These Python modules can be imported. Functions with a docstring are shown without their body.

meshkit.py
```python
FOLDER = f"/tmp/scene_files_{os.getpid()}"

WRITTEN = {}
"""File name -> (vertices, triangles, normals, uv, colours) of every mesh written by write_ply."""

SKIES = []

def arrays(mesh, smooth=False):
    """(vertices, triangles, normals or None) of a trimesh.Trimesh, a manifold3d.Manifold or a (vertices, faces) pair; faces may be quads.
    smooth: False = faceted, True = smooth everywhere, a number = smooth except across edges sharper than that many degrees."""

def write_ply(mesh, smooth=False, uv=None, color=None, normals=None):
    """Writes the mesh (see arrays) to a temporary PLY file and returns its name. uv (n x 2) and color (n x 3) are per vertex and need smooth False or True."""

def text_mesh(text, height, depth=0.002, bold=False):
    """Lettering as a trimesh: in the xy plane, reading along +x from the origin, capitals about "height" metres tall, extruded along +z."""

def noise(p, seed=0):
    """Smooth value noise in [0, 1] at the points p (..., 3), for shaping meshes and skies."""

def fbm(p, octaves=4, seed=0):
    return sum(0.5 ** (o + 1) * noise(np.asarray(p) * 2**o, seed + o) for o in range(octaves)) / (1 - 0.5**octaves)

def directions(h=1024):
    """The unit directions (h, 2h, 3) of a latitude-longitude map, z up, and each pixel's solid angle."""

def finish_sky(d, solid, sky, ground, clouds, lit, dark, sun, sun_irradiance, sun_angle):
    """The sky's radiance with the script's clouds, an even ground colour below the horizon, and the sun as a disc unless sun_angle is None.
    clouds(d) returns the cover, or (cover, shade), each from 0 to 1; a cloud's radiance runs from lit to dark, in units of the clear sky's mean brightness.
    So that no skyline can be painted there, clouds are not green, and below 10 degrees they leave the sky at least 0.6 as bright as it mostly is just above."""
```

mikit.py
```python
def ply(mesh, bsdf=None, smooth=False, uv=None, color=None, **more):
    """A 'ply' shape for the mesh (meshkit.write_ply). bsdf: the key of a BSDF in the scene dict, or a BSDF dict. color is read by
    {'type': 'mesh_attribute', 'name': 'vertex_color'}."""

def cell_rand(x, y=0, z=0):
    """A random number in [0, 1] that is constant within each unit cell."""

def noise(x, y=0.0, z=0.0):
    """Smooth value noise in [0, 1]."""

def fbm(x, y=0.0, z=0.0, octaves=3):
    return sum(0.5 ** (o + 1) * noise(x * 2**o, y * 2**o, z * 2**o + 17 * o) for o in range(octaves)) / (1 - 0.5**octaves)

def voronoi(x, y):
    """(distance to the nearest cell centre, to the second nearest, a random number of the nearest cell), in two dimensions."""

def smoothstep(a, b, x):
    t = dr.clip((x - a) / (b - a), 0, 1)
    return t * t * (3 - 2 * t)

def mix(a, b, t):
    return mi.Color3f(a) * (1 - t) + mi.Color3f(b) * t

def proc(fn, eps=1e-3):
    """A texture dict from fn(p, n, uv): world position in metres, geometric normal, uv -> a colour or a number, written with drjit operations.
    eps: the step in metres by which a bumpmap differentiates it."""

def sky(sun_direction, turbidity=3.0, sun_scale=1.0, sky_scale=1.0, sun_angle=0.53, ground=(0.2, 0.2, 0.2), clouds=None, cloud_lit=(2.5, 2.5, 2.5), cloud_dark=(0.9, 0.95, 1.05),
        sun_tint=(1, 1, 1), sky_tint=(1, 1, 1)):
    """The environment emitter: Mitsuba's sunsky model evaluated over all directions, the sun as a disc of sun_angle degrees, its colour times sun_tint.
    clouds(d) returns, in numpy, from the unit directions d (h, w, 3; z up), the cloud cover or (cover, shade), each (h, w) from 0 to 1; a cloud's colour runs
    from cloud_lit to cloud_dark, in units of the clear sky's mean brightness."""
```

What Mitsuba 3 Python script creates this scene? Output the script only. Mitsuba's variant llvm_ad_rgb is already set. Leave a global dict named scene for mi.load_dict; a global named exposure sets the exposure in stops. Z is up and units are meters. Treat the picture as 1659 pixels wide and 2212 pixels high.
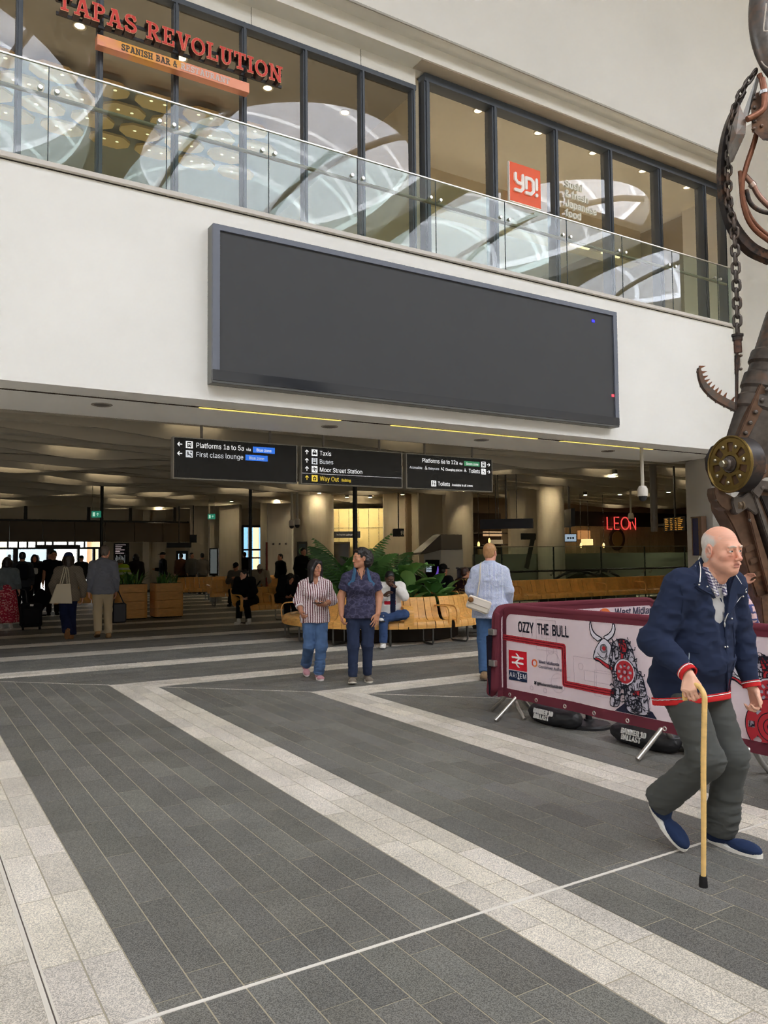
import math, random
import numpy as np, trimesh, shapely
import shapely.affinity as aff
from shapely.geometry import Polygon, LineString, Point, box as sbox
from shapely.ops import unary_union
import mitsuba as mi, mikit, meshkit
import drjit as dr
T = mi.ScalarTransform4f
scene, labels = {}, {}

# ---------------------------------------------------------------- camera, sky, exposure
YAW, PITCH, ROLL, FPX, EYE = 1.01702988, .0531252367, .00895522735, 1692.86, 1.6
_cy, _sy, _cp, _sp = math.cos(YAW), math.sin(YAW), math.cos(PITCH), math.sin(PITCH)
_f = np.array([_cp*_cy, _cp*_sy, _sp]); _r = np.array([_sy, -_cy, 0.0]); _d = np.cross(_f, _r)
_c, _s = math.cos(ROLL), math.sin(ROLL)
CAM = np.array([_c*_r+_s*_d, -_s*_r+_c*_d, _f]); C0 = np.array([0, 0, EYE])
scene['camera'] = {'type': 'perspective', 'fov': math.degrees(2*math.atan(829.5/FPX)), 'near_clip': .05, 'far_clip': 500.,
    'to_world': T().look_at(origin=C0.tolist(), target=(C0+_f).tolist(), up=(-CAM[1]).tolist())}
def _clouds(d):
    n = meshkit.fbm(d*np.array([2.2, 2.2, 5.0])+7, 4, 3)
    return np.clip(.8+.6*(n-.5), 0, 1), np.clip(1.7*(n-.35), 0, 1)
scene['sky'] = mikit.sky([.25, -.6, .75], turbidity=5, sun_scale=0.0, sky_scale=1.0, ground=(.25, .25, .25), clouds=_clouds,
    cloud_lit=(1.45, 1.47, 1.50), cloud_dark=(1.03, 1.06, 1.12))
exposure = 5.6

# ---------------------------------------------------------------- helpers
def S(*c):
    """sRGB 0..255 -> linear"""
    c = np.array(c[0] if len(c) == 1 else c, float)/255
    return np.where(c <= .04045, c/12.92, ((c+.055)/1.055)**2.4)
def ray(x, y): return np.array([(x-829.5)/FPX, (y-1106)/FPX, 1])@CAM
def pl(x, y, ax, v):
    q = ray(x, y); return C0+q*((v-C0[ax])/q[ax])
def fl(x, y, z=0): return pl(x, y, 2, z)
_count = {}
def key(name):
    n = _count.get(name, 0); _count[name] = n+1
    return name if n == 0 else f'{name}_{n:03d}'
def _lab(k, label=None, cat=None, group=None, kind=None):
    d = {a: b for a, b in (('label', label), ('category', cat), ('group', group), ('kind', kind)) if b}
    if d: labels[k] = d
def thing(name, label, cat, group=None, kind=None):
    k = key(name); _lab(k, label, cat, group, kind); return k
def tm(v, f): return trimesh.Trimesh(np.asarray(v, float), np.asarray(f), process=False)
def cat(ms):
    ms = [m for m in ms if m is not None and len(m.faces)]
    vs, fs, o = [], [], 0
    for m in ms:
        vs.append(np.asarray(m.vertices)); fs.append(np.asarray(m.faces)+o); o += len(vs[-1])
    return tm(np.vstack(vs), np.vstack(fs))
def put(k, mesh, mat, color=None, smooth=False, extra=None):
    """one shape entry; colour (linear) is carried in the uv of a shared material"""
    if color is None:
        d = mikit.ply(mesh, mat, smooth=smooth)
    else:
        color = np.asarray(color, float)
        v, f, n = meshkit.arrays(mesh, smooth)
        if color.ndim == 2:
            n = None if n is None else n[f].reshape(-1, 3)
            v = v[f].reshape(-1, 3); f = np.arange(len(v)).reshape(-1, 3)
            color = np.repeat(color, 3, 0)
        else: color = np.tile(color, (len(v), 1))
        q = np.sqrt(np.clip(color, 0, 1))
        uv = np.stack([np.floor(q[:, 0]*255)+np.clip(q[:, 1], 0, .998), np.clip(q[:, 2], 0, .998)], 1)
        path = meshkit.write_ply((v, f), False, uv, None, normals=n)
        d = {'type': 'ply', 'filename': path, 'face_normals': n is None, 'bsdf': {'type': 'ref', 'id': mat}}
    if extra: d.update(extra)
    scene[k] = d
    return k
def part(parent, name, mesh, mat, color=None, smooth=False, label=None, kind=None, extra=None):
    k = key(parent+'__'+name)
    _lab(k, label, None, None, kind)
    return put(k, mesh, mat, color, smooth, extra)
def solo(name, mesh, mat, color=None, smooth=False, label=None, cat=None, group=None, kind=None, extra=None):
    k = thing(name, label, cat, group, kind); return put(k, mesh, mat, color, smooth, extra)
def struct(name, mesh, mat, color=None, smooth=False, label=None, cat='building'):
    return solo(name, mesh, mat, color, smooth, label, cat, None, 'structure')
def glow(rgb, power):
    q = power/2**exposure                              # power 1 renders as white
    return {'emitter': {'type': 'area', 'radiance': {'type': 'rgb', 'value': [float(x*q) for x in rgb]}}}
def bx(x0, x1, y0, y1, z0, z1):
    m = trimesh.creation.box([x1-x0, y1-y0, z1-z0]); m.apply_translation([(x0+x1)/2, (y0+y1)/2, (z0+z1)/2]); return tm(m.vertices, m.faces)
def cbx(x0, x1, y0, y1, z0, z1, c=.01):
    """box with chamfered edges"""
    import manifold3d as m3
    pts = []
    for x, sx in ((x0, 1), (x1, -1)):
        for y, sy in ((y0, 1), (y1, -1)):
            for z, sz in ((z0, 1), (z1, -1)):
                pts += [[x+sx*c, y+sy*c, z], [x+sx*c, y, z+sz*c], [x, y+sy*c, z+sz*c]]
    return hull(pts)
def hull(pts):
    m = trimesh.convex.convex_hull(np.asarray(pts, float)); return tm(m.vertices, m.faces)
def basis(right, up):
    right = np.asarray(right, float)/np.linalg.norm(right); up = np.asarray(up, float); up = up-right*(up@right); up /= np.linalg.norm(up)
    return np.stack([right, up, np.cross(right, up)], 1)
def frame(m, o, right, up):
    """local x,y,z -> right, up, right x up at o"""
    return tm(np.asarray(m.vertices)@basis(right, up).T+np.asarray(o, float), m.faces)
def mv(m, d): return tm(np.asarray(m.vertices)+np.asarray(d, float), m.faces)
def rz(m, a, o=(0, 0, 0)):
    c, s = math.cos(a), math.sin(a); o = np.asarray(o, float)
    return tm((np.asarray(m.vertices)-o)@np.array([[c, -s, 0], [s, c, 0], [0, 0, 1]]).T+o, m.faces)
def ext(poly, h):
    """shapely polygon(s) extruded along z"""
    gs = [g for g in getattr(poly, 'geoms', [poly]) if g.geom_type == 'Polygon' and g.area > 1e-9]
    return cat([trimesh.creation.extrude_polygon(g, h, engine='earcut') for g in gs])
def tube(pts, r, n=10, cap=True):
    """swept tube, r one number or one per point"""
    P = np.asarray(pts, float); R = np.broadcast_to(np.asarray(r, float), len(P))
    t = np.gradient(P, axis=0); t /= np.linalg.norm(t, axis=1, keepdims=True)+1e-12
    u = np.cross(t[0], [0, 0, 1.0]); 
    if np.linalg.norm(u) < .1: u = np.cross(t[0], [1.0, 0, 0])
    u /= np.linalg.norm(u); vs = []
    a = np.arange(n)*2*np.pi/n
    for i in range(len(P)):
        u = u-t[i]*(u@t[i]); u /= np.linalg.norm(u); w = np.cross(t[i], u)
        vs.append(P[i]+R[i]*(np.cos(a)[:, None]*u+np.sin(a)[:, None]*w))
    v = np.vstack(vs); f = []
    for i in range(len(P)-1):
        for k in range(n):
            a0, a1 = i*n+k, i*n+(k+1) % n
            f += [[a0, a1, a1+n], [a0, a1+n, a0+n]]
    if cap:
        v = np.vstack([v, P[0], P[-1]]); c0, c1 = len(v)-2, len(v)-1; o = (len(P)-1)*n
        f += [[c0, (k+1) % n, k] for k in range(n)]+[[c1, o+k, o+(k+1) % n] for k in range(n)]
    return tm(v, f)
def lathe(prof, n=24):
    """profile of (r, z) turned about z"""
    prof = np.asarray(prof, float); a = np.arange(n)*2*np.pi/n
    v = np.concatenate([np.stack([r*np.cos(a), r*np.sin(a), a*0+z], 1) for r, z in prof]); f = []
    for i in range(len(prof)-1):
        for k in range(n):
            a0, a1 = i*n+k, i*n+(k+1) % n
            f += [[a0, a1, a1+n], [a0, a1+n, a0+n]]
    return tm(v, f)
def cyl(p0, p1, r, n=16): return tube([p0, p1], r, n)
def smoothpath(pts, n=8):
    """Catmull-Rom"""
    P = np.asarray(pts, float); P = np.vstack([2*P[0]-P[1], P, 2*P[-1]-P[-2]]); out = []
    for i in range(1, len(P)-2):
        for t in np.arange(n)/n:
            a, b, c, d = P[i-1:i+3]
            out.append(.5*(2*b+(c-a)*t+(2*a-5*b+4*c-d)*t*t+(3*b-a-3*c+d)*t**3))
    return np.array(out+[P[-2]])
def txt(s, h, depth=.004, bold=False, sx=1.0):
    m = meshkit.text_mesh(s, h, depth, bold); v = np.asarray(m.vertices).copy(); v[:, 0] *= sx
    return tm(v, m.faces)
def width(m): return float(m.vertices[:, 0].max()-m.vertices[:, 0].min())
_ball = trimesh.creation.icosphere(2)
def ball(c, r): return tm(np.asarray(_ball.vertices)*np.asarray(r)+np.asarray(c, float), _ball.faces)

# ---------------------------------------------------------------- materials (colour from uv)
def uvcol(uv):
    a = dr.floor(uv.x); r = a/255
    g = uv.x-a
    return mi.Color3f(r*r, g*g, uv.y*uv.y)
def P_(base, rough=.6, **k):
    return {'type': 'twosided', 'b': {'type': 'principled', 'base_color': base, 'roughness': rough, **k}}
from mikit import proc, noise, fbm, smoothstep, mix, cell_rand
uvp = proc(lambda p, n, uv: uvcol(uv))
scene['matte'] = P_(uvp, .85, specular=.2)
scene['satin'] = P_(uvp, .45)
scene['gloss'] = P_(uvp, .12, specular=.6)
scene['metal'] = P_(uvp, .32, metallic=.9)
scene['cloth'] = P_(uvp, .95, specular=.1, sheen=.4)
scene['skin'] = P_(uvp, .48, specular=.35)
scene['leaf'] = P_(uvp, .38, specular=.5)
scene['lamp_face'] = {'type': 'diffuse', 'reflectance': {'type': 'rgb', 'value': [.12, .12, .12]}}
def _plaster(p, n, uv):
    m = fbm(p.x*.5+p.y*.31, p.y*.4, p.z*.6, 4)
    return uvcol(uv)*(.93+.13*m)
scene['plaster'] = P_(proc(_plaster), .6, specular=.25)
def _granite(p, n, uv):
    s = fbm(p.x*290, p.y*290, p.z*290, 2)
    b = fbm(p.x*2.3+9, p.y*2.3, 0, 3)
    st = noise(p.x*9, p.y*9, 4.0)
    return uvcol(uv)*(.64+.72*smoothstep(.2, .8, s))*(.84+.32*b)*(.95+.1*st)
scene['granite'] = P_(proc(_granite), .5, specular=.35)
def _concrete(p, n, uv):
    m = fbm(p.x*1.3, p.y*1.3, p.z*.35, 3); k = fbm(p.x*14, p.y*14, p.z*1.2, 2)
    return uvcol(uv)*(.78+.3*m+.14*k)
scene['concrete'] = P_(proc(_concrete), .75, specular=.2)
def _wood(p, n, uv):
    g = fbm(p.x*7+p.y*7, p.z*60, p.x*9-p.y*9, 3); k = noise(p.x*140, p.y*140, p.z*22)
    return uvcol(uv)*(.74+.4*g+.12*k)
scene['wood'] = P_(proc(_wood), .38, specular=.4, clearcoat=.3)
def _rust(p, n, uv):
    a = fbm(p.x*4, p.y*4, p.z*4, 4); b = fbm(p.x*23+3, p.y*23, p.z*23, 3); c = smoothstep(.45, .7, fbm(p.x*2.2, p.y*2.2+5, p.z*3, 3))
    base = uvcol(uv)*(.55+.9*a)
    return mix(base, mi.Color3f(.19, .085, .04), .5*c*smoothstep(.35, .6, b))*(.75+.5*b)
scene['rust'] = P_(proc(_rust), .42, metallic=.55, specular=.5)
def _denim(p, n, uv):
    return uvcol(uv)*(.72+.56*fbm(p.x*16, p.y*16, p.z*9, 3))
scene['denim'] = P_(proc(_denim), .95, specular=.1, sheen=.3)
def _slab(p, n, uv):
    j = dr.minimum(dr.abs((p.y*6.1-dr.floor(p.y*6.1))-.5), 1.0)
    row = dr.floor(p.y*6.1); q = p.x*1.9+cell_rand(row, 3.0)*5; e = dr.abs(q-dr.floor(q)-.5)
    g = dr.select((j > .47) | (e > .494), mi.Float(.78), mi.Float(1.0))
    return uvcol(uv)*g*(.78+.44*fbm(p.x*3+row, p.y*9, 0, 3))*(.9+.2*cell_rand(row, dr.floor(q)))
scene['slab_far'] = P_(proc(_slab), .5, specular=.35)
scene['pane'] = {'type': 'thindielectric', 'int_ior': 1.5, 'specular_transmittance': {'type': 'rgb', 'value': [.86, .89, .87]}}
scene['green_pane'] = {'type': 'thindielectric', 'int_ior': 1.36, 'specular_transmittance': {'type': 'rgb', 'value': [.62, .77, .73]}}
scene['shop_pane'] = {'type': 'thindielectric', 'int_ior': 1.46, 'specular_transmittance': {'type': 'rgb', 'value': [.72, .71, .68]}}
# ---------------------------------------------------------------- the atrium floor: granite slabs laid one by one
rng = np.random.default_rng(5)
DARK, PALE = S(105, 103, 98), S(196, 188, 176)
struct('floor', bx(-26, 54, -26, 12.4, -.12, -.0016), 'matte', S(158, 149, 130), label='granite paved concourse floor of dark slabs crossed by pale bands', cat='floor')
MIT = 12.42                                              # the mitre: x + y
rows = []                                                # (axis, lo, hi, kind, start, end)
def band(a0, a1, n, kind):
    w = (a1-a0)/n
    return [(a0+i*w, a0+(i+1)*w, kind) for i in range(n)]
xs = band(-6.0, .325, 26, 'p')+band(.325, .805, 3, 'p')+band(.805, 2.245, 9, 'd')+band(2.245, 2.725, 3, 'p')
for k in range(5):
    a = 2.725+1.86*k; xs += band(a, a+1.38, 8, 'd')+band(a+1.38, a+1.86, 3, 'p')
slabs = []
for a, b, kd in xs:
    y = -1.0-rng.random()*.5; L = min(MIT-b, 12.3); 
    while y < L:
        e = y+rng.uniform(.42, .72)
        if L-e < .25: e = L+(b-a)
        slabs.append(('x', a, b, y, min(e, MIT-a if e >= L else e), kd, e >= L)); y = e
ys = []
for k in range(5):                                        # beyond the mitre the same bands run along x
    t = MIT-.805-1.85*k if k == 0 else None
for k in range(5):
    a = MIT-(2.725+1.86*k); ys += band(a, a+.48, 3, 'p')+band(a-1.38, a, 8, 'd')
ys += band(MIT-2.245, 12.3, 9, 'd') if False else band(MIT-2.245, 11.53, 8, 'd')+band(11.53, 12.05, 3, 'p')+band(12.05, 13.38, 8, 'd')
for a, b, kd in ys:
    x = max(MIT-b, -6); first = True
    while x < 19:
        e = x+rng.uniform(.42, .72)
        slabs.append(('y', a, b, x, e, kd, first)); first = False; x = e
G = .0034
def slab_mesh(s):
    ax, a, b, u, v, kd, end = s; z = rng.uniform(-.0006, .0006); a, b, u, v = a+G, b-G, u+G*.9, v-G*.9
    if ax == 'x':
        q = [(a, u), (b, u), (b, (MIT-b-G) if end else v), (a, (MIT-a-G) if end else v)]
    else:
        q = [(MIT-a+G if end else u, a), (v, a), (v, b), (MIT-b+G if end else u, b)]
    q = np.array(q); n = 4
    top = np.c_[q, np.full(4, z)]; bot = np.c_[q, np.full(4, -.012)]
    V = np.vstack([top, bot]); F = [[0, 1, 2], [0, 2, 3]]+[f for i in range(4) for f in ([i, i+4, (i+1) % 4+4], [i, (i+1) % 4+4, (i+1) % 4])]
    return tm(V, F)
def s_ctr(s):
    ax, a, b, u, v = s[:5]; p = ((a+b)/2, (u+v)/2) if ax == 'x' else ((u+v)/2, (a+b)/2)
    return p
def s_px(s):
    p = np.array([*s_ctr(s), 0]); q = CAM@(p-C0)
    if q[2] < .3: return 1e9
    x, y = q[:2]/q[2]*FPX+[829.5, 1106]
    d = q[2]+(0 if -60 < x < 1720 and 1150 < y < 2280 else 100)
    return d
slabs.sort(key=s_px)
cnt = {'d': 0, 'p': 0}; rest = {'d': [], 'p': []}
for s in slabs:
    kd = s[5]; base = DARK if kd == 'd' else PALE
    tone = base*rng.uniform(.86, 1.14)*np.array([1, 1, 1+rng.uniform(-.03, .02)])
    m = slab_mesh(s)
    if cnt[kd] < 300 and s_px(s) < 90:
        cnt[kd] += 1
        part('floor', 'dark_slab' if kd == 'd' else 'pale_slab', m, 'granite', tone)
    else: rest[kd].append((m, tone))
for kd, nm in (('d', 'dark_paving'), ('p', 'pale_paving')):
    ms = rest[kd]
    part('floor', nm, cat([m for m, _ in ms]), 'granite', np.vstack([np.tile(t, (len(m.faces), 1)) for m, t in ms]), kind='stuff', label='further granite slabs')
WHITE_METAL = S(214, 208, 198)
part('floor', 'metal_strip', bx(-6, 13, 2.815, 2.832, -.004, .0025), 'satin', WHITE_METAL, label='thin pale metal strip across the bands')
part('floor', 'metal_strip', frame(bx(0, 16, -.006, .006, -.004, .002), (-3, 12.42+3, 0), (1, -1, 0), (1, 1, 0)), 'satin', WHITE_METAL, label='thin pale metal strip on the mitre')
part('floor', 'channel_strip', cat([bx(.470, .488, -1, 11.9, -.004, .003), bx(.494, .503, -1, 11.9, -.004, .003)]), 'satin', S(205, 198, 186), label='twin metal rails of a floor channel')
part('floor', 'channel_gap', bx(.4885, .4935, -1, 11.9, -.004, .0012), 'matte', S(90, 82, 76))

# inside the hall: the same stone further off
struct('floor_hall', bx(-30, 60, 13.38, 39, -.12, -.0005), 'slab_far', DARK*.95, label='dark slab floor of the ticket hall', cat='floor')
for k in range(13):
    y = 13.38+1.855*k
    part('floor_hall', 'pale_band', bx(-30, 60, y, y+.54, -.02, .0015), 'slab_far', PALE*.92)
for x0, x1, nm in ((-30, -6, 'floor_west'), (19, 60, 'floor_east')):
    part('floor_hall', 'paving', bx(x0, x1, -1 if x0 < 0 else 12.3, 13.38, -.03, -.0008), 'slab_far', DARK)

# ---------------------------------------------------------------- facade
WALL = S(238, 236, 230)
struct('wall_front', bx(-24, 15.25, 10.0, 12.0, 3.66, 6.30), 'plaster', WALL, label='white spandrel wall over the hall entrance', cat='wall')
# soffit: recessed groove line with light slots
part('wall_front', 'soffit_groove', bx(-24, 14.9, 10.50, 10.56, 3.655, 3.6595), 'matte', S(70, 62, 54))
part('wall_front', 'sill', cbx(-24, 15.0, 9.94, 10.10, 6.30, 6.365, .006), 'satin', S(206, 200, 190), label='pale metal coping under the glass')
part('wall_front', 'shadow_gap', bx(-24, 15.0, 9.995, 10.05, 6.285, 6.302), 'matte', S(60, 56, 52))
part('wall_front', 'walkway', bx(-24, 24, 10.0, 24, 6.30, 6.34), 'matte', S(150, 140, 126))
for x0, x1 in ((3.504, 5.74), (6.656, 9.784), (10.347, 12.893)):
    solo('light_slot', bx(x0, x1, 10.505, 10.555, 3.645, 3.654), 'lamp_face', label='warm yellow linear light set in the soffit groove', cat='light', group='soffit slot lights', extra=glow((1.0, .74, .16), 1.15))
labels['light_slot']['label'] = 'yellow linear light in the soffit, left of the three'
labels['light_slot_001']['label'] = 'yellow linear light in the soffit, middle and longest'
labels['light_slot_002']['label'] = 'yellow linear light in the soffit, right of the three near the sculpture'
for i, (x, y) in enumerate(((2.304, 11.0), (5.868, 11.14), (9.0, 11.15), (12.3, 11.15))):
    k = thing('downlight', ['unlit round downlight in the soffit above the far left opening', 'unlit round downlight in the soffit above the first hanging sign', 'unlit round downlight in the soffit above the third hanging sign', 'unlit round downlight in the soffit beside the camera pole'][i], 'downlight', 'soffit downlights')
    part(k, 'rim', mv(lathe([(.10, -.005), (.125, -.012), (.14, -.006), (.14, .004)], 28), (x, y, 3.658)), 'satin', S(150, 142, 132))
    part(k, 'lens', mv(lathe([(.001, 0), (.11, -.003)], 28), (x, y, 3.655)), 'satin', S(104, 96, 88))
# upper wall, band, shop soffit
struct('wall_upper', bx(-24, 26, 11.4, 12.2, 11.19, 20), 'plaster', S(228, 225, 218), label='tall white atrium wall above the shops', cat='wall')
part('wall_upper', 'edge_strip', bx(-24, 18.3, 11.385, 11.41, 11.16, 11.20), 'satin', S(170, 166, 156), label='grey edge trim')
struct('trim_1', bx(-24, 18.3, 11.72, 12.6, 10.91, 11.62), 'plaster', S(228, 224, 214), label='pale fascia band above the shop windows', cat='trim')
part('trim_1', 'soffit', bx(8.2, 18.3, 11.74, 12.06, 10.895, 10.91), 'satin', S(178, 166, 150), label='shallow soffit')
# pale panels over the first shop front
struct('trim_2', bx(-24, 8.27, 12.085, 12.3, 10.56, 10.91), 'plaster', S(226, 222, 212), label='pale panel head over the first shop', cat='trim')
for x in (7.05, 4.9, 2.5, .2): part('trim_2', 'panel_joint', bx(x, x+.012, 12.078, 12.09, 10.57, 10.9), 'matte', S(150, 146, 138))
# end pier and side wall
struct('column_end', cat([hull([[a, b, z] for z in (0, 3.7) for a, b in ((15.87, 12.02), (14.98, 10.69), (14.95, 10.2), (15.4, 10.0), (17.5, 10.2), (17.5, 12.2))])]), 'plaster', S(206, 202, 195), smooth=20, label='pale end pier beside the hall entrance', cat='pier')
struct('wall_side', bx(15.12, 20, 8.6, 9.98, 0, 10.6), 'plaster', S(232, 228, 220), label='white side wall behind the metal sculpture', cat='wall')
part('wall_side', 'corner_strip', bx(14.9, 15.12, 9.97, 10.08, 3.66, 10.6), 'plaster', S(205, 201, 190))
# atrium shell: walls, roof with oval openings under film roofing
struct('wall_back', bx(-26, 54, -26.5, -26, 0, 20), 'plaster', S(215, 210, 202), label='white back wall of the atrium', cat='wall')
struct('wall_left', bx(-26.5, -26, -26, 10, 0, 20), 'plaster', S(215, 210, 202), label='white left wall of the atrium', cat='wall')
struct('wall_right', bx(53.5, 54, -26, 10, 0, 20), 'plaster', S(215, 210, 202), label='white right wall of the atrium', cat='wall')
struct('wall_far', cat([bx(20, 54, 9, 10, 0, 10.6), bx(26, 54, 11.4, 12, 0, 20), bx(18.0, 18.3, 10, 13.5, 6.3, 11.2), bx(-26, -24, 9.9, 12.2, 0, 20)]), 'plaster', S(215, 210, 202), label='white wall beyond the side wall', cat='wall')
OVALS = [(-15, -11, 6.2, 9.8), (-.5, -11.3, 7.2, 9.9), (15, -11.6, 6.7, 10.2), (29, -10.9, 6.3, 10.7), (43, -12, 6.3, 9.5)]
def oval(cx, cy, rx, ry, n=64):
    a = np.linspace(0, 2*np.pi, n, endpoint=False); return Polygon(np.c_[cx+rx*np.cos(a), cy+ry*np.sin(a)])
roof = sbox(-27, -27, 55, 12.5)
for o in OVALS: roof = roof.difference(oval(*o))
struct('ceiling', mv(ext(roof, .6), (0, 0, 19.2)), 'plaster', S(214, 208, 198), label='white atrium roof shell with oval openings', cat='roof')
for i, (cx, cy, rx, ry) in enumerate(OVALS):
    ov = oval(cx, cy, rx+.05, ry+.05)
    rim = ov.buffer(.18).difference(oval(cx, cy, rx-.1, ry-.1))
    part('ceiling', 'opening_rim', mv(ext(rim, 1.3), (0, 0, 18.9)), 'plaster', S(205, 200, 190))
    def dome(x, y): return 19.9+2.6*np.sqrt(np.clip(1-((x-cx)/(rx+.3))**2-((y-cy)/(ry+.3))**2, 0, 1))
    n = 7; w = 2*ry/n
    for j in range(n):                                   # bowed film strips, a bright seam gap between each two
        y0, y1 = cy-ry+j*w+.13, cy-ry+(j+1)*w-.13
        us, ts = np.linspace(-1, 1, 25), np.linspace(0, 1, 5)
        V = []
        for u in us:
            for t in ts:
                bow = 1.3*(1-u*u); yy = y0+(y1-y0)*t+bow-.6
                h = rx*math.sqrt(max(0, 1-min(1, ((yy-cy)/ry)**2)))
                xx = cx+u*max(h, .01); V.append([xx, yy, float(dome(xx, yy))])
        F = [q for a in range(24) for b in range(4) for q in ([a*5+b, a*5+b+1, a*5+b+6], [a*5+b, a*5+b+6, a*5+b+5])]
        part('ceiling', 'film_strip', tm(V, F), 'film', smooth=True)
    for q in (-.45, .5):                                  # steel arches below the film
        ys_ = np.linspace(cy-ry, cy+ry, 17); xs_ = cx+q*rx+1.0*np.sin((ys_-cy)/ry*1.5)
        part('ceiling', 'roof_arch', tube(np.c_[xs_, ys_, dome(xs_, ys_)-.5], .16, 8), 'satin', S(120, 112, 102), smooth=40)
scene['film'] = {'type': 'principledthin', 'base_color': {'type': 'rgb', 'value': [.76, .76, .77]}, 'roughness': .6, 'diff_trans': 1.55, 'spec_trans': 0.0, 'eta': 1.3}
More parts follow.
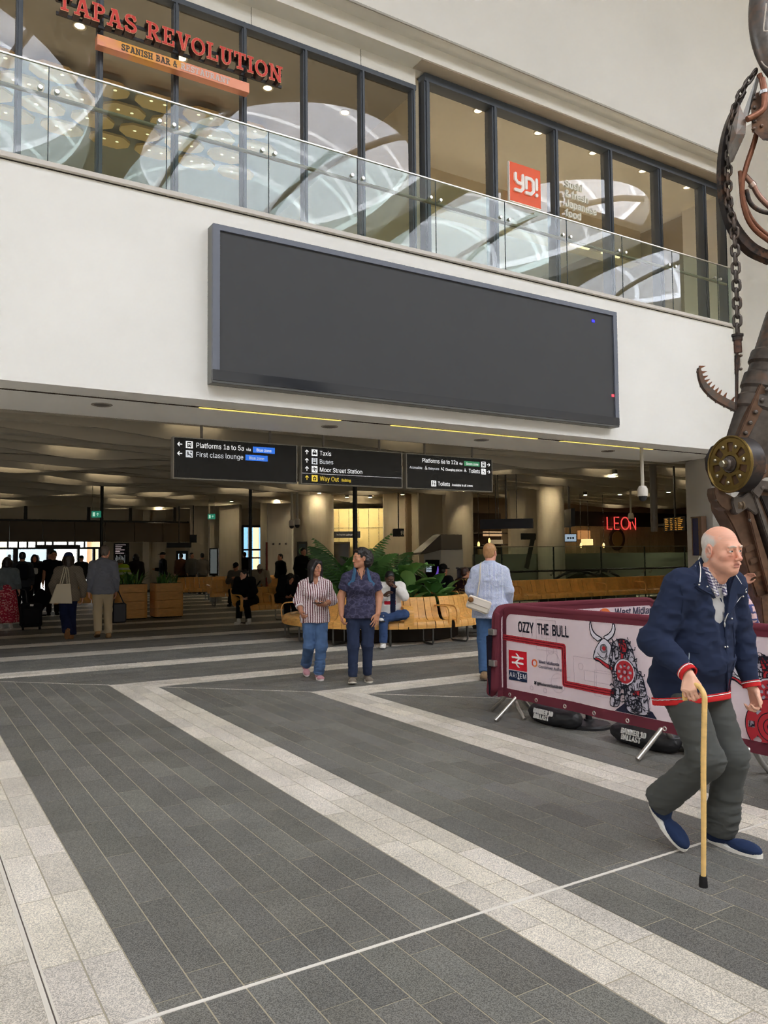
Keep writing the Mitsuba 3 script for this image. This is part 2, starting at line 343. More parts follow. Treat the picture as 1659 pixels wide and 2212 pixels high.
# ---------------------------------------------------------------- slab-serif stencil capitals (1 unit tall)
def _st(x, w=.2, y0=0, y1=1): return sbox(x, y0, x+w, y1)
def _ring(cx, cy, rx, ry, w, wv=None):
    e = aff.scale(Point(0, 0).buffer(1, 32), rx, ry); i = aff.scale(Point(0, 0).buffer(1, 32), rx-w, ry-(wv or w*.8))
    return aff.translate(e.difference(i), cx, cy)
def _ln(*p, w=.2): return LineString(p).buffer(w/2, cap_style=2, join_style=2)
def _sf(x0, x1, top): return sbox(x0, 1-.14 if top else 0, x1, 1 if top else .14)
def glyph(c):
    """(outline, stencil cuts, advance)"""
    if c == 'T': return unary_union([_sf(0, .84, 1), sbox(0, .66, .13, 1), sbox(.71, .66, .84, 1), _st(.32), _sf(.19, .65, 0)]), [sbox(.285, .8, .305, 1.1), sbox(.535, .8, .555, 1.1)], .88
    if c == 'A': return unary_union([_ln((.2, .06), (.44, 1.0), w=.18), _ln((.76, .06), (.5, 1.0), w=.22), sbox(.25, .27, .7, .40), _sf(0, .36, 0), _sf(.56, .98, 0), _sf(.24, .56, 1)]).intersection(sbox(-1, 0, 2, 1)), [], .96
    if c in 'PRB':
        b = [_st(.12), _sf(0, .42, 1), _ring(.4, .72, .36, .28, .19).intersection(sbox(.34, 0, 2, 1)), sbox(.12, .86, .42, 1), sbox(.12, .44, .42, .56)]
        if c == 'P': return unary_union(b+[_sf(0, .44, 0)]), [sbox(.335, .3, .355, 1.1)], .80
        if c == 'R': return unary_union(b+[_sf(0, .40, 0), _ln((.42, .5), (.72, .05), w=.2), _sf(.58, .92, 0)]).intersection(sbox(-1, 0, 2, 1)), [sbox(.335, .5, .355, 1.1)], .92
        return unary_union(b+[_ring(.42, .29, .40, .29, .2).intersection(sbox(.34, 0, 2, 1)), sbox(0, 0, .42, .14)]), [sbox(.335, -.1, .355, 1.1)], .88
    if c == 'S':
        p = [(.66, .72), (.60, .86), (.40, .93), (.20, .87), (.13, .72), (.24, .58), (.42, .51), (.60, .42), (.68, .27), (.58, .12), (.38, .07), (.17, .14), (.10, .3)]
        return unary_union([LineString(smoothpath(p, 6)).buffer(.095, cap_style=2), sbox(.56, .66, .68, .98), sbox(.08, .02, .2, .34)]).intersection(sbox(0, 0, 1, 1)), [sbox(.40, .8, .42, 1.1), sbox(.36, -.1, .38, .2)], .78
    if c == 'E': return unary_union([_st(.12), sbox(0, .86, .76, 1), sbox(0, 0, .78, .14), sbox(.62, .68, .76, 1), sbox(.64, 0, .78, .34), sbox(.3, .44, .54, .57), sbox(.46, .34, .56, .67)]), [sbox(.335, -.1, .355, 1.1)], .84
    if c == 'V': return unary_union([_ln((.18, 1), (.46, 0), w=.22), _ln((.74, 1), (.48, 0), w=.18), _sf(0, .38, 1), _sf(.56, .92, 1)]).intersection(sbox(-1, 0, 2, 1)), [_ln((.60, .55), (.46, .02), w=.022)], .90
    if c == 'O': return _ring(.46, .5, .46, .5, .2), [sbox(.45, -.1, .47, 1.1)], .96
    if c == 'L': return unary_union([_st(.12), _sf(0, .44, 1), sbox(0, 0, .78, .14), sbox(.64, 0, .78, .38)]), [sbox(.335, -.1, .355, .3)], .82
    if c == 'U': return unary_union([_st(.12, .2, .32, 1), _st(.62, .16, .32, 1), _sf(0, .44, 1), _sf(.50, .90, 1), _ring(.45, .34, .33, .34, .18).intersection(sbox(0, 0, 1, .345))]), [sbox(.44, -.1, .46, .3)], .92
    if c == 'I': return unary_union([_st(.12), _sf(0, .44, 1), _sf(0, .44, 0)]), [], .48
    if c == 'N': return unary_union([_st(.12, .15), _st(.68, .17), _ln((.14, 1), (.80, 0), w=.2), _sf(0, .30, 1), _sf(.54, .98, 1), _sf(0, .42, 0)]).intersection(sbox(-1, 0, 2, 1)), [_ln((.28, .95), (.28, .3), w=.02)], 1.0
    if c == 'H': return unary_union([_st(.12), _st(.62), _sf(0, .42, 1), _sf(0, .42, 0), _sf(.5, .94, 1), _sf(.5, .94, 0), sbox(.3, .44, .64, .56)]), [], .98
    if c == '&': return unary_union([_ring(.36, .76, .22, .24, .13), _ring(.34, .27, .32, .27, .16), _ln((.26, .72), (.78, .02), w=.16), _ln((.52, .26), (.74, .52), w=.12)]), [], .9
    return Polygon(), [], .45
def slab_text(s, h, w=None):
    """[(outline, face)] of each letter along x, scaled to total width w"""
    x, out = 0, []
    for c in s:
        g, cuts, adv = glyph(c); cut = unary_union(cuts) if cuts else Polygon()
        if not g.is_empty: out.append((aff.translate(g, x, 0), aff.translate(g.buffer(-.028).difference(cut.buffer(.012)), x, 0)))
        x += adv+.05
    x -= .05; sx = (w/x) if w else h
    return [tuple(aff.scale(p, sx, h, origin=(0, 0)) for p in q) for q in out]

# ---------------------------------------------------------------- first-floor shop fronts
FRAME = S(70, 76, 84); FY = 12.08
def shopfront(nm, xs, z1, depth, label, head=.09, mw=.085):
    k = thing(nm, label, 'shop front')
    part(k, 'head', bx(xs[0]-mw/2, xs[-1]+mw/2, FY-.05, FY+depth, z1-head, z1), 'satin', FRAME)
    for x in xs:
        m = part(k, 'mullion', cat([bx(x-mw/2, x+mw/2, FY-.02, FY+depth, 6.34, z1-head), bx(x-mw*.2, x+mw*.2, FY-.05, FY-.02, 6.34, z1-head)]), 'satin', FRAME)
    for a, b in zip(xs[:-1], xs[1:]):
        part(k, 'pane', tm([[a+mw/2, FY+.05, 6.34], [b-mw/2, FY+.05, 6.34], [b-mw/2, FY+.05, z1-head], [a+mw/2, FY+.05, z1-head]], [[0, 1, 2], [0, 2, 3]]), 'shop_pane')
    part(k, 'bottom_rail', bx(xs[0], xs[-1], FY-.02, FY+depth, 6.34, 6.46), 'satin', FRAME)
    return k
shopfront('restaurant_front', [-4.4, -3.25, -2.1, -.95, .19, 1.328, 2.452, 3.617, 4.774, 5.913, 7.08, 8.207], 10.56, .12, 'dark framed glass restaurant front behind the red slab letters')
shopfront('sushi_shop_front', [8.52, 10.21, 11.92, 13.61, 15.30, 16.98, 17.84], 10.89, .22, 'dark framed glass shop front with a red square sign in it', .16, .13)
# rooms behind the glass
struct('ceiling_restaurant', bx(-6, 8.35, 12.3, 21, 10.52, 10.7), 'plaster', S(150, 142, 128), label='grey brown restaurant ceiling', cat='ceiling')
struct('ceiling_shop', bx(8.4, 18.3, 12.3, 21, 10.86, 10.95), 'plaster', S(200, 192, 176), label='cream shop ceiling', cat='ceiling')
struct('wall_shops', cat([bx(-6, 18.3, 21, 21.2, 6.3, 10.8), bx(-6.2, -6, 12.1, 21, 6.3, 10.8), bx(18.1, 18.3, 12.1, 21, 6.3, 10.8)]), 'plaster', S(150, 138, 120), label='back wall of the shops', cat='wall')
part('wall_shops', 'party_wall', bx(8.3, 8.42, 12.2, 21, 6.3, 10.8), 'plaster', S(190, 176, 150))
part('ceiling_shop', 'drop_beam', bx(8.42, 18.1, 15.0, 15.4, 9.9, 10.86), 'plaster', S(196, 180, 150))
part('ceiling_shop', 'light_trough', cat([bx(15.2, 15.9, 14.9, 14.96, 9.86, 9.9), bx(16.4, 17.1, 14.9, 14.96, 9.86, 9.9)]), 'lamp_face', extra=glow((1, .78, .45), 2.5), label='warm strip lamps on the beam')
for i, (px, py) in enumerate(((172, 56), (392, 126), (578, 190), (745, 243), (1037, 236), (1166, 285), (1285, 328), (1391, 368), (1488, 403))):
    zc = 10.515 if i < 4 else 10.855; x, y, _ = pl(px, py, 2, zc); y = max(y, 12.5)
    k = thing('ceiling_spot', 'round warm ceiling spot in the '+('restaurant, ' if i < 4 else 'sushi shop, ')+['leftmost, under the first letters', 'behind the ampersand panel', 'under the last letter', 'right of the letters',
        'left of the red square sign', 'above the red square sign', 'above the white sushi lettering', 'right of the sushi lettering', 'furthest right'][i], 'spotlight', 'shop ceiling spots')
    part(k, 'rim', mv(lathe([(.085, 0), (.11, -.015), (.115, 0)], 20), (x, y, zc)), 'satin', S(190, 180, 160))
    part(k, 'lamp', mv(lathe([(.001, -.006), (.085, -.004)], 20), (x, y, zc)), 'lamp_face', extra=glow((1, .86, .55), 3.0))
for x0, x1, y0, y1, nm, pw in ((-5, 8.1, 13.2, 13.5, 'behind the restaurant front', 16), (8.7, 17.7, 13.2, 13.5, 'behind the sushi shop front', 30), (-5, 17.7, 17.2, 17.5, 'deep inside the shops', 22)):
    solo('floor_uplight', bx(x0, x1, y0, y1, 6.34, 6.40), 'lamp_face', label='low warm linear floor uplight '+nm, cat='light', extra=glow((1, .86, .64), pw*.5))
ORD = ['first', 'second', 'third', 'fourth', 'fifth', 'sixth', 'seventh', 'eighth']
def pad(w, d):
    p = Polygon([(-w, -d*.35), (-w*.55, -d), (w*.55, -d), (w, -d*.35), (w, d*.35), (w*.55, d), (-w*.55, d), (-w, d*.35)]).buffer(.06).buffer(-.02)
    return ext(p, .05)
i = 0
for r in range(4):
    for c in range(8):
        x, y = -.6+c*.93+(r % 2)*.46, 14.75+r*.62
        k = thing('ceiling_pad', f'copper ceiling pad, {ORD[c]} from the left, {ORD[r]} row from the restaurant window', 'ceiling pad', 'copper ceiling pads of the restaurant')
        part(k, 'body', mv(pad(.36, .22), (x, y, 10.3)), 'satin', S(214, 178, 120), smooth=25)
        part(k, 'lamp', cat([mv(lathe([(.001, -.004), (.035, 0)], 10), (x+q, y-.05, 10.297)) for q in (-.12, .14)]), 'lamp_face', extra=glow((1, .80, .45), 2.2))
for r in range(3):
    for c in range(3):
        for x0 in (12.6, 14.5):
            k = solo('wall_pad', cbx(x0+c*.5, x0+c*.5+.42, 20.7, 20.9, 8.1+r*.42, 8.1+r*.42+.34, .06), 'satin', S(208, 170, 116), label=f'warm wall pad in the sushi shop, {"left" if x0 < 14 else "right"} group, {ORD[r]} row up, {ORD[c]} column', cat='wall panel', group='wall pads of the sushi shop')
# red slab letters
k = thing('shop_sign', 'long red slab serif sign letters reading a restaurant name', 'sign')
for outl, face in slab_text('TAPAS REVOLUTION', .285, 3.57):
    l = part(k, 'letter', frame(ext(outl, .13), (1.785, 11.93, 9.55), (1, 0, 0), (0, 0, 1)), 'satin', S(60, 34, 30))
    part(l, 'outline', frame(ext(outl, .012), (1.785, 11.80, 9.55), (1, 0, 0), (0, 0, 1)), 'satin', S(236, 160, 130))
    part(l, 'face', frame(ext(face, .010), (1.785, 11.79, 9.55), (1, 0, 0), (0, 0, 1)), 'satin', S(214, 58, 48))
part(k, 'rail', cat([bx(1.8, 5.4, 11.93, 11.97, 9.56, 9.60), bx(1.8, 5.4, 11.93, 11.97, 9.76, 9.80)]), 'satin', S(40, 40, 44))
part(k, 'bracket', cat([bx(x, x+.04, 11.93, 12.08, 9.57, 9.6) for x in (2.4, 3.6, 4.75)]), 'satin', S(40, 40, 44))
k = thing('copper_sign_panel', 'copper coloured sign panel below the red letters', 'sign')
part(k, 'panel', cbx(2.35, 4.76, 11.80, 11.95, 9.205, 9.375, .006), 'copper')
scene['copper'] = P_(proc(lambda p, n, uv: mix(S(226, 150, 120).tolist(), S(226, 160, 70).tolist(), smoothstep(.52, .72, fbm(p.x*2.1+1.7, p.z*3, 2.0, 3)))), .35, metallic=.35)
for s_, x0, w_, col in (('SPANISH BAR &', 2.70, .86, S(62, 44, 40)), ('RESTAURANT', 3.61, .81, S(214, 196, 190))):
    part(k, 'lettering', frame(ext(unary_union([o for o, _ in slab_text(s_, .10, w_)]), .004), (x0, 11.799, 9.24), (1, 0, 0), (0, 0, 1)), 'satin', col)
# square sign and white lettering on the second shop
k = thing('square_shop_sign', 'orange red square shop sign with white rounded lettering in the window', 'sign')
part(k, 'board', bx(10.53, 11.385, 12.0, 12.05, 8.835, 9.66), 'satin', S(244, 96, 48))
part(k, 'edge', cat([bx(10.515, 10.53, 11.995, 12.05, 8.82, 9.66), bx(10.515, 11.385, 11.995, 12.05, 8.82, 8.835)]), 'satin', S(250, 244, 236))
def yl(*p): return LineString(p).buffer(.034, quad_segs=6)
yo = [yl((.14, .62), (.14, .5), (.20, .44), (.32, .44)), yl((.34, .62), (.34, .34), (.28, .28), (.13, .28)), yl((.43, .28), (.56, .28), (.63, .35), (.63, .55), (.57, .60), (.43, .60), (.43, .38)),
      yl((.72, .62), (.72, .42)), Point(.72, .29).buffer(.04)]
part(k, 'lettering', frame(ext(unary_union(yo), .035), (10.53, 12.0, 8.80), (1, 0, 0), (0, 0, 1)), 'satin', S(252, 248, 242), smooth=30)
k = thing('window_lettering', 'white raised lettering about sushi and fresh food on the window', 'sign')
for j, (s_, w_) in enumerate((('Sushi', .55), ('& fresh', .73), ('Japanese', 1.0), ('food', .50))):
    t = txt(s_, .155, .04, True); q = (w_*.95)/width(t); v = np.asarray(t.vertices).copy(); v[:, 0] *= q
    part(k, 'word', frame(tm(v, t.faces), (12.12, 12.06, 9.52-j*.215), (1, 0, 0), (0, 0, 1)), 'satin', S(226, 226, 216))
# ---------------------------------------------------------------- glass balustrade along the walkway
k = thing('glass_balustrade', 'frameless glass balustrade along the first floor walkway', 'balustrade')
J0, DJ = 1.437, 1.4465
js = [J0+DJ*i for i in range(-6, 10)]+[14.95]
for a, b in zip(js[:-1], js[1:]):
    part(k, 'glass_panel', tm([[a+.006, 10.02, 6.365], [b-.006, 10.02, 6.365], [b-.006, 10.02, 7.585], [a+.006, 10.02, 7.585]], [[0, 1, 2], [0, 2, 3]]), 'green_pane')
part(k, 'top_cap', bx(js[0], 14.95, 10.005, 10.035, 7.582, 7.60), 'metal', S(220, 214, 206))
for a in js[1:-1]:
    part(k, 'joint', bx(a-.005, a+.005, 10.014, 10.026, 6.365, 7.585), 'satin', S(40, 48, 48))
    for q in (-.095, .095):
        part(k, 'fixing', frame(mv(lathe([(.001, .012), (.026, .012), (.03, .004), (.03, -.05), (.014, -.05), (.014, -.09)], 14), (0, 0, 0)), (a+q, 10.008, 7.29), (1, 0, 0), (0, 0, 1)), 'metal', S(225, 222, 214), smooth=40)
part(k, 'handrail', tube([(js[0], 10.13, 7.27), (14.9, 10.13, 7.27)], .027, 12), 'satin', S(150, 128, 100), smooth=40)
# ---------------------------------------------------------------- big switched-off screen
k = thing('display_screen', 'huge switched off black display screen on the white wall', 'screen')
SX0, SX1, SZ0, SZ1, SY = 3.44, 11.115, 3.862, 5.985, 9.79
BZ = S(104, 108, 120)
part(k, 'case', bx(SX0, SX1, SY+.05, 9.999, SZ0, SZ1), 'satin', S(112, 112, 108))
part(k, 'bezel', bx(SX0, SX1, SY, SY+.06, SZ1-.075, SZ1), 'satin', BZ)
for a, b in ((SX0, SX0+.095), (SX1-.095, SX1)): part(k, 'bezel', bx(a, b, SY, SY+.06, SZ0+.17, SZ1-.0755), 'satin', BZ)
part(k, 'lower_strip', bx(SX0, SX1, SY-.004, SY+.06, SZ0+.03, SZ0+.17), 'gloss', S(52, 54, 58))
part(k, 'lower_lip', bx(SX0, SX1, SY+.004, SY+.06, SZ0, SZ0+.0295), 'satin', S(84, 84, 82))
part(k, 'panel', bx(SX0+.09, SX1-.09, SY+.03, SY+.055, SZ0+.16, SZ1-.07), 'screen_face')
scene['screen_face'] = P_({'type': 'rgb', 'value': S(66, 67, 69).tolist()}, .55, specular=.3)
part(k, 'lit_pixels', bx(10.49, 10.56, SY+.022, SY+.031, 5.72, 5.765), 'lamp_face', extra=glow((0, 0, 1), 2.2), label='small blue lit block')
part(k, 'lit_pixels', bx(10.955, 11.018, SY+.022, SY+.031, 4.41, 4.46), 'lamp_face', extra=glow((1, .05, .09), 1.2), label='small red lit block')
# ---------------------------------------------------------------- hanging direction signs
def arrow(d, s=.075):
    a = unary_union([LineString([(0, -.45), (0, .5)]).buffer(.085, cap_style=2), LineString([(-.42, .1), (0, .5), (.42, .1)]).buffer(.085, cap_style=2, join_style=2)])
    return aff.scale(aff.rotate(a, {'u': 0, 'l': 90, 'r': -90}[d], origin=(0, 0)), s, s, origin=(0, 0))
def icon(kind):
    """dark pictogram on a unit square"""
    B = sbox(.12, .12, .88, .88)
    C = lambda x, y, r: Point(x, y).buffer(r, 8)
    if kind == 'train': return unary_union([sbox(.26, .25, .74, .82).buffer(.06).difference(unary_union([sbox(.3, .52, .47, .74), sbox(.53, .52, .7, .74), C(.36, .36, .05), C(.64, .36, .05)])), LineString([(.34, .18), (.26, .08)]).buffer(.04), LineString([(.66, .18), (.74, .08)]).buffer(.04)])
    if kind == 'seat': return unary_union([C(.3, .72, .09), LineString([(.32, .6), (.42, .38), (.68, .36), (.8, .16)]).buffer(.07), sbox(.66, .62, .86, .84), LineString([(.2, .55), (.3, .28)]).buffer(.04)])
    if kind == 'taxi': return unary_union([sbox(.2, .3, .8, .5).buffer(.05), Polygon([(.28, .5), (.36, .76), (.64, .76), (.72, .5)]).buffer(.04).difference(Polygon([(.36, .54), (.41, .7), (.59, .7), (.64, .54)])), sbox(.22, .16, .34, .3), sbox(.66, .16, .78, .3), sbox(.4, .8, .6, .9)])
    if kind == 'bus': return unary_union([sbox(.22, .2, .78, .88).difference(unary_union([sbox(.29, .62, .71, .8), sbox(.29, .4, .71, .56)])), sbox(.26, .1, .38, .2), sbox(.62, .1, .74, .2)])
    if kind == 'rail': return unary_union([LineString([(.12, .6), (.88, .6)]).buffer(.05, cap_style=2), LineString([(.12, .4), (.88, .4)]).buffer(.05, cap_style=2), LineString([(.35, .85), (.62, .6), (.38, .4), (.65, .15)]).buffer(.05)])
    if kind == 'exit': return unary_union([Polygon([(.15, .5), (.5, .85), (.85, .5)]), sbox(.24, .18, .76, .52)]).difference(unary_union([aff.translate(arrow('u', .36), .5, .38)]))
    if kind == 'chair': return unary_union([C(.45, .82, .08), LineString([(.45, .7), (.47, .45), (.66, .45), (.76, .2)]).buffer(.05), _ring(.45, .33, .24, .24, .07)])
    if kind == 'wc': return unary_union([C(.3, .78, .09), sbox(.2, .4, .4, .66), sbox(.24, .12, .36, .4), C(.7, .78, .09), Polygon([(.7, .68), (.54, .36), (.86, .36)]), sbox(.64, .12, .76, .4), sbox(.485, .1, .515, .9)])
    return B
WH, GY_, YE = (.92, .92, .9), (.62, .64, .66), (.85, .60, .05)
def sign(x0, x1, label, items):
    """items: ('t', u, v, height, width, text, tone) | ('a', u, v, dir, tone) | ('i', u, v, kind, tone, mark) | ('b', u0, u1, v0, v1, rgb) | ('l', v)"""
    k = thing('direction_sign', label, 'sign', 'hanging direction signs')
    Y, Z0, Z1 = 12.0, 2.805, 3.44
    part(k, 'housing', bx(x0, x1, Y, Y+.09, Z0, Z1), 'satin', S(22, 22, 24))
    part(k, 'frame', cat([bx(x0-.012, x1+.012, Y-.01, Y+.1, Z1-.006, Z1+.008), bx(x0-.012, x1+.012, Y-.01, Y+.1, Z0-.012, Z0+.006), bx(x0-.014, x0+.006, Y-.01, Y+.1, Z0, Z1), bx(x1-.006, x1+.014, Y-.01, Y+.1, Z0, Z1)]), 'satin', S(150, 146, 138))
    for q in (.22, .78):
        part(k, 'hanger', cyl((x0+(x1-x0)*q, Y+.05, Z1), (x0+(x1-x0)*q, Y+.05, 4.0), .022, 10), 'satin', S(120, 112, 104))
    lit = {}
    def add(tone, m, lift=.004): lit.setdefault(tone, []).append(frame(m, (x0, Y-lift, Z1), (1, 0, 0), (0, 0, 1)))
    for it in items:
        if it[0] == 't':
            m = txt(it[5], it[3], .003, False); w_ = width(m); v = np.asarray(m.vertices).copy()
            if it[4]: v[:, 0] = (v[:, 0]-v[:, 0].min())*it[4]/w_
            v += [it[1], -it[2]-it[3]/2, 0]; add(it[6], tm(v, m.faces), .008)
        elif it[0] == 'a': add(it[4], mv(ext(arrow(it[3]), .003), (it[1], -it[2], 0)))
        elif it[0] == 'i':
            sq = sbox(0, 0, 1, 1).difference(icon(it[3])) if not it[5] else icon(it[3]); s_ = it[6] if len(it) > 6 else .112
            add(it[4], mv(ext(aff.scale(sq, s_, s_, origin=(0, 0)), .003), (it[1], -it[2]-s_/2, 0)))
        elif it[0] == 'b': add(it[5], mv(ext(sbox(it[1], -it[4], it[2], -it[3]), .003), (0, 0, 0)))
        elif it[0] == 'l': add((.5, .5, .5), mv(ext(sbox(.0, -it[1]-.004, x1-x0, -it[1]+.004), .003), (0, 0, 0)))
    for tone, ms in lit.items():
        part(k, 'lit_lettering' if tone not in ((.01, .16, .75), (.02, .2, .08)) else 'lit_box', cat(ms), 'lamp_face', extra=glow(tone, .95))
    return k
BL, GN, RD = (.01, .16, .75), (.02, .2, .08), (.7, .1, .1)
sign(3.59, 5.685, 'black hanging sign for platforms and lounge, leftmost of the three', [
    ('a', .10, .105, 'l', WH), ('i', .19, .105, 'train', WH, 0), ('t', .36, .105, .078, .79, 'Platforms 1a to 5a', WH), ('t', 1.19, .12, .05, .08, 'via', WH), ('b', 1.31, 1.70, .065, .165, BL), ('t', 1.375, .118, .05, .26, 'Blue zone', WH),
    ('a', .10, .25, 'l', WH), ('i', .19, .25, 'seat', GY_, 0), ('t', .36, .25, .078, .78, 'First class lounge', GY_), ('b', 1.18, 1.57, .205, .30, BL), ('t', 1.245, .255, .05, .26, 'Blue zone', GY_)])
sign(5.78, 7.805, 'black hanging sign for taxis, buses and way out, middle of three', [
    ('a', .10, .10, 'u', WH), ('i', .19, .10, 'taxi', WH, 0), ('t', .345, .10, .075, .22, 'Taxis', WH), ('a', .10, .245, 'u', WH), ('i', .19, .245, 'bus', GY_, 0), ('t', .345, .245, .075, .26, 'Buses', GY_),
    ('a', .10, .385, 'u', WH), ('i', .19, .385, 'rail', WH, 0), ('t', .345, .385, .075, .84, 'Moor Street Station', WH), ('l', .46), ('a', .10, .54, 'u', YE), ('i', .19, .54, 'exit', YE, 0), ('t', .345, .54, .08, .37, 'Way Out', YE), ('t', .77, .55, .05, .18, 'Bullring', YE)])
sign(7.915, 9.93, 'black hanging sign with a green box and toilets, rightmost of three', [
    ('t', .35, .105, .078, .82, 'Platforms 6a to 12a', WH), ('t', 1.21, .12, .05, .075, 'via', WH), ('b', 1.33, 1.71, .065, .16, GN), ('t', 1.375, .115, .05, .30, 'Green zone', WH), ('i', 1.75, .11, 'train', WH, 0), ('a', 1.93, .11, 'r', WH),
    ('t', .065, .25, .045, .28, 'Accessible', GY_), ('i', .39, .245, 'chair', WH, 1, .09), ('t', .49, .25, .045, .24, 'Babycare', GY_), ('i', .77, .245, 'seat', WH, 1, .09), ('t', .88, .25, .045, .40, 'Changing places', WH), ('i', 1.31, .245, 'chair', WH, 1, .09),
    ('t', 1.44, .25, .075, .27, 'Toilets', WH), ('i', 1.75, .25, 'chair', WH, 0), ('a', 1.93, .25, 'r', WH), ('i', .55, .53, 'wc', WH, 0), ('t', .70, .53, .075, .28, 'Toilets', WH), ('t', 1.03, .54, .045, .50, 'Available in all zones', WH)])
# ---------------------------------------------------------------- ticket hall shell
def zp(x, y, d): return C0+ray(x, y)*d
BEIGE = S(196, 184, 164)
struct('ceiling_slab', bx(-30, 60, 12.05, 40, 4.9, 5.2), 'matte', S(60, 54, 48), label='dark slab above the slatted hall ceiling', cat='ceiling')
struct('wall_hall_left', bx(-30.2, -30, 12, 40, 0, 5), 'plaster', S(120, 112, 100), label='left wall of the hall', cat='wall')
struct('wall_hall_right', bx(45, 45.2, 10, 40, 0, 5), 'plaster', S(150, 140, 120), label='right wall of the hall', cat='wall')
struct('wall_front_left', bx(-30, -24, 11.5, 12.1, 0, 5), 'plaster', S(200, 195, 186), label='wall left of the hall entrance', cat='wall')
struct('wall_front_right', bx(17.5, 46, 11.6, 12.1, 0, 5), 'plaster', S(200, 195, 186), label='wall right of the end pier', cat='wall')
_r = random.Random(11)
SL = struct('ceiling_hall', bx(-8, 45, 11.98, 12.04, 3.66, 4.9), 'plaster', S(178, 168, 152), label='wavy slatted ceiling of the ticket hall', cat='ceiling')
Yc, i, NL = 12.06, 0, 0
xsamp = np.arange(-6, 44.01, .5)
while Yc < 36.5:
    w = .78; Lw = _r.uniform(7.5, 9.5); ph = i*2.05+_r.uniform(-.9, .9)
    arg = 2*np.pi*xsamp/Lw+ph+.35*np.sin(xsamp*.21+i)
    pk = (.5+.5*np.sin(arg))**3
    zf = 3.84+.09*np.sin(xsamp*.33+i*.55)+.05*np.sin(xsamp*.12-i*.8)
    zn = zf+.07+.34*pk
    t = .022; n = len(xsamp)
    dp = .045+.16*pk                                     # how far the front face drops below the slat before it
    pr = [(.17, zf+.26), (.17, zf-dp), (.22, zf-dp), (.45, zf-dp*.45), (w, zf)]
    rowsv = [np.c_[xsamp, np.full(n, Yc+d_), z_] for d_, z_ in pr]+[np.c_[xsamp, np.full(n, Yc+d_+.02), z_+t] for d_, z_ in pr[::-1]]
    V = np.vstack(rowsv); F = []
    for a in range(10):
        b = (a+1) % 10
        for q in range(n-1): F += [[a*n+q, a*n+q+1, b*n+q+1], [a*n+q, b*n+q+1, b*n+q]]
    sk = part(SL, 'slat', tm(V, F), 'plaster', S(190, 180, 162), smooth=35)
    xp = [x for x, p0, p1, p2 in zip(xsamp[1:], pk, pk[1:], pk[2:]) if p1 >= p0 and p1 > p2]
    prev_zf = zf
    if i > 0:
        for x in xp:
            if Yc*.02-.5 < x < min(Yc*1.55, 30) and _r.random() < .68:
                zz = float(np.interp(x, xsamp, last_zf))+.035; NL += 1
                part(sk, 'lamp', bx(x-.5, x+.5, Yc+.035, Yc+.075, zz+.03, zz+.042), 'lamp_face', extra=glow((1, .84, .58), 5.2 if Yc < 20 else 7.5))
    last_zf = zf; Yc += w; i += 1
# far end: glazed entrance, dark bulkhead, walls
struct('wall_hall_back', cat([bx(-30, 3.0, 36.2, 36.5, 0, 5), bx(7.65, 13.0, 36.2, 36.5, 0, 5), bx(15.6, 46, 36.2, 36.5, 0, 5), bx(3, 7.65, 36.2, 36.5, 2.9, 5), bx(13, 15.6, 36.2, 36.5, 3.0, 5)]), 'plaster', BEIGE, label='beige back wall of the hall', cat='wall')
k = thing('bulkhead', 'long dark panelled bulkhead hung across the far left of the hall', 'bulkhead')
for j in range(14):
    x0 = -6+j*1.21; part(k, 'panel', cbx(x0+.008, x0+1.20, 34.0, 34.25, 2.2, 3.02, .01), 'satin', S(92, 78, 60))
part(k, 'top_rail', cat([bx(-6, 10.9, 34.02, 34.2, 3.02, 3.1)]+[bx(x, x+.12, 34.05, 34.15, 3.1, 4.2) for x in (4.2, 6.6, 8.3, 10.2)]), 'satin', S(30, 28, 26))
k = struct('window_1', cat([bx(3, 7.65, 36.1, 36.25, 1.92, 2.0), bx(3, 7.65, 36.1, 36.25, 2.84, 2.9)]), 'satin', S(24, 24, 26), label='far glazed street entrance at the left', cat='window')
for x in (3.0, 3.85, 4.25, 4.6, 4.95, 5.3, 5.6, 6.2, 6.5, 6.9, 7.6): part(k, 'transom_bar', bx(x-.03, x+.03, 36.1, 36.25, 2.0, 2.9), 'satin', S(24, 24, 26))
for x, w in ((3.0, .1), (4.15, .09), (5.5, .14), (6.65, .05), (7.3, .05), (7.6, .1)): part(k, 'door_post', bx(x-w, x+w, 36.08, 36.28, 0, 1.92), 'satin', S(20, 20, 22))
part(k, 'door_header', bx(4.9, 6.7, 36.0, 36.2, 1.98, 2.1), 'satin', S(16, 16, 18))
part(k, 'pane', tm([[3, 36.2, 0], [7.65, 36.2, 0], [7.65, 36.2, 2.9], [3, 36.2, 2.9]], [[0, 1, 2], [0, 2, 3]]), 'pane')
k = struct('window_2', cat([bx(13, 15.6, 36.1, 36.25, 2.95, 3.05)]), 'satin', S(24, 24, 26), label='tall glazed door to the street between the beige columns', cat='window')
for x, w in ((13.05, .06), (14.1, .16), (14.6, .05), (15.5, .06)): part(k, 'post', bx(x-w, x+w, 36.08, 36.28, 0, 3.0), 'satin', S(20, 20, 22))
for z in (1.45, 1.85, .8): part(k, 'transom_bar', bx(13, 15.6, 36.1, 36.25, z-.035, z+.035), 'satin', S(20, 20, 22))
part(k, 'pane', tm([[13, 36.2, 0], [15.6, 36.2, 0], [15.6, 36.2, 3], [13, 36.2, 3]], [[0, 1, 2], [0, 2, 3]]), 'pane')
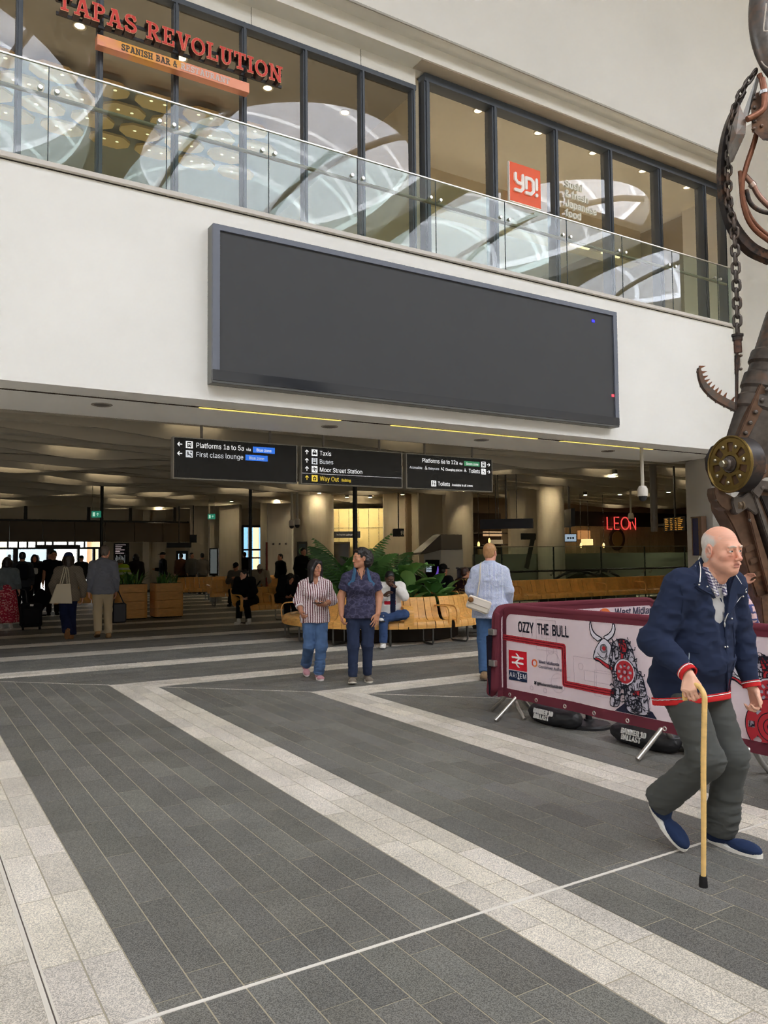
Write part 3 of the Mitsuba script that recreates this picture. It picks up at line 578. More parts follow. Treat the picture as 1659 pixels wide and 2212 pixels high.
# the street beyond the doors
struct('pavement', bx(-40, 80, 36.5, 90, -.2, -.01), 'matte', S(170, 166, 158), label='pale street paving outside', cat='pavement')
k = thing('street_building', 'sunlit pale building seen through the far left doors', 'building')
part(k, 'wall', bx(-10, 11, 60, 66, 0, 14), 'matte', S(205, 198, 188))
for x in np.arange(1.5, 10, 1.7): part(k, 'window', bx(x, x+1.1, 59.9, 60, 2.8, 4.6), 'gloss', S(110, 128, 140)); 
part(k, 'shopfront', bx(2.0, 9.5, 59.85, 60, 0, 2.2), 'gloss', S(140, 160, 170))
part(k, 'panel', bx(5.4, 6.3, 59.8, 60, 0, 5), 'matte', S(206, 186, 160))
k = thing('glass_tower', 'blue and orange panelled building seen through the far glazed door', 'building')
part(k, 'wall', bx(12, 34, 58, 62, 0, 14), 'matte', S(200, 160, 120))
for x in np.arange(19, 27, 1.3): part(k, 'window', bx(x, x+.75, 57.9, 58, .4, 6), 'gloss', S(90, 130, 180))
# ---------------------------------------------------------------- columns and wall slabs of the hall
def column(px0, px1, d, label, round_=False, col=BEIGE, top=4.85, deep=.5):
    a, b = zp(px0, 1200, d), zp(px1, 1200, d); c = (a+b)/2; w = np.linalg.norm((b-a)[:2]); ang = math.atan2(b[1]-a[1], b[0]-a[0])
    k = thing('hall_column', label, 'column')
    if round_: part(k, 'shaft', mv(lathe([(w/2, 0), (w/2, top)], 36), (c[0], c[1], 0)), 'concrete', col, smooth=40)
    else:
        m = rz(cbx(-w/2, w/2, 0, deep, 0, top, .02), ang); part(k, 'shaft', mv(m, (c[0], c[1], 0)), 'concrete', col)
    part(k, 'skirting', mv(lathe([(w/2+.02, 0), (w/2+.02, .12), (w/2, .13)], 30), (c[0], c[1], 0)) if round_ else mv(rz(bx(-w/2-.02, w/2+.02, -.02, deep, 0, .12), ang), (c[0], c[1], 0)), 'satin', S(70, 66, 60))
    return k, c, ang, w
column(308, 323, 34.5, 'narrow beige column at the far left beyond the planters')
column(324, 357, 35, 'beige column right of the narrow one, lit from above', True)
column(410, 450, 34, 'beige wall slab behind the far standing group')
kA, cA, aA, wA = column(453, 473, 33.5, 'slim pale slab with a lit poster at its foot')
column(473, 517, 33, 'wide beige column left of the glazed street door')
column(562, 577, 33, 'narrow beige column right of the glazed street door')
kD, cD, aD, wD = column(577, 631, 31.5, 'pale wall slab with three small dark dots', col=S(186, 180, 172))
column(634, 721, 29, 'broad beige column behind the woman in the striped shirt', True)
column(828, 906, 30, 'beige wall slab behind the tall plants')
column(905, 960, 27, 'square beige column joined to the round one by the kiosk')
column(957, 1023, 26, 'round beige column right of the advertising kiosk', True)
column(1103, 1166, 27, 'square beige column behind the man in the striped shirt')
column(1162, 1220, 26, 'round beige column at the left of the red neon letters', True)
for q in (-.22, 0, .22):
    p = zp(604, 1175, 31.45); part(kD, 'dot', mv(rz(frame(lathe([(.001, .02), (.035, .015), (.04, 0)], 12), (q*1.15, 0, 0), (1, 0, 0), (0, 0, 1)), aD), (p[0], p[1], p[2])), 'satin', S(60, 56, 52))
# lit wall with downlights between the columns
def slab_wall(px0, px1, y0, y1, d0, d1, name, label, mat, col, thick=.15, cat_='wall panel'):
    a, b = zp(px0, y1, d0), zp(px1, y1, d1); zt = zp((px0+px1)/2, y0, (d0+d1)/2)[2]; zb = max(0, zp((px0+px1)/2, y1, (d0+d1)/2)[2]); w = np.linalg.norm((b-a)[:2]); ang = math.atan2(b[1]-a[1], b[0]-a[0])
    k = thing(name, label, cat_); part(k, 'panel', mv(rz(bx(0, w, 0, thick, zb, zt), ang), (a[0], a[1], 0)), mat, col)
    return k, a, ang, w, zb, zt
def on(a, ang, m, d=.012):
    """local (x right, y up, z out of the face) onto a slab wall"""
    r = np.array([math.cos(ang), math.sin(ang), 0]); n = np.cross(r, [0, 0, 1])
    return frame(m, np.array([a[0], a[1], 0])+n*d, r, (0, 0, 1))
kw, a, ang, w, zb, zt = slab_wall(722, 830, 1098, 1262, 31, 31, 'lit_wall', 'warm yellow lit wall behind the tall plants', 'plaster', S(214, 196, 140))
for q in np.linspace(.1, .9, 5): part(kw, 'joint', on(a, ang, bx(w*q-.008, w*q+.008, 0, 3.4, -.004, .004)), 'matte', S(120, 106, 70))
part(kw, 'joint', on(a, ang, bx(0, w, 2.62, 2.64, -.004, .004)), 'matte', S(120, 106, 70))
k_, a2, ang2, w2, zb2, zt2 = slab_wall(721, 778, 1148, 1162, 30.7, 30.7, 'shop_fascia_board', 'dark fascia board with small pale lettering on the lit wall', 'satin', S(28, 28, 34), .1, 'sign')
t = txt('information', .09, .004); part(k_, 'lettering', on(a2, ang2, mv(t, (.1, zb2+.08, 0))), 'satin', S(150, 150, 160))
k_, a2, ang2, w2, zb2, zt2 = slab_wall(722, 754, 1174, 1262, 30.8, 30.8, 'shop_door', 'dark doorway in the lit wall', 'gloss', S(26, 26, 28), .1, 'door')
part(k_, 'frame', on(a2, ang2, cat([bx(-.05, 0, 0, zt2, -.03, .04), bx(w2, w2+.05, 0, zt2, -.03, .04), bx(-.05, w2+.05, zt2, zt2+.06, -.03, .04)])), 'satin', S(70, 58, 44))
SPOTS = [(1105, 1090, 27.5, 7), (1000, 1075, 25, 6), (1190, 1072, 25, 7), (690, 1105, 28, 5), (750, 1107, 30.2, 12), (800, 1107, 30.2, 12), (870, 1105, 29, 5), (500, 1110, 32, 4), (430, 1122, 33, 5), (600, 1108, 31, 2.5), (345, 1130, 34, 3), (1330, 1085, 22, 3.5), (1200, 1085, 20.5, 2.5), (1340, 1110, 30, 26), (1265, 1108, 30, 16), (1445, 1100, 29, 26)]
for j, (px, py, d, pw) in enumerate(SPOTS):
    p = zp(px, py, d); z = 3.78
    k = thing('hall_spot', 'small round hall spotlight '+['beside the neon shop', 'by the kiosk', 'left of the red letters', 'behind the striped shirt woman', 'over the lit wall, left', 'over the lit wall, right', 'behind the plants', 'left of the street door', 'by the standing group', 'over the dotted slab', 'at the far left', 'over the right benches', 'over the middle benches', 'before the neon letters', 'before the menu screen', 'beyond the departure board'][j], 'spotlight', 'hall spotlights')
    part(k, 'can', mv(lathe([(.06, 0), (.07, 0), (.07, .14), (.001, .14)], 14), (p[0], p[1], z)), 'satin', S(60, 56, 50), smooth=40)
    part(k, 'lens', mv(lathe([(.001, 0), (.058, 0)], 14), (p[0], p[1], z-.004)), 'lamp_face', extra=glow((1, .84, .56), pw*90))
# ---------------------------------------------------------------- black poles, cameras, exit signs, boards
for px, y0, y1, d, lab in ((219, 1050, 1240, 24, 'thin black pole above the man in the grey jumper'), (541, 1044, 1262, 24, 'thin black pole left of the seated woman in black'), (767.5, 950, 1190, 17, 'thin black pole passing behind the middle hanging sign')):
    p = zp(px, 1200, d); solo('black_pole', cyl((p[0], p[1], 0), (p[0], p[1], 4.4), .05, 12), 'satin', S(14, 14, 15), smooth=40, label=lab, cat='pole', group='black hall poles')
def cctv(px, ytop, yb, d, lab, dome=True):
    p = zp(px, yb, d); k = thing('ceiling_camera', lab, 'camera', 'ceiling hung cameras')
    part(k, 'pole', cyl((p[0], p[1], p[2]+.12), (p[0], p[1], 4.3), .035, 12), 'satin', S(190, 182, 168), smooth=40)
    part(k, 'housing', mv(lathe([(.001, .22), (.07, .22), (.1, .16), (.1, .02), (.001, .02)], 18), p), 'satin', S(214, 208, 198), smooth=40)
    part(k, 'dome', mv(lathe([(.085, .02), (.075, -.04), (.04, -.075), (.001, -.085)], 18), p), 'gloss', S(40, 40, 44), smooth=True)
cctv(1388.5, 1000, 1074, 15.5, 'white dome camera on a long pole left of the end pier')
cctv(642, 1095, 1135, 26, 'white camera on a pole above the striped shirt woman')
cctv(630, 1105, 1137, 27, 'smaller camera beside the one above the striped shirt woman')
cctv(1363, 1080, 1122, 27, 'small camera on a pole in front of the red neon letters')
p = zp(1414, 1150, 20); solo('grey_pole', cyl((p[0], p[1], 2.1), (p[0], p[1], 3.9), .09, 16), 'satin', S(110, 102, 92), smooth=40, label='stout grey ceiling post left of the departure board', cat='pole')
for px, py, d, lab in ((208, 1111, 24, 'green lit exit sign hung near the thin black pole'), (457, 1116, 30, 'green lit exit sign above the slim pale slab')):
    p = zp(px, py, d); k = thing('exit_sign', lab, 'exit sign', 'green exit signs')
    R_ = rz(bx(-.14, .14, -.02, .02, -.1, .1), YAW-math.pi/2); part(k, 'case', mv(R_, p), 'lamp_face', extra=glow((.015, .20, .12), .8))
    part(k, 'pictogram', mv(rz(frame(cat([ext(aff.translate(arrow('u', .09), .05, -.01), .004), ext(sbox(-.1, -.06, -.03, .06), .004)]), (0, -.022, 0), (1, 0, 0), (0, 0, 1)), YAW-math.pi/2), p), 'lamp_face', extra=glow((.5, .8, .6), .8))
    part(k, 'wire', cat([mv(rz(cyl((q, 0, .1), (q, 0, 1.4), .008, 6), YAW-math.pi/2), p) for q in (-.12, .12)]), 'satin', S(150, 140, 120))
HUNG, STOOD = ('toilet_sign', 'side_screen', 'tilted_screen', 'hanging_board', 'menu_screen', 'departure_board'), ('information_screen', 'ticket_machine', 'poster_screen')
def board(px0, px1, y0, y1, d0, d1, nm, lab, col=S(14, 14, 17), cat_='screen', hang=True):
    k, a, ang, w, zb, zt = slab_wall(px0, px1, y0, y1, d0, d1, nm, lab, 'satin', col, .12, cat_)
    if nm in HUNG: part(k, 'hanger', on(a, ang, bx(w*.5-.02, w*.5+.02, zt, 4.0, -.07, -.03)), 'satin', S(60, 56, 50))
    if nm in STOOD: part(k, 'stand', on(a, ang, bx(w*.5-.06, w*.5+.06, 0, zb, -.10, -.03)), 'satin', S(40, 38, 36))
    return k, a, ang, w, zb, zt
k, a, ang, w, zb, zt = board(1434, 1480, 1117, 1147, 21, 20, 'departure_board', 'black departure board with orange text left of the end pier')
_r2 = random.Random(3)
ms = []
for c0, c1 in ((.08, .30), (.34, .46), (.56, .66), (.70, .95)):
    for j in range(7): ms.append(bx(w*c0, w*(c0+(c1-c0)*_r2.uniform(.5, 1)), zt-.05-j*.048, zt-.028-j*.048, 0, .004))
part(k, 'orange_text', on(a, ang, cat(ms)), 'lamp_face', extra=glow((.75, .30, .03), .55), label='rows of orange text')
part(k, 'arm', on(a, ang, bx(-.6, 0, zb+.15, zb+.22, -.12, -.05)), 'satin', S(30, 28, 26))
k, a, ang, w, zb, zt = board(1037, 1151, 1121, 1142, 22, 21.5, 'hanging_board', 'plain dark hanging board above the striped shirt man', S(40, 43, 54), 'sign')
part(k, 'hanger', cat([on(a, ang, bx(q*w-.01, q*w+.01, zt, 4.2, -.06, -.04)) for q in (.3, .35, .7)]), 'satin', S(60, 56, 50))
k, a, ang, w, zb, zt = board(849, 873, 1142, 1159, 28, 28, 'toilet_sign', 'small black box sign with a white pictogram on the slab behind the plants', S(20, 20, 22), 'sign')
part(k, 'pictogram', on(a, ang, mv(ext(aff.scale(icon('wc'), .2, .2, origin=(0, 0)), .004), (w*.6, zb+.03, 0))), 'satin', S(190, 190, 186))
k, a, ang, w, zb, zt = board(245, 277, 1173, 1222, 33.8, 33.8, 'information_screen', 'tall black information screen with white and red text at the far left')
part(k, 'text', on(a, ang, cat([bx(.08, .08+q, zt-.1-j*.07, zt-.07-j*.07, 0, .005) for j, q in enumerate((.45, .3, .25, .4, .2, .38))])), 'lamp_face', extra=glow((.5, .4, .4), .6))
part(k, 'map', on(a, ang, cat([bx(.08+.05*j, .1+.05*j, zb+.1+.03*((j*7) % 5), zb+.35+.02*((j*5) % 7), 0, .005) for j in range(9)])), 'lamp_face', extra=glow((.4, .42, .4), .4))
k, a, ang, w, zb, zt = board(360, 412, 1172, 1183, 33, 33, 'hanging_board', 'dark hanging board below the right end of the bulkhead', S(20, 20, 24), 'sign')
k, a, ang, w, zb, zt = board(380, 405, 1190, 1262, 33.6, 33.6, 'ticket_machine', 'dark ticket machine with a bright pale blue screen', S(26, 25, 24), 'machine')
part(k, 'screen', on(a, ang, bx(.1, w-.08, zt-.45, zt-.12, 0, .006)), 'lamp_face', extra=glow((.55, .75, .85), .8))
k, a, ang, w, zb, zt = board(410, 424, 1155, 1172, 32, 32, 'side_screen', 'small black screen at the right end of the bulkhead')
k, a, ang, w, zb, zt = board(452, 471, 1184, 1243, 33.1, 33.1, 'poster_screen', 'framed digital poster with a misty picture at the foot of the slim slab', S(20, 20, 20))
part(k, 'picture', on(a, ang, bx(.05, w-.05, zb+.08, zt-.05, 0, .006)), 'lamp_face', extra=glow((.20, .23, .23), .35))
k, a, ang, w, zb, zt = board(642, 664, 1170, 1250, 28.2, 28.2, 'poster_screen', 'green tinted framed poster on the broad beige column', S(60, 56, 50))
part(k, 'picture', on(a, ang, bx(.06, w-.06, zb+.1, zt-.08, 0, .006)), 'satin', S(60, 74, 80)); part(k, 'motif', on(a, ang, mv(lathe([(.001, .004), (.12, .003), (.13, 0)], 16), (w/2, zt-.35, .006))), 'satin', S(100, 140, 90))
p = fl(576, 1262); p = zp(576, 1250, 25)
solo('red_post', cyl((p[0], p[1], 0), (p[0], p[1], 2.0), .035, 10), 'satin', S(120, 40, 26), smooth=40, label='slim dark red post right of the glazed street door', cat='post')
# advertising kiosk
a, b = zp(918, 1250, 22), zp(953, 1250, 21.6); k = thing('advertising_kiosk', 'grey kiosk with a sloping roof and a purple advertising screen', 'kiosk')
dv = (b-a)[:2]; ang = math.atan2(dv[1], dv[0]); w = np.linalg.norm(dv)
prof = Polygon([(-1.25, 0), (w, 0), (w, 2.05), (.0, 1.75), (-1.25, 1.55)])
def onk(m): return frame(m, (a[0], a[1], 0), (math.cos(ang), math.sin(ang), 0), (0, 0, 1))
part(k, 'body', onk(mv(ext(sbox(-.03, 0, w, 1.72), 1.0), (0, 0, -1.0))), 'satin', S(196, 192, 182))
part(k, 'roof', onk(hull([(-1.3, 1.6, -.9), (-.05, 1.62, .1), (w+.05, 2.12, .05), (w+.05, 2.12, -.9), (-1.3, 1.55, -.9), (-.05, 1.57, .1), (w+.05, 1.7, .05), (w+.05, 1.7, -.9), (-.4, 2.15, -.9)])), 'satin', S(110, 102, 92))
part(k, 'counter', onk(bx(-1.25, -.05, 0, 1.0, -.9, -.05)), 'satin', S(50, 46, 42)); part(k, 'post', onk(bx(-1.25, -1.17, 1.0, 1.6, -.2, -.1)), 'satin', S(60, 56, 50))
part(k, 'screen', onk(bx(.04, w-.05, .55, 1.42, 0, .02)), 'gloss', S(20, 20, 24))
for j, s_ in enumerate(('WAKING YOU', 'RIGHT IN THE', 'TASTEBUDS')):
    t = txt(s_, .05, .004, True); q = .20/width(t); v = np.asarray(t.vertices)*[q, 1, 1]; part(k, 'lettering', onk(tm(v+[.06, 1.22-j*.07, .021], t.faces)), 'lamp_face', extra=glow((.6, .72, .85), .7))
bot = Polygon([(.0, 0), (.14, 0), (.15, .3), (.13, .42), (.1, .5), (.1, .66), (.04, .66), (.04, .5), (.01, .42), (-.01, .3)])
part(k, 'bottle_picture', onk(mv(ext(aff.rotate(bot, -12, origin=(0, 0)), .004), (w*.52, .6, .021))), 'lamp_face', extra=glow((.16, .08, .55), .7))
p = zp(1060, 1262, 20); k = thing('counter_cabinet', 'black cabinet counter left of the striped shirt man', 'cabinet')
a, b = zp(994, 1262, 20), zp(1062, 1262, 20); ang = math.atan2(b[1]-a[1], b[0]-a[0]); w = np.linalg.norm((b-a)[:2])
part(k, 'body', mv(rz(cbx(0, w, 0, .8, 0, 1.18, .01), ang), (a[0], a[1], 0)), 'satin', S(30, 31, 34)); part(k, 'top', mv(rz(cbx(-.03, w+.03, -.03, .83, 1.18, 1.22, .008), ang), (a[0], a[1], 0)), 'satin', S(44, 44, 46))
# ---------------------------------------------------------------- glass screen with handrail on the right, escalator behind
k = thing('glass_screen', 'long greenish glass guard screen with a dark rail behind the right benches', 'balustrade')
gx = [13.9, 14.9, 16.95, 19.0, 21.05, 23.1, 25.2]
for a, b in zip(gx[:-1], gx[1:]):
    part(k, 'glass_panel', tm([[a+.01, 17.62, .1], [b-.01, 17.62, .1], [b-.01, 17.62, 1.76], [a+.01, 17.62, 1.76]], [[0, 1, 2], [0, 2, 3]]), 'green_pane')
for x in gx: part(k, 'post', bx(x-.012, x+.012, 17.6, 17.64, .1, 1.76), 'satin', S(40, 44, 40))
part(k, 'top_rail', bx(13.9, 25.2, 17.6, 17.64, 1.755, 1.785), 'satin', S(150, 140, 120)); part(k, 'handrail', tube([(13.9, 17.5, 1.04), (25.2, 17.5, 1.04)], .03, 10), 'satin', S(26, 24, 22), smooth=40)
for x in gx[1:-1]:
    for q in (-.18, .18): part(k, 'bracket', tube([(x+q, 17.6, .92), (x+q, 17.55, .90), (x+q, 17.5, .95), (x+q, 17.5, 1.02)], .02, 8), 'satin', S(120, 112, 96), smooth=40)
part(k, 'base', bx(13.9, 25.2, 17.5, 17.75, 0, .1), 'satin', S(60, 56, 50))
struct('wall_screen_back', bx(15.5, 27, 19.6, 19.75, 0, 1.55), 'plaster', S(120, 122, 108), label='low greenish wall beyond the guard screen', cat='wall')
for q, lab in ((0, 'left'), (1.3, 'right')):
    ey = 18.4+.35*(q > 0)
    k = thing('escalator_rail', f'black curved escalator handrail behind the guard screen, {lab} one', 'escalator', 'escalator handrails')
    part(k, 'belt', tube(smoothpath([(17.0+q, ey, .35), (18.0+q, ey, .85), (18.8+q, ey, .98), (19.6+q, ey, .8), (20.6+q, ey, .25)], 6), .045, 8), 'satin', S(18, 18, 18), smooth=40)
    part(k, 'side', tm([[17.0+q, ey, 0], [20.6+q, ey, 0], [20.6+q, ey, .25], [18.8+q, ey, .95], [17.0+q, ey, .35]], [[0, 1, 2], [0, 2, 3], [0, 3, 4]]), 'gloss', S(40, 42, 40))
# ---------------------------------------------------------------- neon fronted food shop and coffee shop behind
SHY = 25.0
struct('wall_food_shop', bx(16.5, 46, SHY, SHY+.2, 0, 4.8), 'plaster', S(118, 98, 76), label='brown back wall of the food shops', cat='wall')
for j in range(26): part('wall_food_shop', 'board', bx(24.2+j*.30, 24.2+j*.30+.286, SHY-.03, SHY, .3, 2.75), 'wood', S(150, 124, 94)*(.8+.4*_r2.random()))
part('wall_food_shop', 'dark_band', bx(22, 40, SHY-.06, SHY, 2.75, 3.4), 'satin', S(38, 30, 26))
k = thing('neon_letters', 'red neon tube letters above the food shop counter', 'sign')
p0, p1 = pl(1312, 1143, 1, SHY-.15), pl(1375, 1122, 1, SHY-.15); hh = p1[2]-p0[2]+.08; W_ = p1[0]-p0[0]
L_ = {'L': [[(0, 1), (0, 0), (.5, 0)]], 'E': [[(.5, 1), (0, 1), (0, 0), (.5, 0)], [(0, .5), (.45, .5)]], 'O': [[(.45+.45*math.cos(a), .5+.5*math.sin(a)) for a in np.linspace(0, 6.283, 25)]], 'N': [[(0, 0), (0, 1), (.6, 0), (.6, 1)]]}
for c, x in zip('LEON', (0, .24, .47, .78)):
    s_ = W_*.24
    part(k, 'letter', cat([tube([(p0[0]+x*W_+q[0]*s_*1.25, SHY-.15, p0[2]+q[1]*hh) for q in st_], .032, 8) for st_ in L_[c]]), 'lamp_face', extra=glow((.8, .06, .05), 1.0))
k = thing('round_wall_sign', 'dark round sign with a faded face motif below the neon letters', 'sign')
p = pl(1332, 1164, 1, SHY-.1); part(k, 'disc', frame(lathe([(.001, .05), (.5, .05), (.52, .03), (.52, 0)], 32), p, (1, 0, 0), (0, 0, 1)), 'satin', S(66, 44, 34)); part(k, 'motif', frame(mv(lathe([(.001, .012), (.34, .01), (.36, 0)], 24), (0, 0, .05)), p, (1, 0, 0), (0, 0, 1)), 'satin', S(116, 88, 48))
def lit_box(px0, px1, y0, y1, Y, nm, lab, rgb, pw):
    a, b = pl(px0, y1, 1, Y), pl(px1, y0, 1, Y)
    return solo(nm, bx(a[0], b[0], Y, Y+.25, a[2], b[2]), 'lamp_face', label=lab, cat='lamp', extra=glow(rgb, pw))
lit_box(1265, 1281, 1164, 1178, 23.6, 'counter_lamp', 'glowing square counter lamp left of the round sign', (1, .62, .25), 1.3)
part('counter_lamp', 'cord', cyl((lambda a: (a[0]+.1, 23.72, a[2]))(pl(1268, 1164, 1, 23.7)), (pl(1268, 1164, 1, 23.7)[0]+.1, 23.72, 4.2), .012, 6), 'satin', S(24, 22, 20))
lit_box(1254, 1275, 1146, 1165, 24.8, 'shelf_glow', 'orange lit recess above the counter lamp', (.8, .34, .10), .5)
lit_box(1050, 1084, 1148, 1158, 24.6, 'shelf_glow', 'orange lit shelf in the coffee shop', (.9, .55, .28), .6)
lit_box(1066, 1086, 1166, 1176, 24.4, 'shelf_glow', 'lower lit shelf in the coffee shop', (.5, .36, .2), .5)
k, a, ang, w, zb, zt = board(1219, 1246, 1153, 1171, 26, 26, 'menu_screen', 'pale blue lit menu screen right of the round column', S(30, 30, 34))
part(k, 'screen', on(a, ang, bx(.02, w-.02, zb+.02, zt-.02, 0, .006)), 'lamp_face', extra=glow((.38, .50, .62), .7)); part(k, 'dots', on(a, ang, cat([mv(lathe([(.001, .004), (.035, 0)], 8), (w*q, (zb+zt)/2, .008)) for q in (.3, .5, .7)])), 'satin', S(50, 60, 80))
k, a, ang, w, zb, zt = board(1219, 1234, 1100, 1138, 25, 24, 'tilted_screen', 'dark tilted screen high beside the round column', S(16, 17, 20))
for px, py, Y, lab in ((1034, 1176, 21.5, 'left of the striped shirt man'), (1057, 1168, 23, 'above the striped shirt man'), (1255, 1178, 22, 'by the counter lamp'), (1304, 1178, 22, 'below the round sign')):
    p = pl(px, py, 1, Y); k = thing('pendant_bulb', 'small glowing pendant bulb '+lab, 'lamp', 'pendant bulbs of the food shops')
    part(k, 'cord', cyl((p[0], p[1], p[2]+.1), (p[0], p[1], 4.2), .008, 6), 'satin', S(20, 20, 20)); part(k, 'bulb', ball(p, (.045, .045, .10)), 'lamp_face', extra=glow((1, .62, .2), 2))
k = thing('coffee_counter', 'dim coffee shop counter with shelves right of the kiosk', 'counter')
a, b = pl(1024, 1200, 1, 24.2), pl(1104, 1200, 1, 24.2)
part(k, 'counter', bx(a[0], b[0], 23.2, 24.0, 0, 1.1), 'wood', S(90, 66, 44)); part(k, 'shelf', bx(a[0], b[0], 24.3, 24.8, 1.9, 1.95), 'satin', S(60, 44, 32)); part(k, 'shelf', bx(a[0], b[0], 24.3, 24.8, 2.35, 2.4), 'satin', S(60, 44, 32)); part(k, 'back', bx(a[0], b[0], 24.8, 24.95, 0, 3.2), 'matte', S(56, 44, 36))
part(k, 'menu_panel', bx(a[0]+.1, a[0]+1.0, 24.0, 24.1, 1.2, 1.75), 'satin', S(150, 120, 84))
k = thing('food_counter', 'brown food shop counter behind the guard screen', 'counter'); part(k, 'counter', cbx(23.5, 31, 23.0, 23.6, 0, 1.15, .02), 'wood', S(96, 72, 50))
k = solo('wall_number', frame(ext(unary_union([sbox(0, .9, .62, 1.1), _ln((.52, 1.0), (.2, 0), w=.17)]), .02), pl(1126, 1228, 1, 18.6), (1, 0, 0), (0, 0, 1)), 'satin', S(36, 36, 34), label='large dark numeral seven behind the guard screen', cat='sign')
k, a, ang, w, zb, zt = board(1498, 1513, 1119, 1200, 17.6, 17.3, 'pier_display', 'narrow navy framed display box on the end pier', S(26, 30, 76), 'display case')
part(k, 'frame', on(a, ang, cat([bx(-.02, 0, zb, zt+.03, -.1, .004), bx(w, w+.14, zb, zt+.03, -.1, .02), bx(-.02, w+.03, zt, zt+.03, -.1, .02)])), 'satin', S(104, 76, 56))
k, a, ang, w, zb, zt = board(1574, 1586, 1117, 1200, 17.0, 16.8, 'pier_display', 'second navy display box half hidden by the sculpture leg', S(26, 30, 76), 'display case')
part(k, 'frame', on(a, ang, cat([bx(-.03, 0, zb, zt+.03, -.1, .05), bx(-.03, w+.03, zt, zt+.03, -.1, .05)])), 'satin', S(104, 76, 56))
# ---------------------------------------------------------------- benches of bent ply slats
PLY = S(214, 158, 84)
def seat_profile():
    p = smoothpath([(.50, .82), (.46, .80), (.41, .62), (.36, .47), (.30, .425), (.20, .415), (.08, .435), (.025, .42), (.0, .36), (.0, .30)], 4)
    t = np.gradient(p, axis=0); n = np.c_[-t[:, 1], t[:, 0]]/np.linalg.norm(t, axis=1)[:, None]
    return p, p+n*.016
def slat(P, s0, s1):
    """P(s, d) -> ground point; s along the bench, d back from its front edge"""
    a, b = seat_profile(); n = len(a); V = []
    for s in (s0, s1):
        for q in (a, b): V += [[*P(s, d), z] for d, z in q]
    o = [0, n, 2*n, 3*n]; F = []
    for i in range(n-1):
        for u, v in ((0, 1), (3, 2), (2, 0), (1, 3)):
            F += [[o[u]+i, o[u]+i+1, o[v]+i+1], [o[u]+i, o[v]+i+1, o[v]+i]]
    for i in (0, n-1): F += [[o[0]+i, o[1]+i, o[3]+i], [o[0]+i, o[3]+i, o[2]+i]]
    return tm(V, F)
def arm(P, s, w=.07, solid=False):
    """a bent ply loop: up from the seat front, over and back"""
    pr = np.array([(.02, .34), (.0, .52), (.03, .62), (.12, .655), (.44, .66)]); pr = smoothpath(pr, 5); t = np.gradient(pr, axis=0); nn = np.c_[-t[:, 1], t[:, 0]]/np.linalg.norm(t, axis=1)[:, None]
    V, n = [], len(pr)
    for q in (s-w/2, s+w/2):
        for e in (0, .022): V += [[*P(q, d), z] for d, z in pr+nn*e]
    F = []
    for i in range(n-1):
        for u, v in ((0, 1), (3, 2), (2, 0), (1, 3)): F += [[u*n+i, u*n+i+1, v*n+i+1], [u*n+i, v*n+i+1, v*n+i]]
    for i in (0, n-1): F += [[i, n+i, 3*n+i], [i, 3*n+i, 2*n+i]]
    return tm(V, F)
def sled(P, s):
    pts = [(.06, .33), (.06, .06), (.09, .02), (.40, .02), (.44, .06), (.44, .36)]
    return tube([(*P(s, d), z) for d, z in pts], .017, 8)
def bench(P, s0, s1, label, group, arms=(), wide=.168, legs=None):
    k = thing('slatted_bench', label, 'bench', group)
    n = max(3, round((s1-s0)/wide)); st = (s1-s0)/n
    for i in range(n):
        m = slat(P, s0+i*st+.004+(.012 if i % 3 == 0 else 0), s0+(i+1)*st-.004); part(k, 'slat', m, 'wood', PLY*_r2.uniform(.9, 1.1), smooth=50)
    for s in arms: part(k, 'armrest', arm(P, s, .17 if s in wide_arms else .06), 'wood', PLY*1.02, smooth=50)
    for s in (legs or np.arange(s0+.2, s1, 1.05)): part(k, 'leg', sled(P, s), 'metal', S(110, 108, 104), smooth=40)
    return k
RC, RR = np.array([8.2, 13.2]), 2.05
def ring(s, d):
    a = s/RR; return RC+(RR-d)*np.array([math.cos(a), math.sin(a)])
wide_arms = [RR*math.radians(249)]
L0 = lambda a: RR*math.radians(a)
bench(ring, L0(150), L0(272), 'curved slatted ply bench behind the two walking women', 'curved ring bench', [L0(152), L0(196), wide_arms[0], L0(271)], legs=[L0(160), L0(185), L0(210), L0(240), L0(262)])
bench(ring, L0(274), L0(345), 'right part of the curved ply bench with an open arm loop', 'curved ring bench', [L0(276), L0(318), L0(344)], legs=[L0(285), L0(310), L0(335)])
bench(ring, L0(-10), L0(146), 'far side of the curved ply bench behind the plants', 'curved ring bench', [], legs=[L0(20), L0(60), L0(100), L0(140)])
def straight(x0, y0, ang):
    u = np.array([math.cos(ang), math.sin(ang)]); v = np.array([-u[1], u[0]])
    return lambda s, d: np.array([x0, y0])+u*s+v*d
bench(straight(13.2, 16.3, 0), 0, 8.2, 'long ply bench in front of the greenish guard screen', 'hall benches', [.02, 1.3, 4.6, 6.3, 8.15])
bench(straight(6.7, 17.2, .15), 0, 2.6, 'ply bench on which the woman in black sits', 'hall benches', [.05, .9, 2.5])
bench(straight(8.2, 23.6, -.1), 0, 3.4, 'ply bench on which the hooded man sits', 'hall benches', [.05, 1.7, 3.3])
bench(straight(8.2, 27.2, 0), 0, 5.2, 'far ply bench right of the wooden planters', 'hall benches', [.05, 2.6])
bench(straight(3.6, 23.0, 0), 0, 2.3, 'ply bench behind the man in the grey jumper', 'hall benches', [.05, 2.2])
bench(straight(10.6, 21.0, -.2), 0, 2.6, 'ply bench behind the standing dark figure', 'hall benches', [.05, 2.5])
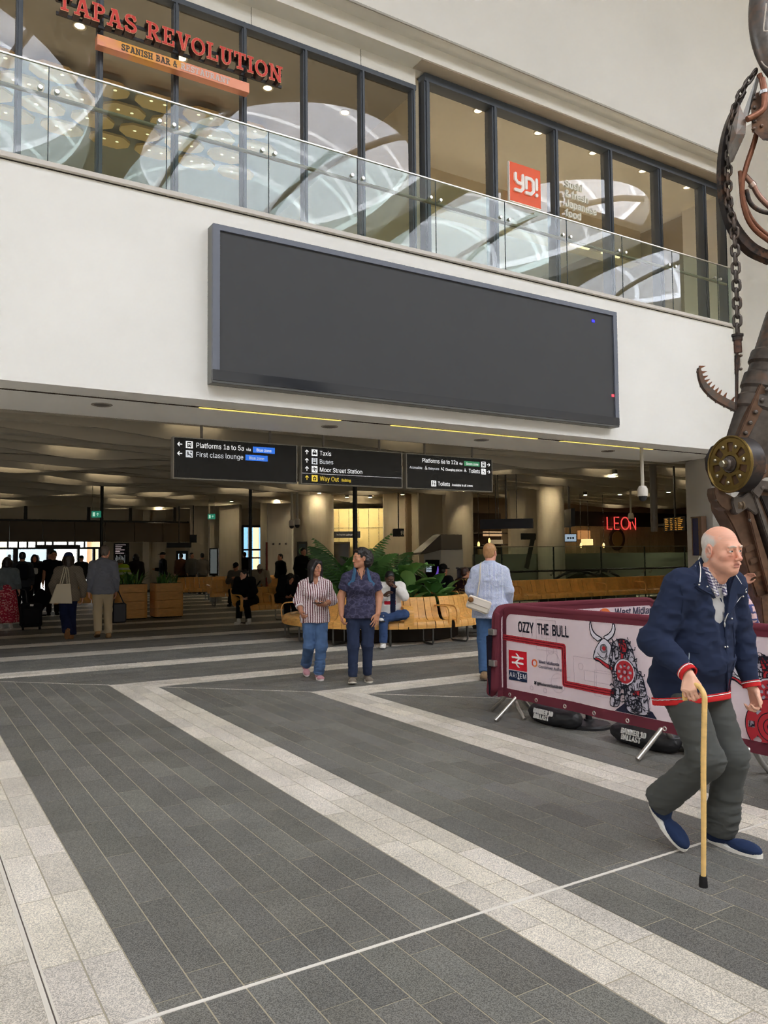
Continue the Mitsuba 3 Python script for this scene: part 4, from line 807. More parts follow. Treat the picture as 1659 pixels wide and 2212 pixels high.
# ---------------------------------------------------------------- planters and plants
def planter(x, y, w, d, h, label):
    k = thing('wooden_planter', label, 'planter', 'wooden planters')
    p = sbox(-w/2, -d/2, w/2, d/2).buffer(-.1).buffer(.1, 6)
    for j in range(4): part(k, 'board_ring', mv(ext(p, h/4-.006), (x, y, .03+j*h/4)), 'wood', S(206, 150, 84)*_r2.uniform(.93, 1.06), smooth=30)
    part(k, 'plinth', mv(ext(p.buffer(-.03), .03), (x, y, 0)), 'matte', S(30, 26, 22)); part(k, 'soil', mv(ext(p.buffer(-.04), .02), (x, y, h+.01)), 'matte', S(40, 30, 22))
planter(5.05, 20.5, .72, .62, .86, 'wooden planter box with grassy plants, nearer the man in the jumper')
planter(5.98, 20.55, .74, .62, .86, 'wooden planter box with grassy plants, right of its twin')
def blade(base, az, L, w, lean, curl, n=7):
    """a long leaf arching out"""
    t = np.linspace(0, 1, n); el = lean+curl*t; r = np.cumsum(np.r_[0, np.sin(el[:-1])])*L/(n-1); z = np.cumsum(np.r_[0, np.cos(el[:-1])])*L/(n-1)
    ww = w*np.sin(np.pi*np.clip(.12+.88*t, 0, 1))**.8; ww[-1] = w*.03
    u = np.array([math.cos(az), math.sin(az), 0]); s = np.array([-u[1], u[0], 0]); V = []
    for i in range(n):
        c = np.asarray(base)+u*r[i]+np.array([0, 0, z[i]]); V += [c-s*ww[i]+[0, 0, ww[i]*.35], c, c+s*ww[i]+[0, 0, ww[i]*.35]]
    F = []
    for i in range(n-1):
        for j in (0, 1): a = i*3+j; F += [[a, a+1, a+4], [a, a+4, a+3]]
    return tm(V, F)
def frond(base, az, L, lean, curl, n=13):
    t = np.linspace(0, 1, n); el = lean+curl*t; r = np.cumsum(np.r_[0, np.sin(el[:-1])])*L/(n-1); z = np.cumsum(np.r_[0, np.cos(el[:-1])])*L/(n-1); u = np.array([math.cos(az), math.sin(az), 0]); s = np.array([-u[1], u[0], 0])
    P = np.array([np.asarray(base)+u*r[i]+np.array([0, 0, z[i]]) for i in range(n)]); ms = [tube(P, np.linspace(.012, .004, n), 5)]
    for i in range(2, n):
        for q in (-1, 1):
            for e in (0, .5):
                c = P[i]*(1-e)+P[i-1]*e; ll = L*.30*math.sin(math.pi*min(1, .15+.8*t[i])); d = s*q*.8+u*.55+np.array([0, 0, -.25+.2*math.cos(el[i])]); d /= np.linalg.norm(d); wv = np.cross(d, s*q); wv = wv/(np.linalg.norm(wv)+1e-9)*.012
                ms.append(tm([c-wv, c+d*ll*.5-wv*1.6, c+d*ll+[0, 0, -.06*ll], c+d*ll*.5+wv*1.6, c+wv], [[0, 1, 3], [0, 3, 4], [1, 2, 3]]))
    return cat(ms)
GREEN = [S(84, 128, 64), S(104, 148, 78), S(66, 104, 56), S(122, 160, 92)]
def grass_plant(x, y, z, n, L, label):
    k = thing('grassy_plant', label, 'plant', 'grassy planter plants')
    for j in range(n): part(k, 'leaf', blade((x+_r2.uniform(-.25, .25), y+_r2.uniform(-.2, .2), z), _r2.uniform(0, 6.28), L*_r2.uniform(.7, 1.2), .022, _r2.uniform(.05, .5), _r2.uniform(.6, 1.8)), 'leaf', GREEN[j % 4]*.9, smooth=True)
grass_plant(5.05, 20.5, .86, 46, .42, 'grassy plant in the planter nearer the man in the jumper')
grass_plant(5.98, 20.55, .86, 46, .36, 'grassy plant in the right hand planter')
struct('planting_bed', mv(lathe([(1.36, 0), (1.40, .02), (1.40, .46), (1.3, .47), (1.29, .40), (.001, .40)], 48), (8.2, 13.2, 0)), 'matte', S(52, 46, 40), label='round dark planting bed inside the ring bench', cat='planter')
def big_leaf_plant(x, y, h, n, L, label, az0=0, spread=6.28, w=.42):
    k = thing('broad_leaf_plant', label, 'plant', 'broad leaved plants in the ring bench')
    part(k, 'stem', tube(smoothpath([(x, y, .4), (x+.05, y-.03, .4+h*.5), (x-.04, y+.02, .4+h)], 5), np.linspace(.025, .012, 11), 7), 'matte', S(84, 70, 46), smooth=40)
    for j in range(n):
        az = az0+_r2.uniform(-.5, .5)*spread; z = .45+h*(.15+.85*j/n)
        part(k, 'leaf', blade((x+.05*math.cos(az), y+.05*math.sin(az), z), az, L*_r2.uniform(.75, 1.15), L*w*_r2.uniform(.8, 1.1)*.5, _r2.uniform(.35, 1.0), _r2.uniform(.5, 1.3)), 'leaf', GREEN[_r2.randrange(4)]*_r2.uniform(.8, 1.25), smooth=True)
def palm(x, y, h, n, L, label, az0=0, spread=6.28):
    k = thing('palm_plant', label, 'plant', 'palms in the ring bench')
    part(k, 'stem', tube([(x, y, .4), (x, y, .4+h)], .05, 8), 'matte', S(70, 58, 40), smooth=40)
    for j in range(n): part(k, 'frond', frond((x, y, .4+h), az0+_r2.uniform(-.5, .5)*spread, L*_r2.uniform(.8, 1.15), _r2.uniform(.05, .55), _r2.uniform(.8, 1.7)), 'leaf', GREEN[_r2.randrange(3)]*_r2.uniform(.6, .95))
palm(7.6, 13.6, .35, 15, 1.5, 'tall feathery palm behind the woman in the dark T-shirt')
palm(8.5, 13.9, .3, 13, 1.35, 'feathery palm to the right of the tallest one')
palm(7.9, 12.9, .15, 9, 1.1, 'low palm in front of the taller ones')
F_ = math.pi*1.28
big_leaf_plant(8.05, 12.15, .78, 17, .50, 'broad leaved plant right of the seated man', F_, 3.6, .62)
big_leaf_plant(8.55, 12.1, .60, 16, .48, 'broad leaved plant behind the bench back', F_, 3.6, .62)
big_leaf_plant(8.95, 12.3, .40, 14, .42, 'low broad leaved plant near the bench end', F_, 3.8, .58)
big_leaf_plant(7.45, 12.3, .50, 13, .46, 'broad leaved plant between the two women', F_, 3.8, .6)
big_leaf_plant(7.05, 13.1, .5, 8, .85, 'long leaved plant left of the tall palm', math.pi*.9, 3.2, .22)
k = thing('red_leaved_plant', 'dark red leaved plant low in the planting bed', 'plant')
for j in range(18): part(k, 'leaf', blade((8.45+_r2.uniform(-.35, .3), 11.98+_r2.uniform(-.05, .12), .42), F_+_r2.uniform(-1.4, 1.4), .30, .05, _r2.uniform(.1, .8), .9), 'leaf', S(110, 30, 40)*_r2.uniform(.7, 1.2), smooth=True)
# ---------------------------------------------------------------- figures: smooth signed-distance bodies meshed as surface nets
def V3(*a): return np.array(a[0] if len(a) == 1 else a, float)
def unit(v): v = V3(v); return v/(np.linalg.norm(v)+1e-12)
def rc(a, b, ra, rb, k=.02, sq=None, op='+', cap=None): return ('rc', V3(a), V3(b), ra, rb, k, sq, op, cap)
def el(c, r, R=None, k=.02, op='+'): return ('el', V3(c), V3(r), R, k, op)
def prim_box(p):
    if p[0] == 'rc':
        a, b, r = p[1], p[2], max(p[3], p[4]); return np.minimum(a, b)-r, np.maximum(a, b)+r, p[5], p[7]
    r = max(p[2]) if p[3] is not None else p[2]; return p[1]-r, p[1]+r, p[4], p[5]
def prim_d(p, X, Y, Z):
    if p[0] == 'rc':
        _, a, b, ra, rb, k, sq, op, cap = p
        px, py, pz = X-a[0], Y-a[1], Z-a[2]; ba = b-a; f = 1.0
        if sq is not None:                                # flatten along sq[0] by sq[1]
            n, f = sq; q = (px*n[0]+py*n[1]+pz*n[2])*(f-1); px, py, pz = px+n[0]*q, py+n[1]*q, pz+n[2]*q; ba = ba+n*((ba@n)*(f-1))
        t = np.clip((px*ba[0]+py*ba[1]+pz*ba[2])/(ba@ba+1e-12), 0, 1)
        d = (np.sqrt((px-ba[0]*t)**2+(py-ba[1]*t)**2+(pz-ba[2]*t)**2)-(ra+(rb-ra)*t))/math.sqrt(f)
        if cap is not None:
            u = unit(b-a); d = np.maximum(d, (X-b[0])*u[0]+(Y-b[1])*u[1]+(Z-b[2])*u[2]-cap)
        return d
    _, c, r, R, k, op = p
    px, py, pz = X-c[0], Y-c[1], Z-c[2]
    if R is not None: px, py, pz = (px*R[0, i]+py*R[1, i]+pz*R[2, i] for i in range(3))
    k0 = np.sqrt((px/r[0])**2+(py/r[1])**2+(pz/r[2])**2); k1 = np.sqrt((px/r[0]**2)**2+(py/r[1]**2)**2+(pz/r[2]**2)**2)
    return k0*(k0-1)/(k1+1e-9)
def nets(D, lo, h):
    """surface nets of the grid D"""
    s = D < 0; n0, n1, n2 = D.shape
    c = s[:-1, :-1, :-1].astype(np.int8)
    tot = sum(s[i:n0-1+i, j:n1-1+j, k:n2-1+k].astype(np.int8) for i in (0, 1) for j in (0, 1) for k in (0, 1))
    act = np.argwhere((tot > 0) & (tot < 8))
    if not len(act): return tm(np.zeros((0, 3)), np.zeros((0, 3), int))
    idx = np.full((n0-1, n1-1, n2-1), -1, np.int32); idx[tuple(act.T)] = np.arange(len(act))
    P = np.zeros((len(act), 3)); N = np.zeros(len(act)); C = [np.array(q) for q in np.ndindex(2, 2, 2)]
    val = {tuple(q): D[act[:, 0]+q[0], act[:, 1]+q[1], act[:, 2]+q[2]] for q in C}
    for q in C:
        for ax in range(3):
            if q[ax] == 0:
                e = q.copy(); e[ax] = 1; a, b = val[tuple(q)], val[tuple(e)]; m = (a < 0) != (b < 0)
                t = np.where(m, a/(a-b+1e-20), 0); p = np.tile(q.astype(float), (len(act), 1)); p[:, ax] += t
                P += p*m[:, None]; N += m
    V = lo+(act+P/N[:, None])*h; F = []
    for ax in range(3):
        u, v = (ax+1) % 3, (ax+2) % 3
        sl0, sl1 = [slice(None)]*3, [slice(None)]*3; sl0[ax] = slice(0, -1); sl1[ax] = slice(1, None)
        a, b = s[tuple(sl0)], s[tuple(sl1)]; E = np.argwhere(a != b); E = E[(E[:, u] > 0) & (E[:, v] > 0) & (E[:, u] < D.shape[u]-1) & (E[:, v] < D.shape[v]-1)]
        ins = s[tuple(E.T)]; q = []
        for du, dv in ((1, 1), (0, 1), (0, 0), (1, 0)):
            c = E.copy(); c[:, u] -= du; c[:, v] -= dv; q.append(idx[tuple(c.T)])
        q = np.stack(q, 1); q[~ins] = q[~ins][:, ::-1]; F += [q[:, [0, 1, 2]], q[:, [0, 2, 3]]]
    return tm(V, np.vstack(F))
def sdf(prims, h, clip=None, pad=3):
    B = [prim_box(p) for p in prims]; P = [b for b in B if b[3] == '+']
    lo = np.min([b[0] for b in P], 0)-pad*h; hi = np.max([b[1] for b in P], 0)+pad*h
    n = np.ceil((hi-lo)/h).astype(int)+1; D = np.full(n, .5, np.float32)
    ax = [lo[i]+h*np.arange(n[i]) for i in range(3)]
    for p, (a, b, k, op) in zip(prims, B):
        m = max(k, 3*h)+h; i0 = np.clip(np.floor((a-m-lo)/h).astype(int), 0, n); i1 = np.clip(np.ceil((b+m-lo)/h).astype(int)+1, 0, n)
        if np.any(i1 <= i0): continue
        X, Y, Z = (ax[q][i0[q]:i1[q]].reshape([-1 if w == q else 1 for w in range(3)]) for q in range(3))
        d = prim_d(p, X, Y, Z); sl = tuple(slice(i0[q], i1[q]) for q in range(3)); O = D[sl]
        if op == '+': hh = np.maximum(k-np.abs(O-d), 0)/k; D[sl] = np.minimum(O, d)-hh*hh*k*.25
        else: hh = np.maximum(k-np.abs(O+d), 0)/k; D[sl] = np.maximum(O, -d)+hh*hh*k*.25
    if clip is not None:
        X, Y, Z = (ax[q].reshape([-1 if w == q else 1 for w in range(3)]) for q in range(3)); D = np.maximum(D, clip(X, Y, Z))
    D[0] = D[-1] = .5; D[:, 0] = D[:, -1] = .5; D[:, :, 0] = D[:, :, -1] = .5
    return nets(D, lo, h)
def vnormals(m):
    v, f = np.asarray(m.vertices), np.asarray(m.faces); n = np.zeros_like(v); q = np.cross(v[f[:, 1]]-v[f[:, 0]], v[f[:, 2]]-v[f[:, 0]])
    for k in range(3): np.add.at(n, f[:, k], q)
    return n/(np.linalg.norm(n, axis=1, keepdims=True)+1e-12)
def crease(m, amp, fr, seed=0, ridge=True):
    v = np.asarray(m.vertices); q = meshkit.fbm(v*np.asarray(fr, float)+seed*3.1, 3, seed)
    q = (1-np.abs(2*q-1)*2.2) if ridge else (q-.5)*2
    a = amp(v) if callable(amp) else amp
    return tm(v+vnormals(m)*(q*a)[:, None], m.faces)
def ctr(m): return np.asarray(m.vertices)[np.asarray(m.faces)].mean(1)
def rot(yaw=0, pitch=0, roll=0):
    """yaw: turn to the left, pitch: nod down, roll: tilt to the right"""
    y, p, r = map(math.radians, (yaw, pitch, roll))
    Ry = np.array([[math.cos(y), -math.sin(y), 0], [math.sin(y), math.cos(y), 0], [0, 0, 1]])
    Rp = np.array([[1, 0, 0], [0, math.cos(p), math.sin(p)], [0, -math.sin(p), math.cos(p)]])
    Rr = np.array([[math.cos(r), 0, math.sin(r)], [0, 1, 0], [-math.sin(r), 0, math.cos(r)]])
    return Ry@Rp@Rr
def head_prims(c, R, s, female=False, old=False, detail=True):
    T_ = lambda *p: c+R@(np.array(p)*s)
    E = lambda p, r, k=.02, op='+': el(T_(*p), np.array(r)*s, R, k*s, op)
    K = lambda a, b, ra, rb, k=.02, op='+': rc(T_(*a), T_(*b), ra*s, rb*s, k*s, None, op)
    jw = .040 if female else .044
    P = [E((0, -.014, .034), (.074, .092, .082)), E((0, .026, -.03), (.056 if female else .06, .060, .086), .03), K((jw, .0, -.055), (.014, .060, -.098), .021, .018, .03), K((-jw, .0, -.055), (-.014, .060, -.098), .021, .018, .03),
         E((0, .070, -.099), (.019, .016, .017), .02), E((.041, .052, -.026), (.022, .022, .020), .02), E((-.041, .052, -.026), (.022, .022, .020), .02), K((-.030, .072, .020), (.030, .072, .020), .014, .014, .018)]
    for q in (-1, 1): P += [E((q*.030, .094, -.002), (.017, .012, .011), .014, '-')]
    nz = 1.0 if old else (.86 if female else .95)
    P += [K((0, .083, .012), (0, .084+.022*nz, -.032), .0075, .0098*nz, .014), E((0, .085+.024*nz, -.037), (.0118*nz, .0105, .0105*nz), .010), E((.012*nz, .098, -.043), (.009*nz, .010, .008), .006), E((-.012*nz, .098, -.043), (.009*nz, .010, .008), .006),
          K((-.021, .080, -.068), (.021, .080, -.068), .0075, .0075, .012), K((-.014, .0875 if old else .089, -.065), (.014, .0875 if old else .089, -.065), .0048 if old else .006, .0048 if old else .006, .007), K((-.013, .0855 if old else .087, -.078), (.013, .0855 if old else .087, -.078), .0056 if old else .0068, .0056 if old else .0068, .007), K((-.026, .092, -.0715), (.026, .092, -.0715), .0022, .0022, .004, '-')]
    if detail:
        for q in (-1, 1):
            P += [K((q*.016, .079, .003), (q*.030, .0862, .0072), .0045, .0052, .004), K((q*.030, .0862, .0072), (q*.046, .077, .001), .0052, .0045, .004), K((q*.018, .078, -.007), (q*.031, .0855, -.0105), .0036, .004, .004), K((q*.031, .0855, -.0105), (q*.044, .077, -.006), .004, .0036, .004)]
        if old:
            for q in (-1, 1): P += [K((q*.020, .094, -.047), (q*.034, .078, -.084), .0035, .003, .006, '-'), E((q*.034, .046, -.080), (.018, .024, .020), .02), E((q*.031, .081, -.021), (.012, .006, .006), .008), K((q*.012, .092, .020), (q*.040, .080, .017), .0065, .0075, .008), K((q*.006, .094, .030), (q*.007, .094, .014), .0016, .0016, .003, '-')]
            P += [K((0, .046, -.104), (0, .004, -.150), .014, .022, .03)]
    for q in (-1, 1): P += [E((q*.078, -.012, -.006), (.0085, .019, .031 if not old else .035), .008), E((q*.089, -.004, .0), (.010, .012, .020), .003, '-'), K((q*.082, -.002, -.012), (q*.083, -.008, .006), .004, .0035, .004)]
    return P
def hand_prims(w, d, n, th, L=.185, curl=(15, 20, 15), thumb=25, spread=0, r=1.0):
    """palm and five fingers from the wrist: d along the hand, n the way the palm looks, th towards the thumb"""
    d = unit(d); n = unit(n-d*(n@d)); th = unit(np.cross(n, d)*np.sign(np.cross(n, d)@th+1e-9)); P = []; q = L/.185
    for i in range(4):                                    # index .. little
        o = (1.5-i)*.0195*q; kn = w+d*(.088-.006*abs(i-1))*q+th*o; P.append(rc(w+d*.008*q+th*o*.55, kn, .0145*q, .0115*q, .012))
        a = math.radians(spread*(1.5-i)); dd = unit(d*math.cos(a)+th*math.sin(a)); p = kn; ln = [.043, .047, .044, .034][i]*q; ang = 0
        for j, (f, rr) in enumerate(((1, .0092), (.62, .0084), (.5, .0076))):
            ang += math.radians(curl[j]); u = dd*math.cos(ang)+n*math.sin(ang); e = p+u*ln*f; P.append(rc(p, e, rr*q*r*(.88 if i == 3 else 1), rr*q*r*.92*(.88 if i == 3 else 1), .004)); p = e
    b = w+d*.022*q+th*.024*q; a = math.radians(thumb); u = unit(d*.75+th*.75*math.cos(a)+n*math.sin(a)); m = b+u*.040*q; e = m+unit(d*.9+th*.25+n*.35*math.sin(a))*.032*q; f = e+unit(d+n*.2*math.sin(a))*.024*q
    return P+[rc(b, m, .0155*q, .0115*q, .012), rc(m, e, .011*q*r, .0098*q*r, .004), rc(e, f, .0096*q*r, .008*q*r, .004)]
SKIN = {'pale': S(226, 176, 150), 'ruddy': S(222, 162, 136), 'tan': S(190, 134, 104), 'brown': S(176, 122, 94), 'deep': S(84, 56, 42)}
def body_pose(H, **J):
    """default standing joints (x right, y forward, z up), overridden by J"""
    sw, hw = .102*H, .052*H
    D = dict(pelvis=(0, 0, .53*H), chest=(0, 0, .70*H), neck=(0, -.005, .835*H), head=(0, .02, .935*H), sh_r=(sw, 0, .792*H), sh_l=(-sw, 0, .792*H), hip_r=(hw, 0, .515*H), hip_l=(-hw, 0, .515*H))
    D.update(el_r=(sw+.03*H, -.015*H, .645*H), el_l=(-sw-.03*H, -.015*H, .645*H), wr_r=(sw+.035*H, .03*H, .50*H), wr_l=(-sw-.035*H, .03*H, .50*H))
    D.update(kn_r=(hw*1.05, .01, .285*H), kn_l=(-hw*1.05, .01, .285*H), an_r=(hw*1.1, -.02, .05*H), an_l=(-hw*1.1, -.02, .05*H))
    D.update(toe_r=(hw*1.25, .11*H-.02, .004*H), toe_l=(-hw*1.25, .11*H-.02, .004*H)); D.update(J)
    return {k: V3(v) for k, v in D.items()}
def torso_prims(J, H, t=0, fem=False, belly=0, fat=1.0):
    n = V3(0, 1, 0); up = unit(J['neck']-J['pelvis']); f = unit(np.cross(unit(J['sh_r']-J['sh_l']), up)*-1); f = f if f[1] > -.5 else -f
    side = unit(J['sh_r']-J['sh_l']); f = np.cross(up, side); f = unit(f)
    hw, cw = (.093, .086) if fem else (.086, .098); hw, cw = hw*H*fat+t, cw*H*fat+t
    mid = (J['pelvis']+J['chest'])/2
    P = [rc(J['pelvis']-up*.01*H, mid, hw, (hw+cw)*.5*(.90 if fem else .98), .04, (f, 1.42)), rc(mid, J['chest']+up*.025*H, (hw+cw)*.5*(.90 if fem else .98), cw, .05, (f, 1.42)), rc(J['chest']+up*.025*H, J['neck']-up*.035*H, cw*.98, .055*H+t, .05, (f, 1.4))]
    for s in 'rl':
        P += [rc(J['neck']-up*.025*H, J['sh_'+s], .036*H+t, .036*H+t*1.0, .04)]
        P += [el(J['hip_'+s]+f*-.028*H, np.array([.052, .05, .055])*H*fat+t, None, .05)]
    if fem:
        for q in (-1, 1): P += [el(J['chest']+up*.012*H+side*q*.040*H+f*.055*H*fat, np.array([.040, .036, .040])*H*fat+t*.8, None, .04)]
    if belly: P += [el(mid+f*.035*H, np.array([.08, .055, .075])*H*(1+belly)+t, None, .06)]
    return P, f, up, side
def arm_prims(J, H, s, t=0, a=1, b=1, fat=1.0, capw=None, wt=None):
    """a, b: how much of the upper arm and forearm"""
    A, B, C = J['sh_'+s], J['el_'+s], J['wr_'+s]; P = []
    if a < 1: return [rc(A, A+(B-A)*a, .033*H*fat+t, (.033-.006*a)*H*fat+t*1.1, .03, None, '+', 0)]
    P.append(rc(A, B, .032*H*fat+t, .0255*H*fat+t, .03))
    if b > 0: P.append(rc(B, B+(C-B)*b, .026*H*fat+t, (.026-.0095*b)*H*fat+(t*.9 if wt is None else wt), .02, None, '+', 0 if b < 1 or capw is not None else None))
    return P
def leg_prims(J, H, s, t=0, fat=1.0, flare=0, cap=None):
    A, B, C = J['hip_'+s], J['kn_'+s], J['an_'+s]
    return [rc(A, B, .050*H*fat+t, .035*H*fat+t, .04), rc(B, C, .036*H*fat+t, .0235*H*fat+t+flare, .03, None, '+', cap)]
def feet(k, J, H, up_col, sole_col, h, mat='cloth', tf=None, strap=None):
    for s in 'rl':
        an, toe = J['an_'+s], J['toe_'+s]; ph = J.get('heel_'+s)
        heel = ph if ph is not None else V3(an[0]-(toe-an)[0]*.28, an[1]-(toe-an)[1]*.28, an[2]-.046*H)
        d = unit(toe-heel); side = unit(np.cross(d, [0, 0, 1])); up = np.cross(side, d); L = np.linalg.norm(toe-heel); B = np.stack([side, d, up], 1)
        W = .030*H
        P = [el(heel+d*.30*L*.55+up*.022*H, np.array([W*.86, .24*L, .026*H]), B, .02), el(heel+d*.70*L+up*.014*H, np.array([W, .30*L, .020*H]), B, .03), rc(heel+d*.22*L+up*.03*H, an+V3(0, 0, .01), W*.82, .026*H, .025)]
        q = lambda X, Y, Z: -((X-heel[0])*up[0]+(Y-heel[1])*up[1]+(Z-heel[2])*up[2])+.010
        u = part(k, 'shoe', tf(crease(sdf(P, h, q), .0015, 30, 5)), mat, up_col, smooth=True)
        o = Polygon([(W*1.04*(math.cos(a)*(.86 if math.sin(a) < 0 else 1)), L*(.5+.52*math.sin(a))) for a in np.linspace(0, 2*np.pi, 28, endpoint=False)])
        part(u, 'sole', tf(tm(np.asarray(ext(o, .020).vertices)@B.T+heel-up*.004, ext(o, .020).faces)), 'satin', sole_col)
def face_colour(skin, lips=None, brow=None, flush=.06, stubble=0, female=False):
    lips = S(176, 96, 90) if lips is None else lips; brow = S(60, 44, 36) if brow is None else brow
    def fn(P, c, R, s):
        q = (P-c)@R/s; x, y, z = np.abs(q[:, 0]), q[:, 1], q[:, 2]; col = np.tile(skin, (len(P), 1)); n = meshkit.fbm(q*60, 3, 2)[:, None]
        col = col*(.93+.14*n)
        red = np.exp(-((x-.04)**2+(z+.035)**2)/.0006)*(y > .02)+.9*np.exp(-(x**2+(z+.036)**2)/.00025)*(y > .09)+.7*((x > .071)&(z > -.05)&(z < .03))
        col = col*(1-flush*np.clip(red, 0, 1)[:, None]*np.array([.1, 1.1, 1.0]))
        w = np.clip((.021-x)/.006, 0, 1)*(y > .078)*np.clip((z+.087)/.004, 0, 1)*np.clip((-.059-z)/.004, 0, 1); col = col+(lips-col)*w[:, None]*.8
        m = (x > .013)&(x < .046)&(y > .055)&(np.abs(z-.021+.25*np.abs(x-.028)) < (.0045 if female else .0055)); col[m] = .3*col[m]+.7*brow
        m = (x > .080)&(np.abs(z) < .02)&(y > -.02)&(y < .012); col[m] = col[m]*.72
        if stubble == .5:
            w = np.exp(-((z-.062)/.016)**2)*(y > .03)*(.5+.5*np.sin(z*620+q[:, 0]*14)); col = col*(1-.10*w[:, None]); g = np.clip((meshkit.fbm(q*45, 2, 5)-.42)*4, 0, 1)*np.clip((.02-y)/.05, 0, 1)*np.clip((.075-z)/.03, 0, 1)*(z > -.05); col = col+(S(206, 196, 188)-col)*g[:, None]*.55
        if stubble: m = (z < -.045)&(y > 0); col[m] = col[m]*(1-stubble*.15)+np.array([.03, .03, .032])*stubble*.3
        return col
    return fn
def person(label, H, at, facing, J, top, bottom, shoes, skin='pale', hair=None, fem=False, old=False, h=.012, hh=None, head=(0, 0, 0), hands=None, belly=0, fat=1.0, extra=None, face=None, group=None, hs=1.0):
    """at: ground point, facing: direction on the ground; head: (yaw, pitch, roll)"""
    k = thing('person', label, 'person', group); J = body_pose(H, **J); fa = math.atan2(facing[1], facing[0])-math.pi/2
    tf = lambda m: mv(rz(m, fa), (at[0], at[1], 0)); R = rot(*head); s = H/1.75*1.04*hs; c = J['head']; sk = SKIN[skin] if isinstance(skin, str) else skin
    hh = hh or h*.55; det = hh < .006
    low = dict(J); TP, f, up, side = torso_prims(J, H, -.012, fem, belly, fat)
    nb = c+R@(np.array([0, -.022, -.07])*s); neck = [rc(nb, J['neck']-up*.01*H, (.046 if fem else .054)*s, (.05 if fem else .06)*s, .03)]
    B = list(TP)+neck
    for q in 'rl':
        cov = top.get('sleeve', 'long'); B += arm_prims(J, H, q, -.004 if cov == 'long' else .002, fat=fat); B += leg_prims(J, H, q, -.012)
        hp = (hands or {}).get(q, {}); d = unit(J['wr_'+q]-J['el_'+q]); d = unit(hp.get('d', d)); sgn = 1 if q == 'r' else -1
        n = hp.get('n', V3(-sgn, 0, 0)); th = hp.get('th', V3(0, 1, 0)); B += hand_prims(J['wr_'+q]+d*.004*H, V3(d), V3(n), V3(th), .107*H, hp.get('curl', (22, 28, 22)), hp.get('thumb', 25), hp.get('spread', 0))
    fc = (face or face_colour(sk, female=fem))
    hp_ = head_prims(c, R, s, fem, old, det)
    if det or hh < h:
        bm = sdf(B, h); nk = rc(nb, nb+(J['neck']-nb)*.75, (.046 if fem else .054)*s, (.048 if fem else .058)*s, .03*s)
        hm = sdf(hp_+[nk], hh); cb = np.tile(sk, (len(bm.faces), 1)); ch = fc(ctr(hm), c, R, s); bm = cat([bm, hm]); col = np.vstack([cb, ch])
    else:
        bm = sdf(B+hp_, h); P = ctr(bm); col = np.tile(sk, (len(P), 1)); m = ((P-c)@R)[:, 2] > -.11*s; col[m] = fc(P[m], c, R, s)
    MESH['body'] = tf(bm)
    part(k, 'body', MESH['body'], 'skin', col, smooth=True)
    T_ = lambda *p: c+R@(np.array(p)*s)
    if det:
        for q in (-1, 1):
            o = T_(q*.030, .0765, -.0015); b = trimesh.creation.icosphere(3); v = np.asarray(b.vertices); g = unit(R@np.array([0, 1, .0])); a = v@g; a = a[np.asarray(b.faces)].mean(1)
            col = np.where((a > .985)[:, None], S(12, 10, 10), np.where((a > .90)[:, None], S(70, 62, 56) if old else S(48, 30, 22), S(214, 206, 198)))
            part(k, 'eye', tf(tm(v*.0122*s+o, b.faces)), 'gloss', col, smooth=True)
    if hair: hair(k, tf, T_, c, R, s, min(h, .008) if det else max(h*.8, .008))
    # clothes
    t = top.get('t', .012); cov = top.get('sleeve', 'long'); hem = top.get('hem', .47*H)
    TP, *_ = torso_prims(J, H, t, fem, belly, fat); sl = {'long': (1, .97), 'short': (.62, 0), '34': (1, .45), 'none': (0, 0)}[cov]; P = list(TP)
    dn = unit(J['pelvis']-J['chest'])
    if hem < J['pelvis'][2]: P.append(rc(J['pelvis'], J['pelvis']+V3(0, 0, hem-J['pelvis'][2]-.08), .099*H*fat+t, .102*H*fat+t+top.get('flare', 0), .04, (f, 1.34)))
    for q in 'rl':
        if sl[0]: P += arm_prims(J, H, q, t*1.05, sl[0], sl[1], fat, capw=0, wt=top.get('wt'))
    cuts = [rc(J['neck']+up*.012*H, nb+up*.08, .047*s, .05*s, .012, None, '-')]+(top['cuts'](J, f, up, side) if 'cuts' in top else [])
    if top.get('collar'): P.append( rc(J['neck']-up*.03*H, J['neck']+up*top['collar']*H+V3(0, .01, 0), .066*s+t*.5, .052*s+t*.6, .02))
    if top.get('vneck'): cuts += [rc(J['neck']+f*.05+up*.03, J['neck']-up*top['vneck']+f*.14, .062, .010, .01, None, '-'), rc(J['neck']+f*.09+up*.03, J['neck']-up*top['vneck']+f*.20, .062, .012, .01, None, '-')]
    sheer = top.get('slope', 0)
    if 'more' in top: P += top['more'](J, f, up, side)
    m = sdf(P+cuts, h, lambda X, Y, Z: hem+sheer*Y+0*X-Z); m = crease(m, top.get('fold', .006), top.get('ff', (9, 9, 13)), 3)
    cf = top['col']; col = cf(ctr(m), J) if callable(cf) else cf
    MESH['top'] = tf(m); MESH['P'] = P+cuts; MESH['local'] = m
    tk = part(k, top.get('name', 'top'), MESH['top'], top.get('mat', 'cloth'), col, smooth=True)
